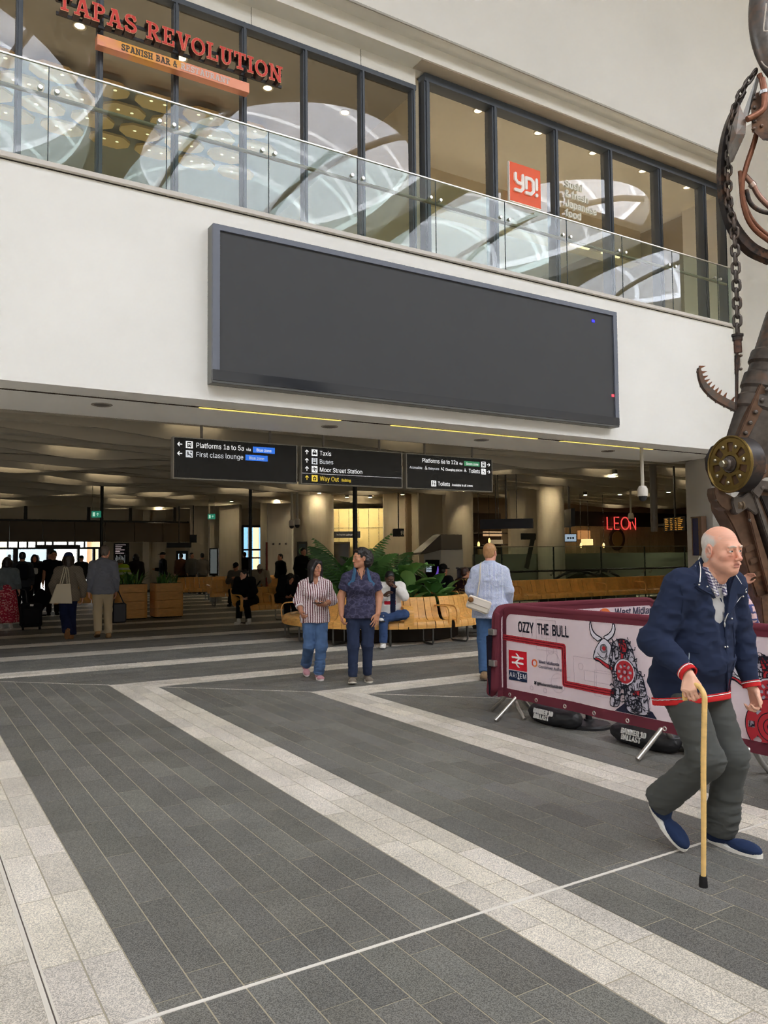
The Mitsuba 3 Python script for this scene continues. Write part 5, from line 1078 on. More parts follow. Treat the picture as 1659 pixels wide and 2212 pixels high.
    if bottom.get('skirt'):
        z1 = bottom['skirt']; P = [rc(J['pelvis']+V3(0, 0, .03), V3(J['pelvis'][0], J['pelvis'][1], z1-.1), .09*H*fat+.012, .09*H+bottom.get('flare', .1), .03, (f, 1.15))]
        m = sdf(P, h, lambda X, Y, Z: z1-Z+0*X+0*Y); m = crease(m, .018, (14, 14, 2), 6)
    else:
        P = []; t2 = bottom.get('t', .012)
        for q in 'rl': P += leg_prims(J, H, q, t2, bottom.get('fat', fat), bottom.get('flare', .006), cap=bottom.get('cap', .0))
        P += [p for p in torso_prims(J, H, t2*.6-.004, fem, 0, fat)[0] if p[0] == 'el' and p[2][0] < .09*H][:2]; P += [rc(J['pelvis']-V3(0, 0, .02*H), J['pelvis']+V3(0, 0, .04*H), .084*H*fat+t2*.5, .080*H*fat+t2*.4, .05, (f, 1.42))]
        m = sdf(P, h); kz = (J['kn_r'][2]+J['kn_l'][2])/2
        m = crease(m, lambda v: bottom.get('fold', .006)*(.5+1.0*np.exp(-((v[:, 2]-.1*H)/.09)**2)+.6*np.exp(-((v[:, 2]-kz)/.08)**2)), (6, 6, 17), 8)
    cf = bottom['col']; col = cf(ctr(m), J) if callable(cf) else cf
    MESH['bottom'] = tf(m)
    part(k, 'skirt' if bottom.get('skirt') else 'trousers', MESH['bottom'], bottom.get('mat', 'cloth'), col, smooth=True)
    feet(k, J, H, shoes[0], shoes[1], h*.8, tf=tf)
    if extra: extra(k, tf, J, T_, f, up, side, s, tk)
    return k
MESH = {}
def project(v):
    q = (np.asarray(v)-C0)@CAM.T; return q[:, :2]/q[:, 2:]*FPX+[829.5, 1106], q[:, 2]
def surf(mesh, pts, off=.003, rad=4.0):
    """points of a garment's surface under sketched marks, lifted off it"""
    xy, z = project(mesh.vertices); n = vnormals(mesh); v = np.asarray(mesh.vertices); out = []
    for p in pts:
        r = rad; d = np.hypot(*(xy-np.array(p)).T)
        while not np.any(d < r): r *= 1.4
        i = np.where(d < r)[0]; j = i[np.argmin(z[i]+d[i]*.004)]; near = i[z[i] < z[j]+.05]
        w = 1/(d[near]+.5); c = (v[near]*w[:, None]).sum(0)/w.sum(); nn = unit((n[near]*w[:, None]).sum(0)); q = ray(*p); t = ((c-C0)@nn)/(q@nn)
        e = C0+q*t; e = e if np.linalg.norm(e-c) < .06 else c; out.append(e+nn*off)
    return np.array(out)
def seam(k, name, mesh, pts, r, mat, col, off=.002, n=5):
    P = smoothpath(surf(mesh, pts, off), 5); return part(k, name, tube(P, r, n), mat, col, smooth=50)
def patch(mesh, pts, off=.004, thick=.004):
    """a thin flap lying on a garment inside a sketched outline"""
    o = surf(mesh, pts, off); c = o.mean(0); nn = unit(np.cross(o[0]-c, o[len(o)//3]-c)); nn = nn if nn@(C0-c) > 0 else -nn
    V = np.vstack([o+nn*thick, c+nn*(thick*1.3), o-nn*.004, c-nn*.004]); n = len(o); F = []
    for i in range(n):
        j = (i+1) % n; F += [[i, j, n], [n+1+j, n+1+i, 2*n+1], [i, n+1+i, n+1+j], [i, n+1+j, j]]
    return tm(V, F)
# ---- hair styles
def _hairmesh(k, tf, P, h, col, amp=.004, fr=(40, 40, 14), name='hair'):
    m = crease(sdf(P, h), amp, fr, 4, False); n = meshkit.fbm(ctr(m)*np.array([60, 60, 25]), 2, 9)[:, None]
    part(k, name, tf(m), 'satin', col*(.75+.5*n), smooth=True)
def hair_short(col, top=True, amp=.004, back=-.07):
    def fn(k, tf, T_, c, R, s, h):
        e = lambda p, r, kk=.01, op='+': el(T_(*p), np.array(r)*s, R, kk, op)
        P = [e((0, -.018, .040), (.080, .097, .086)), e((0, -.05, -.01), (.072, .06, .07)), e((0, .10, -.045), (.10, .085, .115), .015, '-'), e((0, -.02, -.17), (.2, .2, .10), .01, '-')]
        for q in (-1, 1): P.append(e((q*.085, -.008, -.015), (.02, .028, .038), .008, '-'))
        _hairmesh(k, tf, P, h, col, amp)
    return fn
def hair_long(col, length=.22, wid=.085, amp=.006):
    def fn(k, tf, T_, c, R, s, h):
        e = lambda p, r, kk=.02, op='+': el(T_(*p), np.array(r)*s, R, kk*s, op)
        r_ = lambda a, b, ra, rb, kk=.03, op='+': rc(T_(*a), T_(*b), ra*s, rb*s, kk*s, None, op)
        P = [e((0, -.018, .040), (.084, .102, .092)), r_((0, -.05, 0), (0, -.06, -length+.02), .078, .062)]
        for q in (-1, 1): P += [r_((q*.074, -.01, .02), (q*wid, .02, -length), .032, .026), r_((q*.048, .05, .080), (q*.086, .03, -.03), .027, .026), r_((q*.086, .03, -.03), (q*(wid+.004), .045, -length+.02), .026, .018)]
        P += [e((0, .118, -.05), (.050, .10, .122), .02, '-'), r_((0, .06, -.12), (0, .06, -.3), .06, .08, .02, '-')]
        _hairmesh(k, tf, P, h, col, amp)
    return fn
def hair_puff(col):
    def fn(k, tf, T_, c, R, s, h):
        e = lambda p, r, kk=.02, op='+': el(T_(*p), np.array(r)*s, R, kk*s, op)
        P = [e((0, -.022, .042), (.082, .100, .092)), e((0, -.095, .0), (.105, .085, .115)), e((.055, -.08, -.05), (.055, .06, .075)), e((-.055, -.08, -.05), (.055, .06, .075)), e((0, -.03, .075), (.088, .085, .07)), e((0, .112, -.03), (.072, .085, .122), .015, '-')]
        for q in (-1, 1): P.append(e((q*.085, .0, -.012), (.022, .026, .036), .008, '-'))
        _hairmesh(k, tf, P, h, col, .010, (42, 42, 42))
    return fn
def cap_hat(col, brim=True, hair=None):
    def fn(k, tf, T_, c, R, s, h):
        if hair is not None: hair(k, tf, T_, c, R, s, h)
        P = [el(T_(0, -.014, .055), np.array([.088, .104, .085])*s, R, .01), el(T_(0, 0, -.07), np.array([.2, .2, .10])*s, R, .01, '-')]
        if brim: P += [el(T_(0, .12, .035), np.array([.065, .06, .010])*s, R, .01)]
        part(k, 'cap', tf(sdf(P, h)), 'cloth', col, smooth=True)
    return fn
# ---------------------------------------------------------------- the old man with the stick
NAVY, GREYT = S(41, 48, 69), S(78, 79, 76)
OM = (3.7, 2.75)
def _bald(k, tf, T_, c, R, s, h):
    e = lambda p, r, kk=.01, op='+': el(T_(*p), np.array(r)*s, R, kk, op)
    P = [e((0, -.015, .034), (.0752, .0932, .0832)), e((0, -.045, -.03), (.065, .057, .06)), e((0, .125, -.03), (.12, .106, .16), .008, '-'), e((0, .03, .150), (.14, .15, .085), .010, '-'), e((0, -.02, -.19), (.2, .2, .105), .01, '-')]
    for q in (-1, 1): P += [e((q*.085, -.010, -.008), (.022, .021, .036), .004, '-')]
    m = crease(sdf(P, .0030), .0008, (70, 70, 40), 4, False); q = (ctr(m)-c)@R/s; w = np.clip((.078-q[:, 2]-.35*np.clip(q[:, 1], -.05, .1))/.030, 0, 1)*np.clip((.030-q[:, 1])/.022, 0, 1); n = meshkit.fbm(q*np.array([90, 90, 50]), 2, 3); w = np.clip(w*1.15-(n-.5)*.7*(w < .98), 0, 1)
    part(k, 'hair', tf(m), 'satin', S(224, 166, 140)*(1-w)[:, None]+S(204, 194, 186)*(w*(.86+.28*n))[:, None], smooth=True)
    for q in (-1, 1):
        P = [rc(T_(q*.014, .0975, .019), T_(q*.030, .0935, .0225), .0032*s, .0042*s, .004), rc(T_(q*.030, .0935, .0225), T_(q*.047, .078, .019), .0042*s, .003*s, .004)]
        part(k, 'eyebrow', tf(sdf(P, .002)), 'satin', S(196, 176, 160), smooth=True)
def _cuts(J, f, up, side):
    a = J['neck']+f*.10; b = J['neck']+f*.20-up*.40
    return [rc(a+up*.05, b, .10, .006, .012, None, '-'), rc(a+up*.05+f*.08, b+f*.06, .10, .010, .012, None, '-')]
def _more(J, f, up, side):
    P = [rc(J['pelvis']+V3(0, .0, .10), J['pelvis']+V3(0, .02, -.20), .182, .192, .05, (V3(0, 1, 0), 1.18))]+[rc(J['neck']-up*.03+side*q*.07, J['neck']+up*.045+side*q*.055-f*.01, .03, .016, .02) for q in (-1, 1)]+[rc(J['neck']-up*.03-f*.05, J['neck']+up*.06-f*.06, .04, .018, .03)]
    return P
def old_extra(k, tf, J, T_, f, up, side, s, tk):
    jm = MESH['top']; WHT, RED = S(232, 228, 222), S(196, 46, 48)
    TP, *_ = torso_prims(J, 1.75, .002, False, .12, 1.0)
    m = crease(sdf(TP+[rc(J['neck']+up*.02, T_(0, -.02, -.07)+up*.08, .058, .06, .01, None, '-'), rc(J['neck']+f*.08+up*.02, J['neck']-up*.06+f*.11, .045, .008, .01, None, '-')], .007), .003, (14, 14, 14)); part(k, 'jumper', tf(m), 'cloth', S(178, 176, 174), smooth=True)
    # gingham shirt collar: a band round the neck and two points
    P = [rc(J['neck']-up*.025+f*.004, J['neck']+up*.062-f*.006, .078, .067, .01, None, '+', 0), rc(J['neck']-up*.06, J['neck']+up*.12-f*.012, .060, .056, .008, None, '-')]
    for q in (-1, 1): P.insert(1, rc(J['neck']+side*q*.052+f*.045+up*.022, J['neck']+side*q*.030+f*.105-up*.065, .020, .011, .012))
    m = sdf(P, .0034); c = ctr(m); g = lambda a: ((a*70) % 1 < .42)
    q1, q2 = g(c[:, 0]+c[:, 1]*.4), g(c[:, 2]+c[:, 1]*.5); col = np.where((q1 & q2)[:, None], S(60, 54, 84), np.where((q1 | q2)[:, None], S(140, 136, 160), S(226, 222, 222)))
    part(k, 'shirt_collar', tf(m), 'cloth', col, smooth=True)
    # ribbed hem and cuffs
    hem = lambda a, b: lambda X, Y, Z: np.maximum(.80+.17*Y+a+0*X-Z, Z-(.80+.17*Y+b)+0*X)
    grow = lambda e: [(p[0], p[1], p[2], p[3]+e, p[4]+e)+tuple(p[5:]) if p[0] == 'rc' else (p[0], p[1], p[2]+e)+tuple(p[3:]) for p in MESH['P'] if max(prim_box(p)[1][0], -prim_box(p)[0][0]) < .29 and p[5 if p[0] == 'el' else 7] == '+']
    for a, b, e, c in ((-.012, .016, .013, RED), (.016, .0225, .0142, WHT), (.0225, .029, .013, RED)):
        part(tk, 'hem_band', tf(sdf(grow(e), .006, hem(a, b))), 'cloth', c, smooth=40)
    for q in 'rl':
        C_, u = J['wr_'+q], unit(J['wr_'+q]-J['el_'+q]); r = .048
        for a, b, e, c in ((-.016, .006, 0, RED), (-.023, -.016, .0012, WHT), (-.029, -.023, 0, RED)):
            m = lathe([(r-.008, a), (r+e, a+.0015), (r+e, b-.0015), (r-.008, b)], 28); x_ = unit(np.cross([0, 1, 0], u)); part(tk, 'cuff', tf(frame(m, C_, x_, np.cross(u, x_))), 'cloth', c, smooth=40)
    # marks on the jacket
    for q in ([(1514, 1198), (1522, 1207), (1531, 1235), (1544, 1266), (1557, 1302), (1545, 1297), (1530, 1285), (1510, 1274), (1499, 1267), (1507, 1258), (1511, 1235)], [(1583, 1244), (1590, 1252), (1597, 1262), (1608, 1267), (1605, 1281), (1591, 1294), (1579, 1314), (1569, 1336), (1571, 1305), (1576, 1272)]):
        part(tk, 'collar_flap', patch(jm, q, .010, .007), 'cloth', NAVY*1.05, smooth=25)
    seam(tk, 'piping', jm, [(1513, 1199), (1511, 1215), (1512, 1235), (1509, 1259)], .0028, 'satin', WHT, .016)
    seam(tk, 'piping', jm, [(1585, 1245), (1592, 1254), (1597, 1262)], .0022, 'satin', WHT, .016)
    seam(tk, 'zip', jm, [(1607, 1270), (1594, 1288), (1582, 1306), (1571, 1328), (1566, 1343)], .0030, 'metal', S(190, 190, 190), .016)
    seam(tk, 'zip', jm, [(1541, 1283), (1551, 1300), (1559, 1320), (1565, 1343)], .0026, 'metal', S(150, 150, 156), .006)
    seam(tk, 'zip_placket', jm, [(1566, 1345), (1568, 1400), (1570, 1450), (1572, 1510)], .006, 'cloth', NAVY*.8, .001)
    seam(tk, 'placket_edge', jm, [(1583, 1345), (1586, 1420), (1580, 1515)], .003, 'cloth', NAVY*.9, .001)
    part(tk, 'zip_pull', ball(surf(jm, [(1565, 1349)], .008)[0], (.005, .005, .014)), 'metal', S(200, 200, 200), smooth=True)
    for p in ((1507, 1264), (1521, 1269), (1539, 1279), (1605, 1277), (1600, 1284), (1556, 1335), (1579, 1336), (1565, 1397), (1570, 1397)): part(tk, 'snap', ball(surf(jm, [p], .018 if p[1] < 1290 else .004)[0], (.0055, .0055, .0055)), 'metal', S(226, 224, 218), smooth=True)
    seam(tk, 'collar_fold', jm, [(1500, 1268), (1513, 1275), (1530, 1283), (1548, 1300)], .006, 'cloth', NAVY*1.1, .003)
    seam(tk, 'collar_fold', jm, [(1512, 1200), (1503, 1230), (1500, 1262)], .005, 'cloth', NAVY*1.1, .002)
    seam(tk, 'pocket', jm, [(1489, 1411), (1487, 1432), (1484, 1448)], .0028, 'satin', S(150, 156, 160), .001)
    seam(tk, 'pocket_seam', jm, [(1490, 1409), (1500, 1410), (1512, 1412)], .0022, 'cloth', NAVY*.7, .001)
    seam(tk, 'sleeve_seam', jm, [(1462, 1252), (1470, 1270), (1475, 1300), (1470, 1340)], .003, 'cloth', NAVY*.75, -.001)
R_ = rot(-4, 6, 0)
_oldface = face_colour(S(224, 166, 140), S(186, 116, 102), S(196, 176, 158), .13, .5)
def _jackcol(P, J): return NAVY*(.92+.16*meshkit.fbm(P*20, 2, 1))[:, None]
OLD = person('old man in a navy zip jacket and grey trousers walking with a wooden stick', 1.75, OM, (0, -1),
    dict(pelvis=(0, -.06, .90), chest=(.0, .0, 1.20), neck=(0, .065, 1.455), head=(-.005, .155, 1.605), sh_r=(.165, .035, 1.405), sh_l=(-.165, .065, 1.405), el_r=(.285, -.06, 1.13), wr_r=(.320, .175, .985), el_l=(-.265, .06, 1.12), wr_l=(-.25, .14, .865),
         hip_r=(.10, -.06, .88), hip_l=(-.09, -.04, .88), kn_r=(.12, .12, .515), an_r=(.135, -.165, .255), toe_r=(.125, -.03, .012), heel_r=(.14, -.235, .205), kn_l=(-.11, .10, .50), an_l=(-.135, .005, .10), toe_l=(-.14, .235, .006), heel_l=(-.14, -.075, .006)),
    dict(col=_jackcol, name='jacket', t=.028, wt=.012, hem=.80, slope=.17, fold=lambda v: .013*np.clip((v[:, 2]-(.80+.17*v[:, 1])-.035)/.09, 0, 1)*np.clip(np.minimum(np.linalg.norm(v-V3(.320, .175, .985), axis=1), np.linalg.norm(v-V3(-.25, .14, .865), axis=1))/.1-.3, .0, 1), ff=(9, 9, 11), cuts=_cuts, more=_more, mat='cloth'),
    dict(col=GREYT, t=.018, flare=.020, cap=.03, fold=.010), (S(40, 52, 80), S(230, 226, 216)), face=_oldface, hair=_bald, old=True, h=.007, hh=.0028, head=(-6, 4, 2), belly=.12, hs=1.02,
    hands={'r': dict(d=(.50, .35, -.79), n=(-.77, -.1, -.53), th=(.1, 1, .1), curl=(50, 75, 50), thumb=48), 'l': dict(d=(-.05, .25, -1), n=(1, -.2, 0), th=(.1, 1, 0), curl=(48, 62, 40), thumb=40)}, extra=old_extra)
k = thing('walking_stick', 'pale wooden walking stick with a crook handle and black rubber tip', 'walking stick')
cx, cyy = 3.345, 2.462
pts = [(cx-.05, cyy, .03), (cx-.035, cyy, .3), (cx-.018, cyy+.003, .6), (cx-.003, cyy, .84), (cx+.003, cyy+.004, .895), (cx+.01, cyy+.03, .93), (cx+.012, cyy+.065, .938), (cx+.012, cyy+.10, .925), (cx+.010, cyy+.122, .895), (cx+.008, cyy+.118, .855)]
P = smoothpath(pts, 6); part(k, 'shaft', tube(P, np.interp(np.arange(len(P)), [0, 12, len(P)-1], [.0115, .0135, .0125]), 12), 'wood', S(226, 186, 116), smooth=50)
part(k, 'rubber_tip', mv(lathe([(.001, 0), (.020, 0), (.019, .03), (.016, .05), (.001, .05)], 18), (cx-.051, cyy, .001)), 'matte', S(34, 32, 32), smooth=40)
# ---------------------------------------------------------------- walking women
def stripe_mat(name, at, facing, freq, duty, a, b, sign=1.0):
    r = (facing[1], -facing[0]); L = math.hypot(*r); r = (r[0]/L, r[1]/L); fw = (facing[0]/L, facing[1]/L)
    def fn(p, n, uv):
        x = (p.x-at[0])*r[0]+(p.y-at[1])*r[1]; y = (p.x-at[0])*fw[0]+(p.y-at[1])*fw[1]; ax = dr.abs(x); sg = dr.select(x < 0, mi.Float(-1), mi.Float(1))
        u = x+.35*sg*dr.maximum(ax-.13, 0)+sg*.25*y*dr.select(ax > .16, mi.Float(1), mi.Float(0))+.006*(noise(p.x*9, p.y*9, p.z*7)-.5)
        q = u*freq; q = q-dr.floor(q); e = smoothstep(duty-.07, duty+.07, q)*(1-smoothstep(.93, 1.0, q))
        return mix(a.tolist(), b.tolist(), e)*(.92+.16*fbm(p.x*20, p.y*20, p.z*20, 2))
    scene[name] = P_(proc(fn), .9, specular=.15, sheen=.2)
stripe_mat('stripe_shirt', (4.60, 9.16), (-.30, -.95), 34, .52, S(226, 214, 214), S(116, 74, 80))
stripe_mat('fine_stripe_shirt', (6.52, 7.95), (.62, .78), 62, .58, S(222, 226, 238), S(142, 156, 204))
WH_, BLK = S(226, 222, 216), S(18, 18, 20)
def sling(k, tf, pts, w, col, mat='cloth', name='strap', flat=.006):
    P = smoothpath(pts, 5); t = np.gradient(P, axis=0); t /= np.linalg.norm(t, axis=1)[:, None]; ax = np.array([0, 0, P.mean(0)[2]]); ou = P-np.array([0, 0, 0]); ou = ou*[1, 1, 0]; ou /= np.linalg.norm(ou, axis=1)[:, None]+1e-9
    sd = np.cross(t, ou); sd /= np.linalg.norm(sd, axis=1)[:, None]+1e-9; ou = np.cross(sd, t); V = np.concatenate([P+sd*w/2+ou*flat, P-sd*w/2+ou*flat, P-sd*w/2-ou*flat, P+sd*w/2-ou*flat]); n = len(P); F = []
    for i in range(n-1):
        for a in range(4): b = (a+1) % 4; F += [[a*n+i, a*n+i+1, b*n+i+1], [a*n+i, b*n+i+1, b*n+i]]
    return part(k, name, tf(tm(V, F)), mat, col, smooth=40)
def w1_extra(k, tf, J, T_, f, up, side, s, tk):
    tm_ = MESH['top']
    for q in (-1, 1): part(tk, 'collar', tf(hull([J['neck']+side*q*.045+up*.045-f*.01, J['neck']+side*q*.058+up*.02, J['neck']+side*q*.030-up*.055+f*.085, J['neck']+side*q*.075-up*.05+f*.07, J['neck']+side*q*.035+up*.05+f*.02])), 'cloth', S(214, 206, 204), smooth=30)
    seam(tk, 'placket', tm_, [(681, 1262), (682, 1290), (681, 1320)], .006, 'cloth', S(216, 206, 206), .001)
    for q in 'rl':
        u = unit(J['wr_'+q]-J['el_'+q]); c = J['el_'+q]+u*.085; x_ = unit(np.cross([0, 1, .1], u)); part(tk, 'rolled_cuff', tf(frame(lathe([(.040, -.03), (.053, -.028), (.054, .028), (.038, .03)], 20), c, x_, np.cross(u, x_))), 'cloth', S(214, 204, 204), smooth=40)
    part(k, 'bracelet', tf(frame(lathe([(.026, -.006), (.031, 0), (.026, .006)], 16), J['wr_l']-unit(J['wr_l']-J['el_l'])*.02, unit(np.cross([0, 1, .1], unit(J['wr_l']-J['el_l']))), np.cross(unit(J['wr_l']-J['el_l']), unit(np.cross([0, 1, .1], unit(J['wr_l']-J['el_l'])))))), 'metal', S(226, 206, 150), smooth=40)
    u = unit(J['an_l']-J['kn_l']); part(k, 'jean_turn_up', tf(frame(lathe([(.050, -.035), (.060, -.033), (.061, .025), (.048, .028)], 20), J['an_l']-u*.015, (1, 0, 0), np.cross(u, [1, 0, 0]))), 'denim', S(150, 176, 206), smooth=40)
W1 = person('woman in a pink and white striped shirt and rolled blue jeans, looking to her side', 1.53, (4.60, 9.16), (-.30, -.95),
    dict(head=(0, .025, 1.425), neck=(0, 0, 1.28), sh_r=(.142, 0, 1.192), sh_l=(-.142, 0, 1.192), el_r=(.215, -.035, 1.01), wr_r=(.195, .09, .86), el_l=(-.24, -.03, 1.0), wr_l=(-.085, .17, .955),
         kn_r=(.085, .03, .42), an_r=(.085, -.24, .155), toe_r=(.09, -.12, .012), heel_r=(.085, -.30, .11), kn_l=(-.065, .10, .42), an_l=(-.035, .06, .075), toe_l=(-.045, .235, .006), heel_l=(-.03, -.005, .006)),
    dict(col=None, mat='stripe_shirt', name='shirt', sleeve='34', t=.018, hem=.725, vneck=.13, fold=.008, flare=.01, slope=.0),
    dict(col=S(80, 104, 140), mat='denim', t=.012, flare=.012, fold=.009), (S(196, 144, 150), S(226, 216, 212)), skin='brown', fem=True, hair=hair_long(S(26, 20, 20), .20, .092, .004), h=.007, hh=.0042, head=(34, 2, -3), fat=1.04,
    hands={'l': dict(d=(.75, .45, .05), n=(.2, -.5, .8), th=(.5, .5, .6), curl=(30, 50, 40)), 'r': dict(d=(-.1, .75, -.5), n=(-1, 0, 0), th=(0, .5, 1), curl=(50, 65, 40))}, extra=w1_extra)
k = thing('phone', 'dark phone held by the woman in the striped shirt', 'phone'); _fa = math.atan2(-.95, -.30)-math.pi/2
p = mv(rz(mv(cbx(-.035, .035, -.07, .07, -.005, .005, .003), (0, 0, 0)), .9), (.005, .245, .985)); part(k, 'body', mv(rz(p, _fa), (4.60, 9.16, 0)), 'gloss', S(30, 28, 32))
def tee(P, J):
    n = meshkit.fbm(P*26, 4, 2); m = 1-np.abs(2*meshkit.fbm(P*17+4, 4, 5)-1)*3.2; c = S(60, 58, 80)*(.55+.8*n)[:, None]; w = np.clip(m-.45, 0, 1)[:, None]
    return c*(1-.55*w)+S(126, 122, 146)*.55*w
def w2_extra(k, tf, J, T_, f, up, side, s, tk):
    DB = S(66, 100, 130); N = J['neck']
    from scipy.spatial import cKDTree
    lm = MESH['local']; tr = cKDTree(lm.vertices)
    for q in (-1, 1):
        b = N+side*q*.095; pts = np.array([b-f*.14-up*.18, b-f*.12-up*.03, b-f*.03+up*.05, b+f*.06+up*.04, b+f*.12-up*.05+side*q*.004, b+f*.12-up*.12+side*q*.018, b+f*.10-up*.19+side*q*.045]); d, i = tr.query(pts); pts = np.asarray(lm.vertices)[i]+vnormals(lm)[i]*.006
        sling(k, tf, pts, .048, DB, name='backpack_strap')
    part(k, 'backpack', tf(mv(cbx(-.13, .13, -.28, -.13, .98, 1.32, .05), (0, 0, 0))), 'cloth', DB*.8, smooth=30)
    part(k, 'cord_necklace', tf(tube(smoothpath([N+side*.055+up*.035-f*.0, N+side*.035+f*.085-up*.0, N+f*.122-up*.105, N-side*.035+f*.085-up*.0, N-side*.055+up*.035], 6), .0028, 5)), 'matte', S(36, 24, 22))
    for q, c_ in (('l', S(196, 196, 200)), ('r', S(60, 24, 24))):
        u = unit(J['wr_'+q]-J['el_'+q]); x_ = unit(np.cross([0, 1, .1], u)); part(k, 'watch' if q == 'l' else 'wrist_band', tf(frame(lathe([(.024, -.010), (.031, -.008), (.031, .008), (.024, .010)], 18), J['wr_'+q]-u*.02, x_, np.cross(u, x_))), 'metal' if q == 'l' else 'matte', c_, smooth=40)
    part(k, 'sunglasses', tf(cat([tube([T_(-.055, .055, .098), T_(-.03, .075, .105), T_(0, .072, .107), T_(.03, .075, .105), T_(.055, .055, .098)], .006, 6)])), 'gloss', S(60, 40, 24))
    m = np.array(S(70, 100, 124)); u = J['el_r']
    part(k, 'arm_tattoo', tf(patch_local(J['sh_r'], J['el_r'])), 'skin', S(110, 108, 106), smooth=True)
def patch_local(a, b):
    u = unit(b-a); x = unit(np.cross(u, [0, 1, 0])); y = np.cross(u, x); V = []
    for t in np.linspace(.60, .95, 5):
        for q in np.linspace(-.7, .5, 5): V.append(a+(b-a)*t+(x*-math.sin(q)*(-1)+y*-math.cos(q)*(-1))*(.0535-.011*t)*(-1)*(-1))
    return tm(V, [f for i in range(4) for j in range(4) for f in ([i*5+j, i*5+j+1, i*5+j+6], [i*5+j, i*5+j+6, i*5+j+5])])
W2 = person('woman in a dark mottled T-shirt and navy jeans with a blue backpack, head turned aside', 1.655, (4.95, 8.58), (-.42, -.91),
    dict(head=(.005, .03, 1.545), neck=(0, 0, 1.395), sh_r=(.160, 0, 1.288), sh_l=(-.160, 0, 1.282), el_r=(.245, -.03, 1.07), wr_r=(.245, .03, .850), el_l=(-.238, -.035, 1.06), wr_l=(-.205, .10, .855),
         hip_r=(.098, 0, .86), hip_l=(-.098, 0, .86), kn_r=(.105, .075, .46), an_r=(.115, .10, .085), toe_r=(.135, .275, .035), heel_r=(.12, .045, .006), kn_l=(-.08, .02, .46), an_l=(-.085, -.07, .085), toe_l=(-.10, .11, .006), heel_l=(-.08, -.13, .006)),
    dict(col=tee, name='t_shirt', sleeve='short', t=.016, hem=.80, vneck=.155, fold=.007), dict(col=S(46, 54, 76), mat='denim', t=.003, fold=.006, flare=.004, fat=1.12),
    (S(124, 114, 102), S(220, 212, 198)), skin='tan', fem=True, hair=hair_puff(S(30, 24, 22)), h=.007, hh=.0042, head=(-66, 0, 2), fat=1.10,
    hands={'l': dict(d=(.30, .25, -.90), n=(.35, -.9, -.1), th=(.9, .3, .3), curl=(10, 16, 12), spread=9, thumb=15), 'r': dict(d=(0, .15, -1), n=(-1, 0, 0), th=(0, 1, .2), curl=(38, 50, 35))}, extra=w2_extra)
# ---------------------------------------------------------------- man in the striped shirt, seen from behind
def m3_extra(k, tf, J, T_, f, up, side, s, tk):
    part(tk, 'collar', tf(sdf([rc(J['neck']-up*.02-f*.01, J['neck']+up*.055-f*.008, .085, .074, .01, None, '+', 0), rc(J['neck']-up*.05, J['neck']+up*.1-f*.01, .06, .058, .01, None, '-')], .007)), 'cloth', S(196, 206, 232), smooth=40)
    N = J['neck']; sling(k, tf, [N-side*.10+up*.03+f*.03, N-side*.12+up*.0-f*.09, N-side*.13-up*.18-f*.155, N-side*.17-up*.40-f*.15], .012, S(216, 206, 190), name='bag_strap')
M3 = person('man with short ginger hair in a blue and white striped shirt, seen from behind', 1.73, (6.52, 7.95), (.62, .78),
    dict(head=(.01, .035, 1.60), sh_r=(.158, 0, 1.345), sh_l=(-.158, 0, 1.345), el_l=(-.25, .02, 1.13), wr_l=(-.20, .18, .98), wr_r=(.23, .10, .92), an_l=(-.09, -.28, .10), toe_l=(-.10, -.11, .006), heel_l=(-.09, -.34, .02), kn_l=(-.09, -.05, .48)),
    dict(col=None, mat='fine_stripe_shirt', name='shirt', t=.020, hem=.77, fold=.010, flare=.03), dict(col=S(70, 96, 132), mat='denim', t=.012), (S(150, 124, 96), S(90, 76, 62)), skin='ruddy', hair=hair_short(S(176, 130, 86)), h=.008, hh=.0045, head=(-24, 0, 0), fat=1.12, belly=.1, extra=m3_extra)
_g = math.atan2(.78, .62)-math.pi/2
k = thing('white_pouch_bag', 'small cream pouch bag with a brown pom-pom at the back of the striped shirt man', 'bag')
for nm, m, mt, c in (('body', rz(cbx(-.15, .15, -.03, .03, -.085, .085, .02), 0), 'satin', S(222, 212, 196)), ('flap', cbx(-.145, .145, -.042, -.028, -.01, .08, .006), 'satin', S(228, 218, 204)), ('pom_pom', ball((-.115, -.055, .03), (.035, .03, .035)), 'cloth', S(140, 100, 62))):
    R__ = np.array([[math.cos(.35), 0, math.sin(.35)], [0, 1, 0], [-math.sin(.35), 0, math.cos(.35)]]); m = tm(np.asarray(m.vertices)@R__.T+[-.15, -.235, .945], m.faces); part(k, nm, mv(rz(m, _g), (6.52, 7.95, 0)), mt, c, smooth=30)
# ---------------------------------------------------------------- people walking into the hall, seen from behind
def tweed(P, J): return S(118, 108, 96)*(.8+.4*((np.floor(P[:, 0]*40)+np.floor(P[:, 2]*40)) % 2)*.5+.2*meshkit.fbm(P*60, 2))[:, None]
away = lambda x, y: unit((x, y, 0))[:2]
person('man in a grey jumper and beige trousers walking away, left of the wooden planters', 1.80, (3.43, 16.1), (.12, .99),
    dict(kn_r=(.10, .06, .52), an_r=(.10, -.10, .09), toe_r=(.12, .09, .006), kn_l=(-.10, -.02, .52), an_l=(-.10, -.16, .14), toe_l=(-.11, .02, .012), heel_l=(-.1, -.22, .09), head=(.04, .04, 1.685)),
    dict(col=S(112, 114, 124), name='jumper', t=.024, hem=.86, fold=.008, collar=.02), dict(col=S(176, 160, 132), t=.018), (S(150, 116, 78), S(96, 72, 48)), skin='ruddy', hair=hair_short(S(108, 94, 84)), h=.011, head=(-25, 0, 0))
k = thing('shoulder_bag', 'dark bag hanging at the right side of the man in the grey jumper', 'bag')
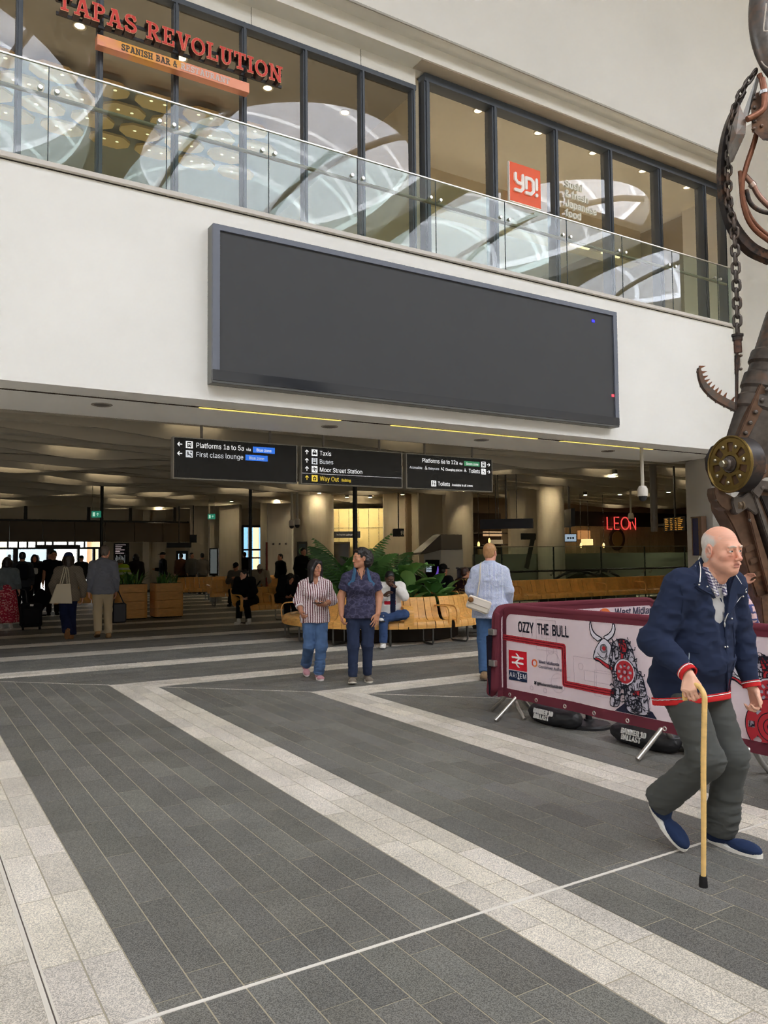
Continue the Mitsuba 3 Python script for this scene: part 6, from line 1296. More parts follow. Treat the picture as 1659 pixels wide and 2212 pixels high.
part(k, 'body', cbx(3.64, 3.92, 16.22, 16.36, .26, .66, .03), 'satin', S(30, 30, 38), smooth=30); part(k, 'strap', tube(smoothpath([(3.68, 16.29, .64), (3.69, 16.24, .82), (3.73, 16.18, .90), (3.80, 16.25, .80), (3.88, 16.29, .64)], 5), .012, 6), 'satin', S(26, 26, 32))
def tote(k, tf, J, T_, f, up, side, s, tk):
    part(tk, 'vent', tf(bx(.0, .012, -.175, -.15, .72, .86)), 'cloth', BLK)
person('woman in a tweed blazer and blue cap walking away with a cream tote bag', 1.66, (2.80, 16.2), (.10, .99),
    dict(kn_l=(-.06, .02, .46), an_l=(-.02, -.30, .20), toe_l=(-.03, -.25, .03), heel_l=(-.02, -.34, .24), kn_r=(.07, .10, .48), an_r=(.07, .06, .085), toe_r=(.07, .24, .006), wr_r=(.27, .06, .80), el_r=(.27, -.04, 1.04), el_l=(-.27, -.03, 1.06), wr_l=(-.24, .12, .88)),
    dict(col=tweed, name='blazer', t=.030, hem=.74, fold=.008, flare=.02), dict(col=S(28, 34, 62), mat='denim', t=.020, flare=.035), (S(150, 104, 64), S(120, 84, 52)), skin='pale', fem=True, hair=cap_hat(S(34, 44, 84), False, hair_long(S(48, 34, 26), .19, .08)), h=.011, extra=tote)
k = thing('tote_bag', 'cream canvas tote bag hanging from the shoulder of the woman in tweed', 'bag')
_m = hull([(-.10, -.03, .38), (.14, -.03, .38), (-.10, .02, .38), (.14, .02, .38), (-.22, -.05, .02), (.17, -.05, .0), (-.22, .06, .02), (.17, .06, .0)]); tb = (2.66, 15.99, .70)
part(k, 'body', mv(_m, tb), 'cloth', S(196, 186, 166), smooth=30)
for q in (-.02, .02): part(k, 'handle', mv(tube(smoothpath([(-.03+q, -.03, .38), (.02+q, -.02, .58), (.06+q, .04, .70), (.09+q, .02, .58), (.10+q, -.03, .38)], 5), .010, 6), tb), 'cloth', S(190, 180, 160))
def skirtc(P, J):
    n = meshkit.fbm(P*34, 3, 3); return np.where((n > .56)[:, None], S(214, 150, 150), S(172, 46, 66))
person('woman in a denim jacket and long red patterned skirt at the left edge', 1.585, (2.06, 19.4), (.12, .99), dict(wr_l=(-.24, .10, .80), wr_r=(.25, .14, .82)),
    dict(col=S(104, 112, 116), name='denim_jacket', mat='denim', t=.026, hem=.88, fold=.010), dict(col=skirtc, skirt=.16, flare=.14), (S(200, 196, 190), S(220, 216, 210)), skin='pale', fem=True, hair=hair_long(S(40, 30, 28), .10, .085), h=.013, fat=1.12)
k = thing('wheeled_suitcase', 'black wheeled suitcase pulled by the woman in the red skirt', 'suitcase')
sc = (2.50, 18.9); part(k, 'shell', mv(cbx(-.22, .22, -.13, .13, .06, .58, .04), (*sc, 0)), 'cloth', S(26, 26, 30), smooth=30); part(k, 'pocket', mv(cbx(-.17, .17, -.155, -.12, .12, .46, .02), (*sc, 0)), 'cloth', S(30, 30, 34), smooth=30)
part(k, 'handle', mv(tube([(-.07, .06, .56), (-.10, .12, .86), (-.18, .16, .88)], .012, 7), (*sc, 0)), 'satin', S(40, 40, 42)); part(k, 'label', mv(bx(-.04, .03, -.135, -.12, .52, .56), (*sc, 0)), 'satin', S(214, 214, 214))
for q in (-.17, .17): part(k, 'wheel', mv(frame(lathe([(.001, -.02), (.04, -.02), (.04, .02), (.001, .02)], 14), (q, -.08, .04), (0, 1, 0), (0, 0, 1)), (*sc, 0)), 'matte', S(20, 20, 20))
person('man with a dark backpack walking away beside the red skirt', 1.72, (2.75, 22.5), (.1, 1), dict(), dict(col=S(52, 56, 62), name='hoodie', t=.03, hem=.82), dict(col=S(26, 28, 36), t=.016), (S(190, 190, 186), S(210, 210, 206)), skin='tan', hair=hair_short(S(30, 26, 24)), h=.016,
    extra=lambda k, tf, J, T_, f, up, side, s, tk: part(k, 'backpack', tf(cbx(-.15, .15, -.34, -.15, 1.0, 1.42, .05)), 'cloth', S(24, 26, 34), smooth=30))
person('dark figure with a pale bag in the far doorway light', 1.66, (3.65, 27.0), (-.1, -1), dict(), dict(col=S(24, 24, 28), name='coat', t=.03, hem=.74), dict(col=S(20, 20, 24), t=.01), (BLK, BLK), skin='tan', fem=True, hair=hair_long(S(24, 20, 20), .15), h=.02,
    extra=lambda k, tf, J, T_, f, up, side, s, tk: part(k, 'bag', tf(cbx(-.1, .12, .16, .24, 1.05, 1.25, .03)), 'satin', S(200, 196, 190)))
person('man in black facing the camera beside a tilted black suitcase', 1.76, (3.62, 23.2), (-.1, -1), dict(wr_r=(.26, .10, .88)), dict(col=S(22, 24, 30), name='t_shirt', sleeve='short', t=.02, hem=.84), dict(col=S(44, 32, 26), t=.016), (BLK, BLK), skin='tan', hair=hair_short(S(20, 18, 18)), h=.016)
k = thing('wheeled_suitcase', 'black suitcase tilted on its wheels beside the man in black', 'suitcase'); m = tm(np.asarray(cbx(-.20, .20, -.13, .13, 0, .62, .04).vertices)@np.array([[.8, 0, -.6], [0, 1, 0], [.6, 0, .8]])+[3.0, 22.6, .16], cbx(-.20, .20, -.13, .13, 0, .62, .04).faces)
part(k, 'shell', m, 'cloth', S(20, 20, 24), smooth=30); part(k, 'handle', tube([(3.32, 22.6, .62), (3.45, 22.6, .86)], .015, 7), 'satin', S(40, 40, 42))
for q in (-.08, .1): part(k, 'wheel', ball((2.96+q, 22.6, .045), (.045, .03, .045)), 'matte', S(20, 20, 20))
part(k, 'stand', tube([(2.9, 22.55, .05), (3.35, 22.55, .05)], .02, 7), 'matte', S(24, 24, 24))
def hivis(P, J): return np.where(((np.abs(P[:, 2]-1.05) < .035)|(np.abs(P[:, 2]-1.2) < .03))[:, None], S(190, 196, 180), S(150, 176, 40))
person('worker in a yellow high visibility jacket bending beyond the planters', 1.62, (6.15, 25.2), (-.7, .7), dict(neck=(0, .22, 1.28), head=(0, .32, 1.36), chest=(0, .12, 1.08), sh_r=(.16, .2, 1.24), sh_l=(-.16, .2, 1.24), el_r=(.2, .3, 1.0), wr_r=(.15, .45, .85), el_l=(-.2, .3, 1.0), wr_l=(-.15, .45, .85)), dict(col=hivis, name='vest', t=.03, hem=.78), dict(col=S(34, 34, 40), t=.02), (BLK, BLK), skin='tan', hair=cap_hat(S(120, 118, 110), False), h=.018)
far = [(294, 27, 1.66, (.3, 1), S(40, 34, 34), S(30, 28, 30), True, 'person in dark clothes with tied hair beyond the high visibility worker'), (352, 30.5, 1.72, (-1, 0), S(16, 16, 18), S(20, 20, 22), False, 'man in black with a cap looking at a phone by the far wall'),
       (391, 33, 1.68, (0, 1), S(84, 56, 40), S(30, 30, 34), False, 'person in a brown jacket at the ticket machine'), (414, 33, 1.70, (.2, -1), S(90, 88, 84), S(40, 40, 44), False, 'person in a pale vest standing by the far wall slab'), (437, 32.5, 1.68, (.1, 1), S(96, 92, 88), S(50, 48, 46), False, 'person in a pale hoodie standing left of the slim slab'),
       (655, 25.5, 1.80, (.1, -1), S(14, 14, 16), S(16, 16, 18), False, 'large man in black standing left of the striped shirt woman'), (606, 27, 1.62, (-1, -.2), S(16, 18, 22), S(18, 18, 22), False, 'small dark figure in front of the dotted slab'), (528, 35, 1.72, (.1, 1), S(18, 18, 22), S(24, 22, 24), False, 'dark figure in the bright street doorway'),
       (20, 33, 1.7, (0, 1), S(30, 30, 34), S(26, 26, 30), False, 'dark figure at the far doors, leftmost'), (80, 34, 1.66, (0, 1), S(36, 30, 30), S(24, 24, 28), True, 'dark figure with long hair at the far doors'), (176, 30, 1.62, (.2, 1), S(38, 36, 36), S(28, 28, 30), False, 'dark figure between the blue cap and the grey jumper'), (108, 31, 1.74, (0, -1), S(28, 30, 40), S(30, 28, 28), False, 'dark figure facing out of the far doors')]
for px, d, H_, fc, c1, c2, fm, lb in far:
    p = zp(px, 1200, d)
    person(lb, H_, (p[0], p[1]), fc, dict(wr_r=(.12, .28, 1.08), el_r=(.22, .02, 1.05)) if 'phone' in lb else dict(), dict(col=c1, name='top', t=.03 if 'large' not in lb else .05, hem=.76), dict(col=c2, t=.014), (BLK, BLK), skin='tan', fem=fm, hair=(cap_hat(BLK) if 'cap' in lb.split() else hair_long(S(26, 20, 18), .12) if fm else hair_short(S(22, 20, 18))), h=.021, fat=1.2 if 'large' in lb else 1)
# ---------------------------------------------------------------- people sitting on the benches
def sit(H, seat, lean=.05, spread=.10, knee=.46, reach=.40, **J):
    z = seat+.10; D = dict(pelvis=(0, 0, z), chest=(0, lean, z+.30*H*.62), neck=(0, lean*1.6, z+.31*H), head=(0, lean*2.1+.02, z+.41*H), sh_r=(.105*H, lean*1.5, z+.29*H), sh_l=(-.105*H, lean*1.5, z+.29*H), hip_r=(.055*H, .02, z-.01), hip_l=(-.055*H, .02, z-.01),
        kn_r=(spread, reach, knee), kn_l=(-spread, reach, knee), an_r=(spread*1.1, reach+.04, .09), an_l=(-spread*1.1, reach+.04, .09), toe_r=(spread*1.25, reach+.22, .006), toe_l=(-spread*1.25, reach+.22, .006), el_r=(.15*H, lean+.10, z+.14*H), el_l=(-.15*H, lean+.10, z+.14*H), wr_r=(.08, reach*.75, z+.10), wr_l=(-.08, reach*.75, z+.10))
    D.update(J); return D
p = ring(L0(237)-.30, .30); oa = (p-RC)/np.linalg.norm(p-RC)
person('man in a white varsity jacket sitting with one leg crossed on the ring bench', 1.72, tuple(ring(L0(240), .34)), (math.cos(math.radians(240)), math.sin(math.radians(240))),
    sit(1.72, .42, .08, .12, an_l=(.10, .42, .50), kn_l=(-.24, .36, .56), toe_l=(.22, .50, .46), heel_l=(.06, .42, .44), wr_l=(-.10, .30, 1.02), el_l=(-.25, .22, .86), wr_r=(.10, .26, .88), el_r=(.24, .14, .76), head=(0, .20, 1.17)),
    dict(col=lambda P, J: np.where((np.abs(P[:, 0]+.05) < .045)[:, None] & (P[:, 1] > .1)[:, None], S(34, 38, 60), np.where(((P[:, 2] > .72)&(P[:, 2] < .78)&(np.abs(P[:, 0]) < .1))[:, None], S(190, 40, 54), WH_)), name='jacket', t=.03, hem=.48), dict(col=S(58, 76, 112), mat='denim', t=.016), (S(226, 222, 216), S(40, 40, 44)), skin='deep', hair=hair_short(S(20, 18, 18)), h=.009, hh=.005, head=(10, 18, 0))
q = tuple(zp(884, 1250, 12.2)[:2])
person('woman in a black blouse with gold chain print sitting with her back turned', 1.62, tuple(ring(L0(-4), .32)), (math.cos(math.radians(-4)), math.sin(math.radians(-4))), sit(1.62, .42, .06),
    dict(col=lambda P, J: np.where((np.abs(meshkit.fbm(P*11+2, 2, 7)-.5) < .018)[:, None], S(196, 160, 84), S(40, 22, 24)), name='blouse', t=.026, hem=.46), dict(col=S(30, 26, 30), t=.02), (S(70, 60, 52), S(40, 36, 34)), skin='tan', fem=True, hair=hair_short(S(64, 42, 34), amp=.006), h=.009, fat=1.12)
person('man in black with a dark cap sitting beside the gold chain blouse', 1.74, tuple(ring(L0(17), .32)), (math.cos(math.radians(17)), math.sin(math.radians(17))), sit(1.74, .42, .06), dict(col=S(22, 22, 26), name='jacket', t=.03, hem=.46), dict(col=S(28, 28, 34), t=.02), (BLK, BLK), skin='tan', hair=cap_hat(S(26, 24, 24), True, hair_short(S(30, 24, 22))), h=.012)
bs = straight(6.7, 17.2, .15)
person('young woman in black with white trainers sitting on a bench end', 1.66, tuple(bs(.45, .30)), (-.72, -.70), sit(1.66, .42, .20, .08, head=(0, .34, 1.14), an_l=(-.14, .36, .09), toe_l=(-.16, .54, .006)), dict(col=S(20, 20, 22), name='jacket', t=.03, hem=.46), dict(col=S(18, 18, 22), t=.02, cap=-.05), (S(216, 214, 210), S(226, 224, 220)), skin='pale', fem=True, hair=hair_short(S(24, 20, 22)), h=.011, hh=.007, head=(-40, 6, 0))
person('person in dark clothes slumped beside the young woman in black', 1.68, tuple(bs(1.35, .30)), (.1, -1), sit(1.68, .42, .22, .10, head=(0, .40, 1.02)), dict(col=S(20, 20, 24), name='coat', t=.04, hem=.46), dict(col=S(22, 22, 26), t=.02), (BLK, BLK), skin='tan', fem=True, hair=hair_long(S(30, 24, 20), .1), h=.014, head=(0, 30, 0))
bh = straight(8.2, 23.6, -.1)
person('man in a cream hooded top and white beanie leaning forward on a bench', 1.76, tuple(bh(1.75, .32)), (-.45, -.9), sit(1.76, .42, .22, .16, head=(0, .44, 1.15), wr_r=(.02, .40, 1.0), el_r=(.2, .34, .70)), dict(col=S(150, 138, 118), name='hooded_top', t=.04, hem=.46), dict(col=S(140, 124, 100), t=.026), (S(206, 200, 190), S(220, 216, 206)), skin='deep', hair=cap_hat(S(190, 182, 168), False), h=.013, head=(0, 25, 0),
    extra=lambda k, tf, J, T_, f, up, side, s, tk: sling(k, tf, [J['sh_l']+V3(.04, -.05, .06), J['chest']+f*.16, J['pelvis']+side*.16+up*.12+f*.10], .04, BLK))
person('man in a dark cap with a phone sitting left of the hooded man', 1.72, tuple(bh(1.0, .32)), (-.6, -.8), sit(1.72, .42, .12, .12, wr_r=(.06, .42, .86), wr_l=(-.06, .42, .86)), dict(col=S(96, 92, 84), name='hoodie', t=.036, hem=.46), dict(col=S(34, 34, 38), t=.024), (BLK, BLK), skin='tan', hair=cap_hat(S(20, 20, 22), True), h=.015, head=(0, 20, 0))
k = thing('white_cylinder_bin', 'small ribbed silver case on the floor beside the far left bench', 'case'); p = fl(466, 1300); part(k, 'body', mv(lathe([(.001, 0), (.2, 0), (.2, .1), (.19, .11), (.2, .12), (.2, .24), (.19, .25), (.2, .26), (.2, .38), (.19, .39), (.2, .4), (.19, .56), (.001, .57)], 20), p), 'metal', S(150, 148, 144), smooth=30)
# person half hidden behind the old man
person('person in a plaid shirt standing behind the old man, mostly hidden', 1.62, tuple(zp(1570, 1250, 7.0)[:2]), (.85, -.55), dict(el_l=(-.26, .10, 1.15), wr_l=(-.16, .20, 1.30), el_r=(.25, .05, 1.10), wr_r=(.2, .14, .95)), dict(col=lambda P, J: np.where((((P[:, 2]*16) % 1 < .25)|((P[:, 0]*16) % 1 < .25))[:, None], S(70, 76, 120), S(206, 176, 176)), name='shirt', t=.02, hem=.76), dict(col=S(50, 52, 60), t=.014), (BLK, BLK), skin='pale', hair=hair_short(S(90, 70, 54)), h=.009)
# ---------------------------------------------------------------- printed crowd barriers
BURG, PINK, REDL = S(110, 52, 62), S(226, 208, 214), S(178, 52, 60)
INK, GREYL = S(34, 34, 44), S(196, 178, 186)
def wave(u, v, seed=0):
    """folds of the hanging banner, metres out of its plane"""
    return .010*np.sin(u*5.2+v*1.5+seed)*(.3+.7*np.clip(1-v, 0, 1))+.006*np.sin(u*11+seed*2+v*3)*np.clip(1.0-v, 0, 1)
class Barrier:
    """local u along the barrier, v up, w out of the printed face"""
    def __init__(self, o, right, label, W=2.12, z0=.20, z1=1.06, seed=0):
        self.o, self.r, self.W, self.z0, self.z1, self.seed = V3(*o), unit(V3(*right)), W, z0, z1, seed
        self.n = np.cross(self.r, [0, 0, 1.0]); self.k = thing('crowd_barrier', label, 'barrier', 'printed crowd barriers')
    def place(self, m, off=0.0):
        v = np.asarray(m.vertices); w = v[:, 2]+off+wave(v[:, 0], v[:, 1], self.seed)
        return tm(self.o+v[:, :1]*self.r+v[:, 1:2]*np.array([0, 0, 1.0])+w[:, None]*self.n, m.faces)
    def rigid(self, m):
        v = np.asarray(m.vertices); return tm(self.o+v[:, :1]*self.r+v[:, 1:2]*np.array([0, 0, 1.0])+v[:, 2:3]*self.n, m.faces)
    def flat(self, name, poly, col, layer=1, mat='cloth', th=.0012, label=None, kind=None):
        gs = [g for g in getattr(poly, 'geoms', [poly]) if g.geom_type == 'Polygon' and g.area > 1e-7]
        if not gs: return
        ms = []
        for g in gs:
            m = trimesh.creation.extrude_polygon(g, th, engine='earcut'); v, f = trimesh.remesh.subdivide_to_size(m.vertices, m.faces, .09); ms.append(tm(v, f))
        part(self.k, name, self.place(cat(ms), .0006+.0013*layer), mat, col, label=label, kind=kind)
    def body(self):
        W, z0, z1 = self.W, self.z0, self.z1
        cor = sbox(.13, z0, W-.13, z1).union(sbox(0, z0, W, z1-.13)).union(Point(.13, z1-.13).buffer(.13)).union(Point(W-.13, z1-.13).buffer(.13))
        us, vs = np.linspace(0, W, 54), np.linspace(z0, z1, 16); V, F = [], []
        def edge(u):
            d = min(u, W-u); return z1 if d > .13 else z1-.13+math.sqrt(max(0, .13**2-(.13-d)**2))
        for side in (0, 1):
            for u in us:
                for t in np.linspace(0, 1, 16): V.append([u, z0+(edge(u)-z0)*t, 0 if side == 0 else -.05])
        n = len(us)*16
        for i in range(len(us)-1):
            for j in range(15):
                a = i*16+j; F += [[a, a+16, a+17], [a, a+17, a+1], [n+a, n+a+17, n+a+16], [n+a, n+a+1, n+a+17]]
            a = i*16; F += [[a, n+a, n+a+16], [a, n+a+16, a+16]]; a += 15; F += [[a, a+16, n+a+16], [a, n+a+16, n+a]]
        part(self.k, 'banner', self.place(tm(V, F)), 'cloth', PINK, smooth=40)
        inner = aff.translate(cor.buffer(-.055), 0, 0).union(sbox(.055, z0+.085, W-.055, z0+.3)).intersection(sbox(0, z0+.085, W, z1))
        self.flat('border', cor.difference(inner), BURG, 1, label='burgundy border')
        th = smoothpath([(.01, z0+.1), (.0, .6), (.0, z1-.14), (.035, z1-.035), (.14, z1), (.6, z1+.002), (W-.6, z1+.002), (W-.14, z1), (W-.035, z1-.035), (W, z1-.14), (W, .6), (W-.01, z0+.1)], 4)
        part(self.k, 'top_sleeve', self.rigid(tube(np.c_[th, np.full(len(th), -.025)], .033, 10)), 'cloth', BURG, smooth=50, label='burgundy sleeve over the frame')
        for u in np.linspace(.10, W-.06, 7): part(self.k, 'eyelet', self.place(mv(lathe([(.009, 0), (.017, .003), (.020, 0)], 14), (u, z0+.03, .004))), 'metal', S(220, 214, 208), smooth=40)
        for u in (.13, W-.5):
            for q in (-1, 1): part(self.k, 'foot', self.rigid(tube([(u+.05, .24, -.03), (u+.02, .10, -.03+q*.15), (u+.01, .012, -.03+q*.26)], .020, 10)), 'metal', S(206, 202, 196), smooth=50)
def ring_(x, y, r, w=.004): return Point(x, y).buffer(r, 24).difference(Point(x, y).buffer(r-w, 24))
def ln(p, w=.004): return LineString(p).buffer(w/2, cap_style=1, join_style=1)
def tpoly(s, h, x, y, sx=1.0, bold=False, width_=None):
    """lettering as polygons"""
    from PIL import Image, ImageDraw, ImageFont
    m = meshkit.text_mesh(s, h, .001, bold); v = np.asarray(m.vertices); f = np.asarray(m.faces); top = f[(v[f][:, :, 2] > .0005).all(1)]
    g = unary_union([Polygon(v[t][:, :2]).buffer(1e-5) for t in top]); 
    if width_: sx = width_/(g.bounds[2]-g.bounds[0])
    g = aff.scale(g, sx, 1, origin=(g.bounds[0], 0)); return aff.translate(g, x-g.bounds[0], y)
def bull(b, x, y, s, rnd):
    """a plain line drawing of a machine-built bull, head to the left"""
    T_ = lambda pts: [(x+p[0]*s, y+p[1]*s) for p in pts]
    PO = lambda pts, sm=True: Polygon(T_(smoothpath(pts+[pts[0]], 4)[:-1] if sm else pts)).buffer(0)
    base = [(.34, .80), (.46, .86), (.58, .84), (.66, .70), (.72, .50), (.80, .40), (.86, .05), (.70, .0), (.55, .02), (.52, .12), (.50, .28), (.44, .22), (.42, .06), (.30, .04), (.30, .14), (.36, .20), (.33, .42), (.28, .55)]
    shadow = PO([(.33, -.03), (.5, .10), (.9, .06), (1.0, -.06), (.95, -.10), (.33, -.03)], False); b.flat('picture_shadow', shadow.intersection(sbox(0, b.z0+.09, b.W-.06, b.z1)), S(44, 44, 62), 2)
    bodyp = PO(base); lim = sbox(.06, b.z0+.09, b.W-.06, b.z1-.06); bodyp = bodyp.intersection(lim); b.flat('picture_body', bodyp, S(206, 200, 214), 3, label='pale bull drawing')
    headp = PO([(.02, .60), (.06, .56), (.12, .55), (.22, .50), (.30, .54), (.33, .66), (.30, .78), (.20, .84), (.12, .78), (.05, .68)]).intersection(lim); b.flat('picture_head', headp.buffer(.004), INK, 4); b.flat('picture_head_fill', headp.buffer(-.004), S(214, 208, 220), 5)
    horn = unary_union([PO([(.10, .80), (.0, .86), (-.03, .96), (-.02, 1.04), (.01, .94), (.07, .88), (.16, .84)]), PO([(.26, .82), (.34, .88), (.38, .97), (.35, 1.05), (.33, .96), (.27, .90), (.20, .86)])]).intersection(lim)
    b.flat('picture_horn', horn.buffer(.005), INK, 4); b.flat('picture_horn_fill', horn.buffer(-.004), S(220, 214, 224), 5)
    reds = unary_union([PO([(.03, .575), (.12, .56), (.22, .50), (.32, .47), (.32, .505), (.22, .545), (.10, .590)]), PO([(.42, .84), (.52, .85), (.56, .72), (.50, .66), (.53, .56), (.47, .58), (.46, .70)]), PO([(.64, .26), (.74, .28), (.73, .22), (.63, .20)], False)]).intersection(lim)
    b.flat('picture_jaw', reds.buffer(.004), INK, 6); b.flat('picture_red', reds.buffer(-.002), REDL, 7, label='red parts of the drawing')
    c = (x+.52*s, y+.47*s); R1 = .135*s
    b.flat('picture_wheel_rim', Point(c).buffer(R1*1.18, 24).difference(Point(c).buffer(R1, 24)).intersection(lim), S(214, 208, 220), 8); b.flat('picture_wheel', unary_union([Point(c).buffer(R1, 24)]).difference(unary_union([aff.rotate(sbox(c[0]-R1*.12, c[1]+R1*.45, c[0]+R1*.12, c[1]+R1*.78), a, origin=c) for a in range(0, 360, 45)]+[Point(c).buffer(R1*.16)])).intersection(lim), REDL, 9, label='red wheel of the drawing')
    ink = [ring_(c[0], c[1], R1*1.2, .005), ring_(c[0], c[1], R1*.3, .004), ring_(x+.20*s, y+.72*s, .055*s, .005), ring_(x+.20*s, y+.72*s, .040*s, .003), ring_(x+.69*s, y+.09*s, .085*s, .006), ring_(x+.69*s, y+.09*s, .05*s, .004), ring_(x+.62*s, y+.30*s, .05*s, .004)]
    b.flat('picture_eye', Point(x+.20*s, y+.72*s).buffer(.028*s), REDL, 7)
    for _ in range(420):
        px, py = rnd.uniform(.30, .86), rnd.uniform(.02, .84); q = Point(x+px*s, y+py*s)
        if not bodyp.contains(q) or q.distance(Point(c)) < R1*1.2: continue
        a = rnd.uniform(0, 3.14) if rnd.random() < .6 else rnd.choice((0, 1.57)); l = rnd.uniform(.02, .07)*s; p = [(q.x, q.y), (q.x+l*math.cos(a), q.y+l*math.sin(a))]
        if rnd.random() < .5: p.append((p[1][0]+l*.6*math.cos(a+1.4), p[1][1]+l*.6*math.sin(a+1.4)))
        ink.append(ln(p, rnd.choice((.004, .006, .009))))
    ink += [ln(T_([(.06, .60), (.14, .62), (.22, .58), (.27, .64)]), .004), ln(T_([(.10, .66), (.16, .60), (.24, .62), (.26, .70), (.22, .60)]), .004), ln(T_([(.04, .63), (.06, .67)]), .008)]
    b.flat('picture_lines', unary_union(ink).intersection(lim), INK, 10, label='black line drawing of machine parts', kind='stuff')
    b.flat('picture_outline', bodyp.boundary.buffer(.003).intersection(lim), INK, 10)
def redline(pts, W, w=.055):
    g = LineString(pts).buffer(w/2, cap_style=2, join_style=1); return g, [LineString(pts).parallel_offset(q, 'left', join_style=1).buffer(.0025, cap_style=2) for q in (-.011, .011)]
def faint(b, rnd, u0, u1):
    g = []
    for _ in range(16):
        x, y = rnd.uniform(u0, u1), rnd.uniform(b.z0+.15, b.z1-.2); k = rnd.random()
        if k < .35: g.append(ring_(x, y, rnd.uniform(.02, .09), .003))
        elif k < .75: w, h = rnd.uniform(.08, .35), rnd.uniform(.05, .3); g.append(sbox(x, y, x+w, y+h).boundary.buffer(.0015))
        else: g.append(ln([(x, y), (x+rnd.uniform(-.1, .5), y+rnd.uniform(-.1, .1))], .003))
    b.flat('faint_drawing', unary_union(g).intersection(sbox(.07, b.z0+.1, b.W-.07, b.z1-.07)), GREYL, 1, kind='stuff', label='faint grey engine drawing')
def authority(b, x, y, s, col=S(70, 64, 84)):
    for a0, c_ in ((0, S(226, 120, 70)), (2.1, S(206, 72, 60)), (4.2, S(236, 150, 96))):
        b.flat('ring_logo', Polygon([(x+s*.5*math.cos(a)*r, y+s*.2+s*.5*math.sin(a)*r) for r, seq in ((1, np.linspace(a0, a0+2.0, 7)), (.62, np.linspace(a0+2.0, a0, 7))) for a in seq]), c_, 2, label='orange ring emblem')
    b.flat('lettering', unary_union([tpoly('West Midlands', s*.36, x+s*.75, y+s*.28, bold=True), tpoly('Combined Authority', s*.36, x+s*.75, y-s*.30)]), col, 2)
_rb = random.Random(8)
# the near barrier, printed side towards the camera; u runs from its far end (picture left) to its near end
B1 = Barrier((5.06, 5.98, 0), (0, -1, 0), 'white and burgundy printed barrier in front, left of the old man', W=2.31)
B1.body(); faint(B1, _rb, .1, 1.2)
B1.flat('title_lettering', unary_union([tpoly('OZZY', .095, .23, .845, width_=.21, bold=True), tpoly('THE', .095, .49, .845, width_=.145, bold=True), tpoly('BULL', .095, .685, .845, width_=.205, bold=True)]), INK, 3)
g, gl = redline([(.0, .775), (.82, .755), (.82, .43), (1.42, .43)], .05); B1.flat('red_line', g.intersection(sbox(.01, 0, 3, 2)), REDL, 2, label='red stepped line'); B1.flat('dark_line', unary_union(gl).intersection(sbox(.01, 0, 3, 2)), S(70, 22, 30), 3)
B1.flat('rail_logo', sbox(.09, .475, .34, .66), S(206, 40, 52), 2, label='red square with a white double arrow')
ar = unary_union([sbox(.135, .585, .295, .603), sbox(.135, .535, .295, .553), Polygon([(.185, .634), (.207, .634), (.258, .594), (.196, .544), (.172, .544), (.234, .594)]), Polygon([(.245, .502), (.223, .502), (.172, .544), (.234, .594), (.258, .594), (.196, .544)])]); B1.flat('double_arrow', ar, S(240, 234, 236), 3)
B1.flat('navy_panel', sbox(.09, .375, .34, .465), S(36, 46, 72), 2, label='navy panel')
B1.flat('navy_lettering', unary_union([tpoly('A', .046, .100, .402), tpoly('R', .046, .150, .402), tpoly('I', .066, .2105, .392), ring_(.2145, .425, .021, .0025), tpoly('E', .046, .246, .402), tpoly('M', .046, .287, .402, .92)]), S(222, 220, 224), 3)
authority(B1, .445, .555, .075)
B1.flat('social_lettering', tpoly('@NetworkRailBHM', .026, .475, .375, bold=True), INK, 3); B1.flat('bird_mark', Polygon([(.437, .380), (.452, .372), (.466, .384), (.466, .398), (.472, .404), (.462, .404), (.455, .398), (.440, .404), (.444, .390)]).buffer(.001), INK, 3)
for u in (.40, .58): B1.flat('faint_wheel', ring_(u, .335, .022, .004), GREYL*.9, 2)
bull(B1, 1.17, .30, .68, _rb)
B2 = Barrier((5.06, 3.56, 0), (0, -1, 0), 'printed barrier right of the old man with a large red wheel drawing', W=2.25, seed=2)
B2.body(); faint(B2, _rb, .3, 2.0); bull(B2, .02, .34, .62, _rb)
c = (.36, .40)
B2.flat('big_wheel', Point(c).buffer(.19, 32).difference(unary_union([aff.rotate(sbox(c[0]-.022, c[1]+.12, c[0]+.022, c[1]+.17), a, origin=c) for a in range(0, 360, 45)]+[Point(c).buffer(.022)])).intersection(sbox(.06, .29, 2, 1)), REDL, 12, label='large red wheel'); B2.flat('big_wheel_lines', unary_union([ring_(*c, r, .005) for r in (.192, .10, .06, .03)]).intersection(sbox(.06, .29, 2, 1)), INK, 13)
# the barriers along the back, at right angles, printed side towards the camera
B3 = Barrier((4.98, 5.98, 0), (1, -.05, 0), 'printed barrier seen edge-on behind the front one, reading West Midlands', W=2.2, seed=4)
B3.body(); faint(B3, _rb, .1, 1.6)
authority(B3, 1.42, .86, .20)
B4 = Barrier((7.28, 5.86, 0), (1, -.05, 0), 'burgundy edged barrier behind the old man, further right', W=2.2, seed=5)
B4.body(); faint(B4, _rb, .6, 2.0); authority(B4, .50, .80, .22); g, gl = redline([(.0, .60), (2.2, .60)], .05); B4.flat('red_line', g, REDL, 2)
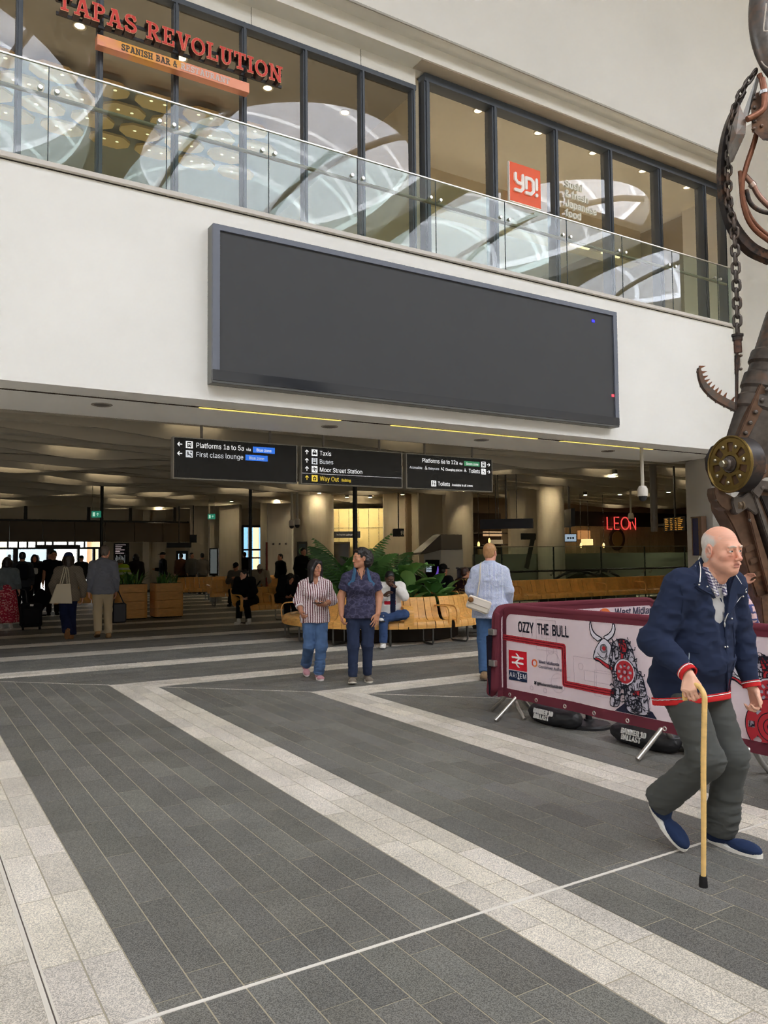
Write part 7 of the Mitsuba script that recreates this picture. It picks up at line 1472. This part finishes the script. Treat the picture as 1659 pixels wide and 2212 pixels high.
# loose end cloth, ballast bags, post base
k = thing('barrier_end_cloth', 'folded burgundy and dark cloth hanging at the barrier corner', 'cloth')
part(k, 'cloth', crease(sdf([rc((4.97, 5.96, .98), (4.95, 5.99, .30), .035, .05, .02, (V3(1, 0, 0), 1.8)), rc((5.0, 6.02, .9), (4.96, 6.05, .25), .03, .05, .02)], .010), .008, (20, 20, 3), 4), 'cloth', BURG*.9, smooth=True)
part(k, 'lining', hull([(4.93, 5.99, .82), (4.92, 6.07, .78), (4.92, 6.06, .24), (4.90, 6.0, .22), (4.935, 6.0, .82)]), 'cloth', S(30, 26, 38))
for z in (.80, .50): part(k, 'clasp', cbx(4.90, 4.945, 5.93, 6.02, z, z+.06, .006), 'metal', S(170, 168, 166))
for i, (x, y, L, lab) in enumerate(((5.22, 5.45, .62, 'black ballast bag with white print under the left half of the front barrier'), (5.24, 4.42, .66, 'black ballast bag with white print under the right half of the front barrier'), (5.45, 4.02, .5, 'black ballast bag lying behind the old man by the barrier foot'), (5.2, 2.95, .6, 'black ballast bag at the right edge of the picture'))):
    k = thing('ballast_bag', lab, 'bag', 'ballast bags'); m = crease(sdf([rc((x, y+L*.35, .085), (x, y-L*.35, .085), .085, .085, .04, (V3(0, 0, 1), 1.15)), el((x, y, .08), (.13, L*.45, .085), None, .05), rc((x+.02, y+L*.5, .07), (x+.02, y+L*.4, .08), .05, .07, .03)], .011), .008, (14, 9, 18), i)
    m.vertices[:, 2] = np.maximum(m.vertices[:, 2]-m.vertices[:, 2].min()*0, .001); part(k, 'body', m, 'satin', S(30, 30, 33), smooth=True)
    xx = x-.125
    for j, (s_, h_) in enumerate((('BANNER 10', .042), ('BALLAST', .042))): part(k, 'print', frame(txt(s_, h_, .012, True, .78), (x-.136, y+.14-.03*(i == 3), .105-j*.050), (0, -1, 0), (0.25, 0, 1)), 'satin', S(214, 212, 208))
k = thing('post_base', 'round black post base standing behind the front barrier', 'post'); part(k, 'base', mv(lathe([(.001, 0), (.20, 0), (.20, .02), (.185, .035), (.05, .055), (.045, .07), (.001, .07)], 40), (5.42, 5.22, 0)), 'satin', S(34, 34, 36), smooth=30); part(k, 'post', cyl((5.42, 5.22, .06), (5.42, 5.22, .98), .03), 'satin', S(28, 28, 30), smooth=40)
# ---------------------------------------------------------------- riveted metal sculpture: a raised fore leg, chain, curved steel
DS = 7.25; SO = zp(1600, 1000, DS); SR = np.array([_sy, -_cy, 0.0]); SU = np.array([0, 0, 1.0]); SN = np.cross(SR, SU)
SC = thing('metal_sculpture', 'large riveted rusty metal animal sculpture, only its leg and chain in view', 'sculpture')
ST, RU, DK, BR, CO = S(92, 84, 78), S(100, 76, 60), S(58, 52, 50), S(140, 116, 66), S(128, 80, 58)
def sx(px, py, d=0): return zp(px, py, DS-d)
def plate(pts, d, th, r=.012):
    """an outline in the sculpture's plane, front face d metres forward, th thick, with eased edges"""
    o = sx(1600, 1000, d); Q = [sx(x, y, d)-o for x, y in pts]; p = Polygon([(q@SR, q[2]) for q in Q]).buffer(0); p = p.buffer(-r).buffer(r, 4)
    a = ext(p.buffer(-r*.6), th); b = ext(p, th-r); m = cat([mv(a, (0, 0, -th)), mv(b, (0, 0, -th))]); return frame(m, o, SR, SU)
def riv(px, py, d, r=.020): part(SC, 'rivet', frame(lathe([(r, -.012), (r, .004), (r*.75, .012), (.001, .016)], 12), sx(px, py, d), SR, SU), 'rust', ST*1.1, smooth=40)
def hexbolt(px, py, d, r=.03, nrm=None, col=ST):
    m = cat([lathe([(r*1.3, -.01), (r*1.3, .008), (.001, .008)], 20), mv(lathe([(r, 0), (r, .03), (.001, .03)], 6), (0, 0, .008))]); part(SC, 'bolt', frame(m, sx(px, py, d), SR if nrm is None else np.cross(SU, nrm), SU), 'rust', col)
# upper limb: a stepped barrel
ax0, ax1 = sx(1712, 690, 0), sx(1600, 1000, 0); t = np.linspace(0, 1, 60); rad = .235-.045*t
for a, b in ((.26, .35), (.42, .51), (.57, .66)): rad = rad+.022*((t > a) & (t < b))
part(SC, 'upper_leg', tube(ax0+(ax1-ax0)*t[:, None], rad, 40), 'rust', ST, smooth=30)
part(SC, 'strap', plate([(1659, 800), (1700, 760), (1712, 800), (1662, 866), (1612, 955), (1594, 948)], .225, .10), 'rust', RU)
for p in ((1657, 841), (1646, 864), (1633, 890), (1621, 913), (1611, 935)): riv(*p, .225)
part(SC, 'flange', plate([(1700, 800), (1712, 850), (1640, 990), (1618, 980), (1622, 955), (1668, 872)], .16, .10), 'rust', RU*.8)
part(SC, 'side_plate', plate([(1720, 880), (1720, 1060), (1660, 1010), (1640, 992), (1650, 950), (1668, 900)], .18, .08), 'rust', ST*.8)
part(SC, 'bracket', plate([(1618, 965), (1640, 990), (1652, 1003), (1720, 1000), (1720, 1024), (1655, 1030), (1625, 1052), (1600, 1050)], .20, .14), 'rust', RU)
riv(1650, 1018, .205, .024)
part(SC, 'knee_housing', plate([(1556, 958), (1575, 950), (1590, 965), (1620, 960), (1632, 1000), (1622, 1040), (1590, 1062), (1556, 1045), (1543, 1010), (1541, 985)], -.08, .20), 'rust', DK)
riv(1547, 978, -.08, .018)
# brass wheel at the knee, facing left of the camera
kn = unit((-.985, .17, 0)); kc = sx(1580, 1003, .27); kr = np.cross(SU, kn)
def onknee(m): return frame(m, kc, kr, SU)
R0 = .245
part(SC, 'wheel_back', onknee(mv(ext(Point(0, 0).buffer(R0, 40), .14), (0, 0, -.14))), 'rust', DK, smooth=30)
rim = Point(0, 0).buffer(R0, 48).difference(Point(0, 0).buffer(R0*.80, 48)); hub = Point(0, 0).buffer(R0*.46, 32).difference(Point(0, 0).buffer(R0*.33, 32))
spk = unary_union([aff.rotate(Polygon([(R0*.40, -.022), (R0*.85, -.055), (R0*.85, .055), (R0*.40, .022)]), a, origin=(0, 0)) for a in range(10, 370, 51)])
part(SC, 'brass_wheel', onknee(ext(unary_union([rim, hub, spk]).difference(Point(0, 0).buffer(R0*.33)), .022)), 'metal', BR)
part(SC, 'wheel_plate', onknee(mv(ext(Point(0, 0).buffer(R0*.97, 40), .006), (0, 0, .0))), 'rust', RU*.9)
part(SC, 'wheel_lip', onknee(tube([(R0*math.cos(a), R0*math.sin(a), .022) for a in np.linspace(0, 2*np.pi, 49)], .012, 8, False)), 'metal', BR*.9, smooth=40)
for a in np.radians(np.arange(10, 370, 51)): part(SC, 'rivet', onknee(mv(lathe([(.018, 0), (.018, .012), (.012, .02), (.001, .022)], 6), (R0*.68*math.cos(a), R0*.68*math.sin(a), .022))), 'metal', S(150, 140, 120))
part(SC, 'axle', onknee(lathe([(R0*.30, 0), (R0*.30, .03), (.055, .03), (.055, .06), (.045, .075), (.001, .075)], 24)), 'rust', ST, smooth=30); part(SC, 'axle_nut', onknee(mv(lathe([(.034, 0), (.034, .035), (.028, .045), (.001, .045)], 6), (0, 0, .075))), 'metal', S(170, 160, 136))
# lower limb
part(SC, 'lower_leg', plate([(1556, 1062), (1580, 1075), (1602, 1078), (1618, 1066), (1638, 1040), (1720, 1060), (1740, 1180), (1730, 1326), (1642, 1312), (1628, 1290), (1612, 1240), (1597, 1180), (1580, 1138), (1560, 1100)], .10, .26, .02), 'rust', RU)
part(SC, 'knee_claw', plate([(1543, 1052), (1552, 1054), (1568, 1066), (1584, 1074), (1584, 1098), (1570, 1104), (1556, 1096), (1545, 1080), (1541, 1066)], .16, .16), 'rust', RU*.85)
for p in ((1549, 1066), (1548, 1080), (1567, 1080)): riv(*p, .16, .014)
part(SC, 'knee_plate', plate([(1582, 1074), (1602, 1074), (1616, 1064), (1622, 1062), (1636, 1100), (1640, 1108), (1630, 1112), (1612, 1098), (1592, 1112), (1586, 1108), (1580, 1086)], .20, .10), 'rust', ST*.95)
hexbolt(1600, 1092, .20, .034, unit((-.97, .1, 0)), S(120, 104, 84))
part(SC, 'upper_fork', plate([(1622, 1062), (1640, 1036), (1720, 1052), (1720, 1068), (1650, 1058), (1638, 1078)], .24, .14), 'rust', ST*.9); riv(1647, 1054, .245, .022)
part(SC, 'ridge', plate([(1624, 1064), (1632, 1062), (1720, 1320), (1700, 1320), (1638, 1110)], .22, .12), 'rust', ST*1.05); part(SC, 'ridge', plate([(1612, 1100), (1622, 1098), (1690, 1330), (1662, 1318)], .17, .09), 'rust', RU*1.1)
part(SC, 'inner_channel', plate([(1640, 1070), (1720, 1075), (1720, 1250), (1690, 1200)], .13, .05), 'rust', DK)
for p in ((1621, 1124), (1630, 1152), (1640, 1178), (1650, 1206), (1660, 1234), (1655, 1292)): riv(*p, .18, .02)
for y in (1176, 1202, 1230): part(SC, 'rib', plate([(1604+(y-1176)*.36, y+6), (1632+(y-1176)*.36, y-6), (1634+(y-1176)*.36, y+8), (1607+(y-1176)*.36, y+20)], .125, .06), 'rust', RU*.8)
part(SC, 'hoof_plate', plate([(1636, 1288), (1662, 1280), (1720, 1300), (1740, 1420), (1660, 1420), (1640, 1340)], .17, .14), 'rust', RU)
part(SC, 'hoof', hull([sx(1640, 1318, .12), sx(1740, 1318, .12), sx(1640, 1318, -.2), sx(1740, 1318, -.2)]+[np.array([*(sx(px, 1400, d)[:2]), 0.0]) for px in (1628, 1760) for d in (.22, -.24)]), 'rust', DK)
# toothed fin
fin = smoothpath([(1514, 791), (1515, 812), (1523, 835), (1540, 855), (1558, 868), (1594, 887)], 5); fin2 = smoothpath([(1518, 790), (1524, 812), (1533, 828), (1548, 842), (1564, 853), (1596, 870)], 5)
part(SC, 'fin', plate([tuple(p) for p in fin]+[tuple(p) for p in fin2[::-1]], .03, .05, .003), 'rust', ST*1.05)
for i in range(10):
    q = i/9.6*(len(fin2)-1); a = fin2[int(q)]; b = fin2[min(len(fin2)-1, int(q)+1)]; tv = (b-a)/np.linalg.norm(b-a); nv = np.array([tv[1], -tv[0]]); c = a+(b-a)*(q-int(q))
    part(SC, 'fin_tooth', plate([tuple(c-tv*3.6-nv*2), tuple(c+nv*10.5-tv*.2), tuple(c+nv*10.5+tv*.9), tuple(c+tv*3.6-nv*2)], .012, .016, .001), 'rust', CO*.9)
for i in (2, 9, 14, 19, 22, 24): c = fin[min(i, len(fin)-1)]; part(SC, 'fin_stud', plate([tuple(c+np.array(e)) for e in ((-3, -2.5), (2, -2.5), (2, 3), (-3, 3))], .02, .03, .002), 'rust', ST)
# pull rod
part(SC, 'rod_collar', cat([tube([sx(1593, 722), sx(1593, 727)], .052, 18), tube([sx(1593, 728), sx(1593, 736)], .044, 18)]), 'rust', DK, smooth=30); part(SC, 'rod_sleeve', tube([sx(1593, 734), sx(1594.5, 762)], .036, 16), 'rust', S(84, 66, 62), smooth=40)
part(SC, 'rod', tube([sx(1592, 760), sx(1591, 885)], .014, 10), 'rust', DK, smooth=40); part(SC, 'rod_plate', plate([(1595, 762), (1606, 762), (1606, 786), (1600, 804), (1594, 812)], .03, .03), 'rust', ST)
for y in (768, 797): riv(1600.5, y, .03, .014)
# chain
def link(c, t, s, L=.105, w=.060, r=.013):
    t = unit(t); s = unit(s-t*(s@t)); a = L/2-w/2; pts = [c+t*(a+w/2*math.cos(q))+s*w/2*math.sin(q) for q in np.linspace(-np.pi/2, np.pi/2, 9)]+[c-t*(a+w/2*math.cos(q))-s*w/2*math.sin(q) for q in np.linspace(-np.pi/2, np.pi/2, 9)]
    return tube(pts+[pts[0]], r, 8, False)
def chain(pts, step, d0=.02, **kw):
    P = smoothpath(pts, 12); D = np.r_[0, np.cumsum(np.linalg.norm(np.diff(P, axis=0), axis=1))]; n = int(D[-1]/step)
    for i in range(n+1):
        x, y = (np.interp(i*step, D, P[:, j]) for j in (0, 1)); x1, y1 = (np.interp(i*step+2, D, P[:, j]) for j in (0, 1)); x0, y0 = (np.interp(i*step-2, D, P[:, j]) for j in (0, 1))
        tv = SR*(x1-x0)-SU*(y1-y0); sv = (SR*.85+SN*.55) if i % 2 else (SN*.8-SR*.6); part(SC, 'chain_link', link(sx(x, y, d0), tv, sv, **kw), 'rust', ST*(.75+.1*(i % 3)), smooth=50)
chain([(1586, 484), (1588, 540), (1590, 600), (1592, 660), (1593, 714)], 19.0, .02, L=.108, w=.060, r=.0140)
chain([(1628, 160), (1612, 182), (1597, 208), (1586, 240), (1578, 290), (1574, 340), (1573, 400), (1575, 440), (1582, 474)], 17, -.04, L=.100, w=.052, r=.012)
# curved fork plates, blades and copper pipes around the muzzle
out = smoothpath([(1628, 168), (1596, 225), (1578, 290), (1572, 360), (1577, 420), (1594, 480), (1630, 530), (1680, 556)], 6); inn = smoothpath([(1634, 172), (1606, 232), (1592, 290), (1586, 350), (1591, 410), (1608, 466), (1642, 512), (1684, 536)], 6)
part(SC, 'curved_fork', plate([tuple(p) for p in out]+[tuple(p) for p in inn[::-1]], .06, .10, .004), 'rust', DK)
part(SC, 'blade', hull([sx(1576, 352, .12), sx(1573, 325, .13), sx(1582, 268, .13), sx(1598, 226, .12), sx(1612, 262, .13), sx(1610, 290, .13), sx(1583, 350, .10), sx(1590, 290, .17)]), 'rust', S(112, 106, 100)); part(SC, 'blade', hull([sx(1605, 245, .08), sx(1634, 165, .08), sx(1612, 262, .10), sx(1628, 220, .06), sx(1640, 172, .05)]), 'rust', S(120, 118, 114))
for pts, r, c in (([(1640, 160), (1650, 200), (1634, 290), (1612, 360), (1603, 400), (1608, 450), (1630, 495), (1690, 540)], .024, CO), ([(1598, 370), (1604, 420), (1622, 470), (1655, 505), (1700, 530)], .018, CO*.7), ([(1612, 410), (1622, 440), (1650, 458), (1700, 462)], .020, DK), ([(1608, 378), (1625, 398), (1645, 430), (1700, 480)], .026, S(176, 138, 124))):
    part(SC, 'pipe', tube(np.array([sx(x, y, .02-.1*(r == .026)) for x, y in smoothpath(pts, 6)]), r, 10), 'rust' if r != .026 else 'metal', c, smooth=50)
part(SC, 'pipe_collar', tube([sx(1622, 396, -.08), sx(1628, 403, -.08)], .034, 14), 'metal', S(214, 190, 180), smooth=40)
part(SC, 'muzzle_block', hull([sx(x, y, d) for x, y in ((1622, 228), (1634, 200), (1720, 190), (1720, 300), (1660, 296), (1624, 286)) for d in (.10, -.25)]), 'rust', RU*.85); part(SC, 'muzzle_lip', hull([sx(x, y, d) for x, y in ((1628, 284), (1648, 303), (1720, 312), (1720, 292)) for d in (.14, -.2)]), 'rust', DK)
for p in ((1630, 212), (1630, 232), (1630, 262), (1645, 272), (1628, 278)): riv(*p, .105, .016)
part(SC, 'copper_elbow', tube([sx(x, y, .15) for x, y in smoothpath([(1646, 170), (1651, 200), (1650, 232), (1636, 246), (1614, 258)], 5)], .028, 12), 'rust', S(140, 92, 72), smooth=50); part(SC, 'hose_clip', tube([sx(1648, 196, .15), sx(1649, 203, .15)], .036, 16), 'metal', S(196, 196, 198), smooth=40)
# large dished shell at the top
_R = np.stack([SR, SU, SN], 1); ds = sdf([el(sx(1702, 40, .0), (.36, .66, .16), _R, .02), el(sx(1712, 30, .14), (.22, .42, .10), _R, .03, '-')], .016)
part(SC, 'dished_shell', ds, 'rust', S(104, 98, 94), smooth=True); part(SC, 'shell_seam', tube([sx(x, y, .15) for x, y in smoothpath([(1655, 8), (1652, 40), (1650, 66), (1662, 66)], 5)], .007, 6), 'satin', S(190, 180, 170)); part(SC, 'shell_rim', tube([sx(x, y, .155) for x, y in smoothpath([(1644, 132), (1652, 142), (1662, 148)], 5)], .006, 6), 'satin', S(180, 170, 160))
# the rest of the body is out of the picture: a plain trunk and strut that carry the parts above
part(SC, 'shoulder', sdf([rc(sx(1830, 420, -.3), sx(1735, 690, -.1), .55, .30, .1), rc(sx(1800, 380, -.3), sx(1720, 60, -.15), .30, .22, .1), rc(sx(1790, 400, -.2), sx(1690, 260, -.1), .25, .14, .06), rc(sx(1790, 430, -.2), sx(1700, 530, -.05), .14, .06, .06)], .03), 'rust', ST*.8, smooth=True)
_b = sx(1860, 1400, -.5); part(SC, 'rear_strut', tube([sx(1840, 430, -.5), (_b[0], _b[1], 0)], .22, 20), 'rust', DK, smooth=30)
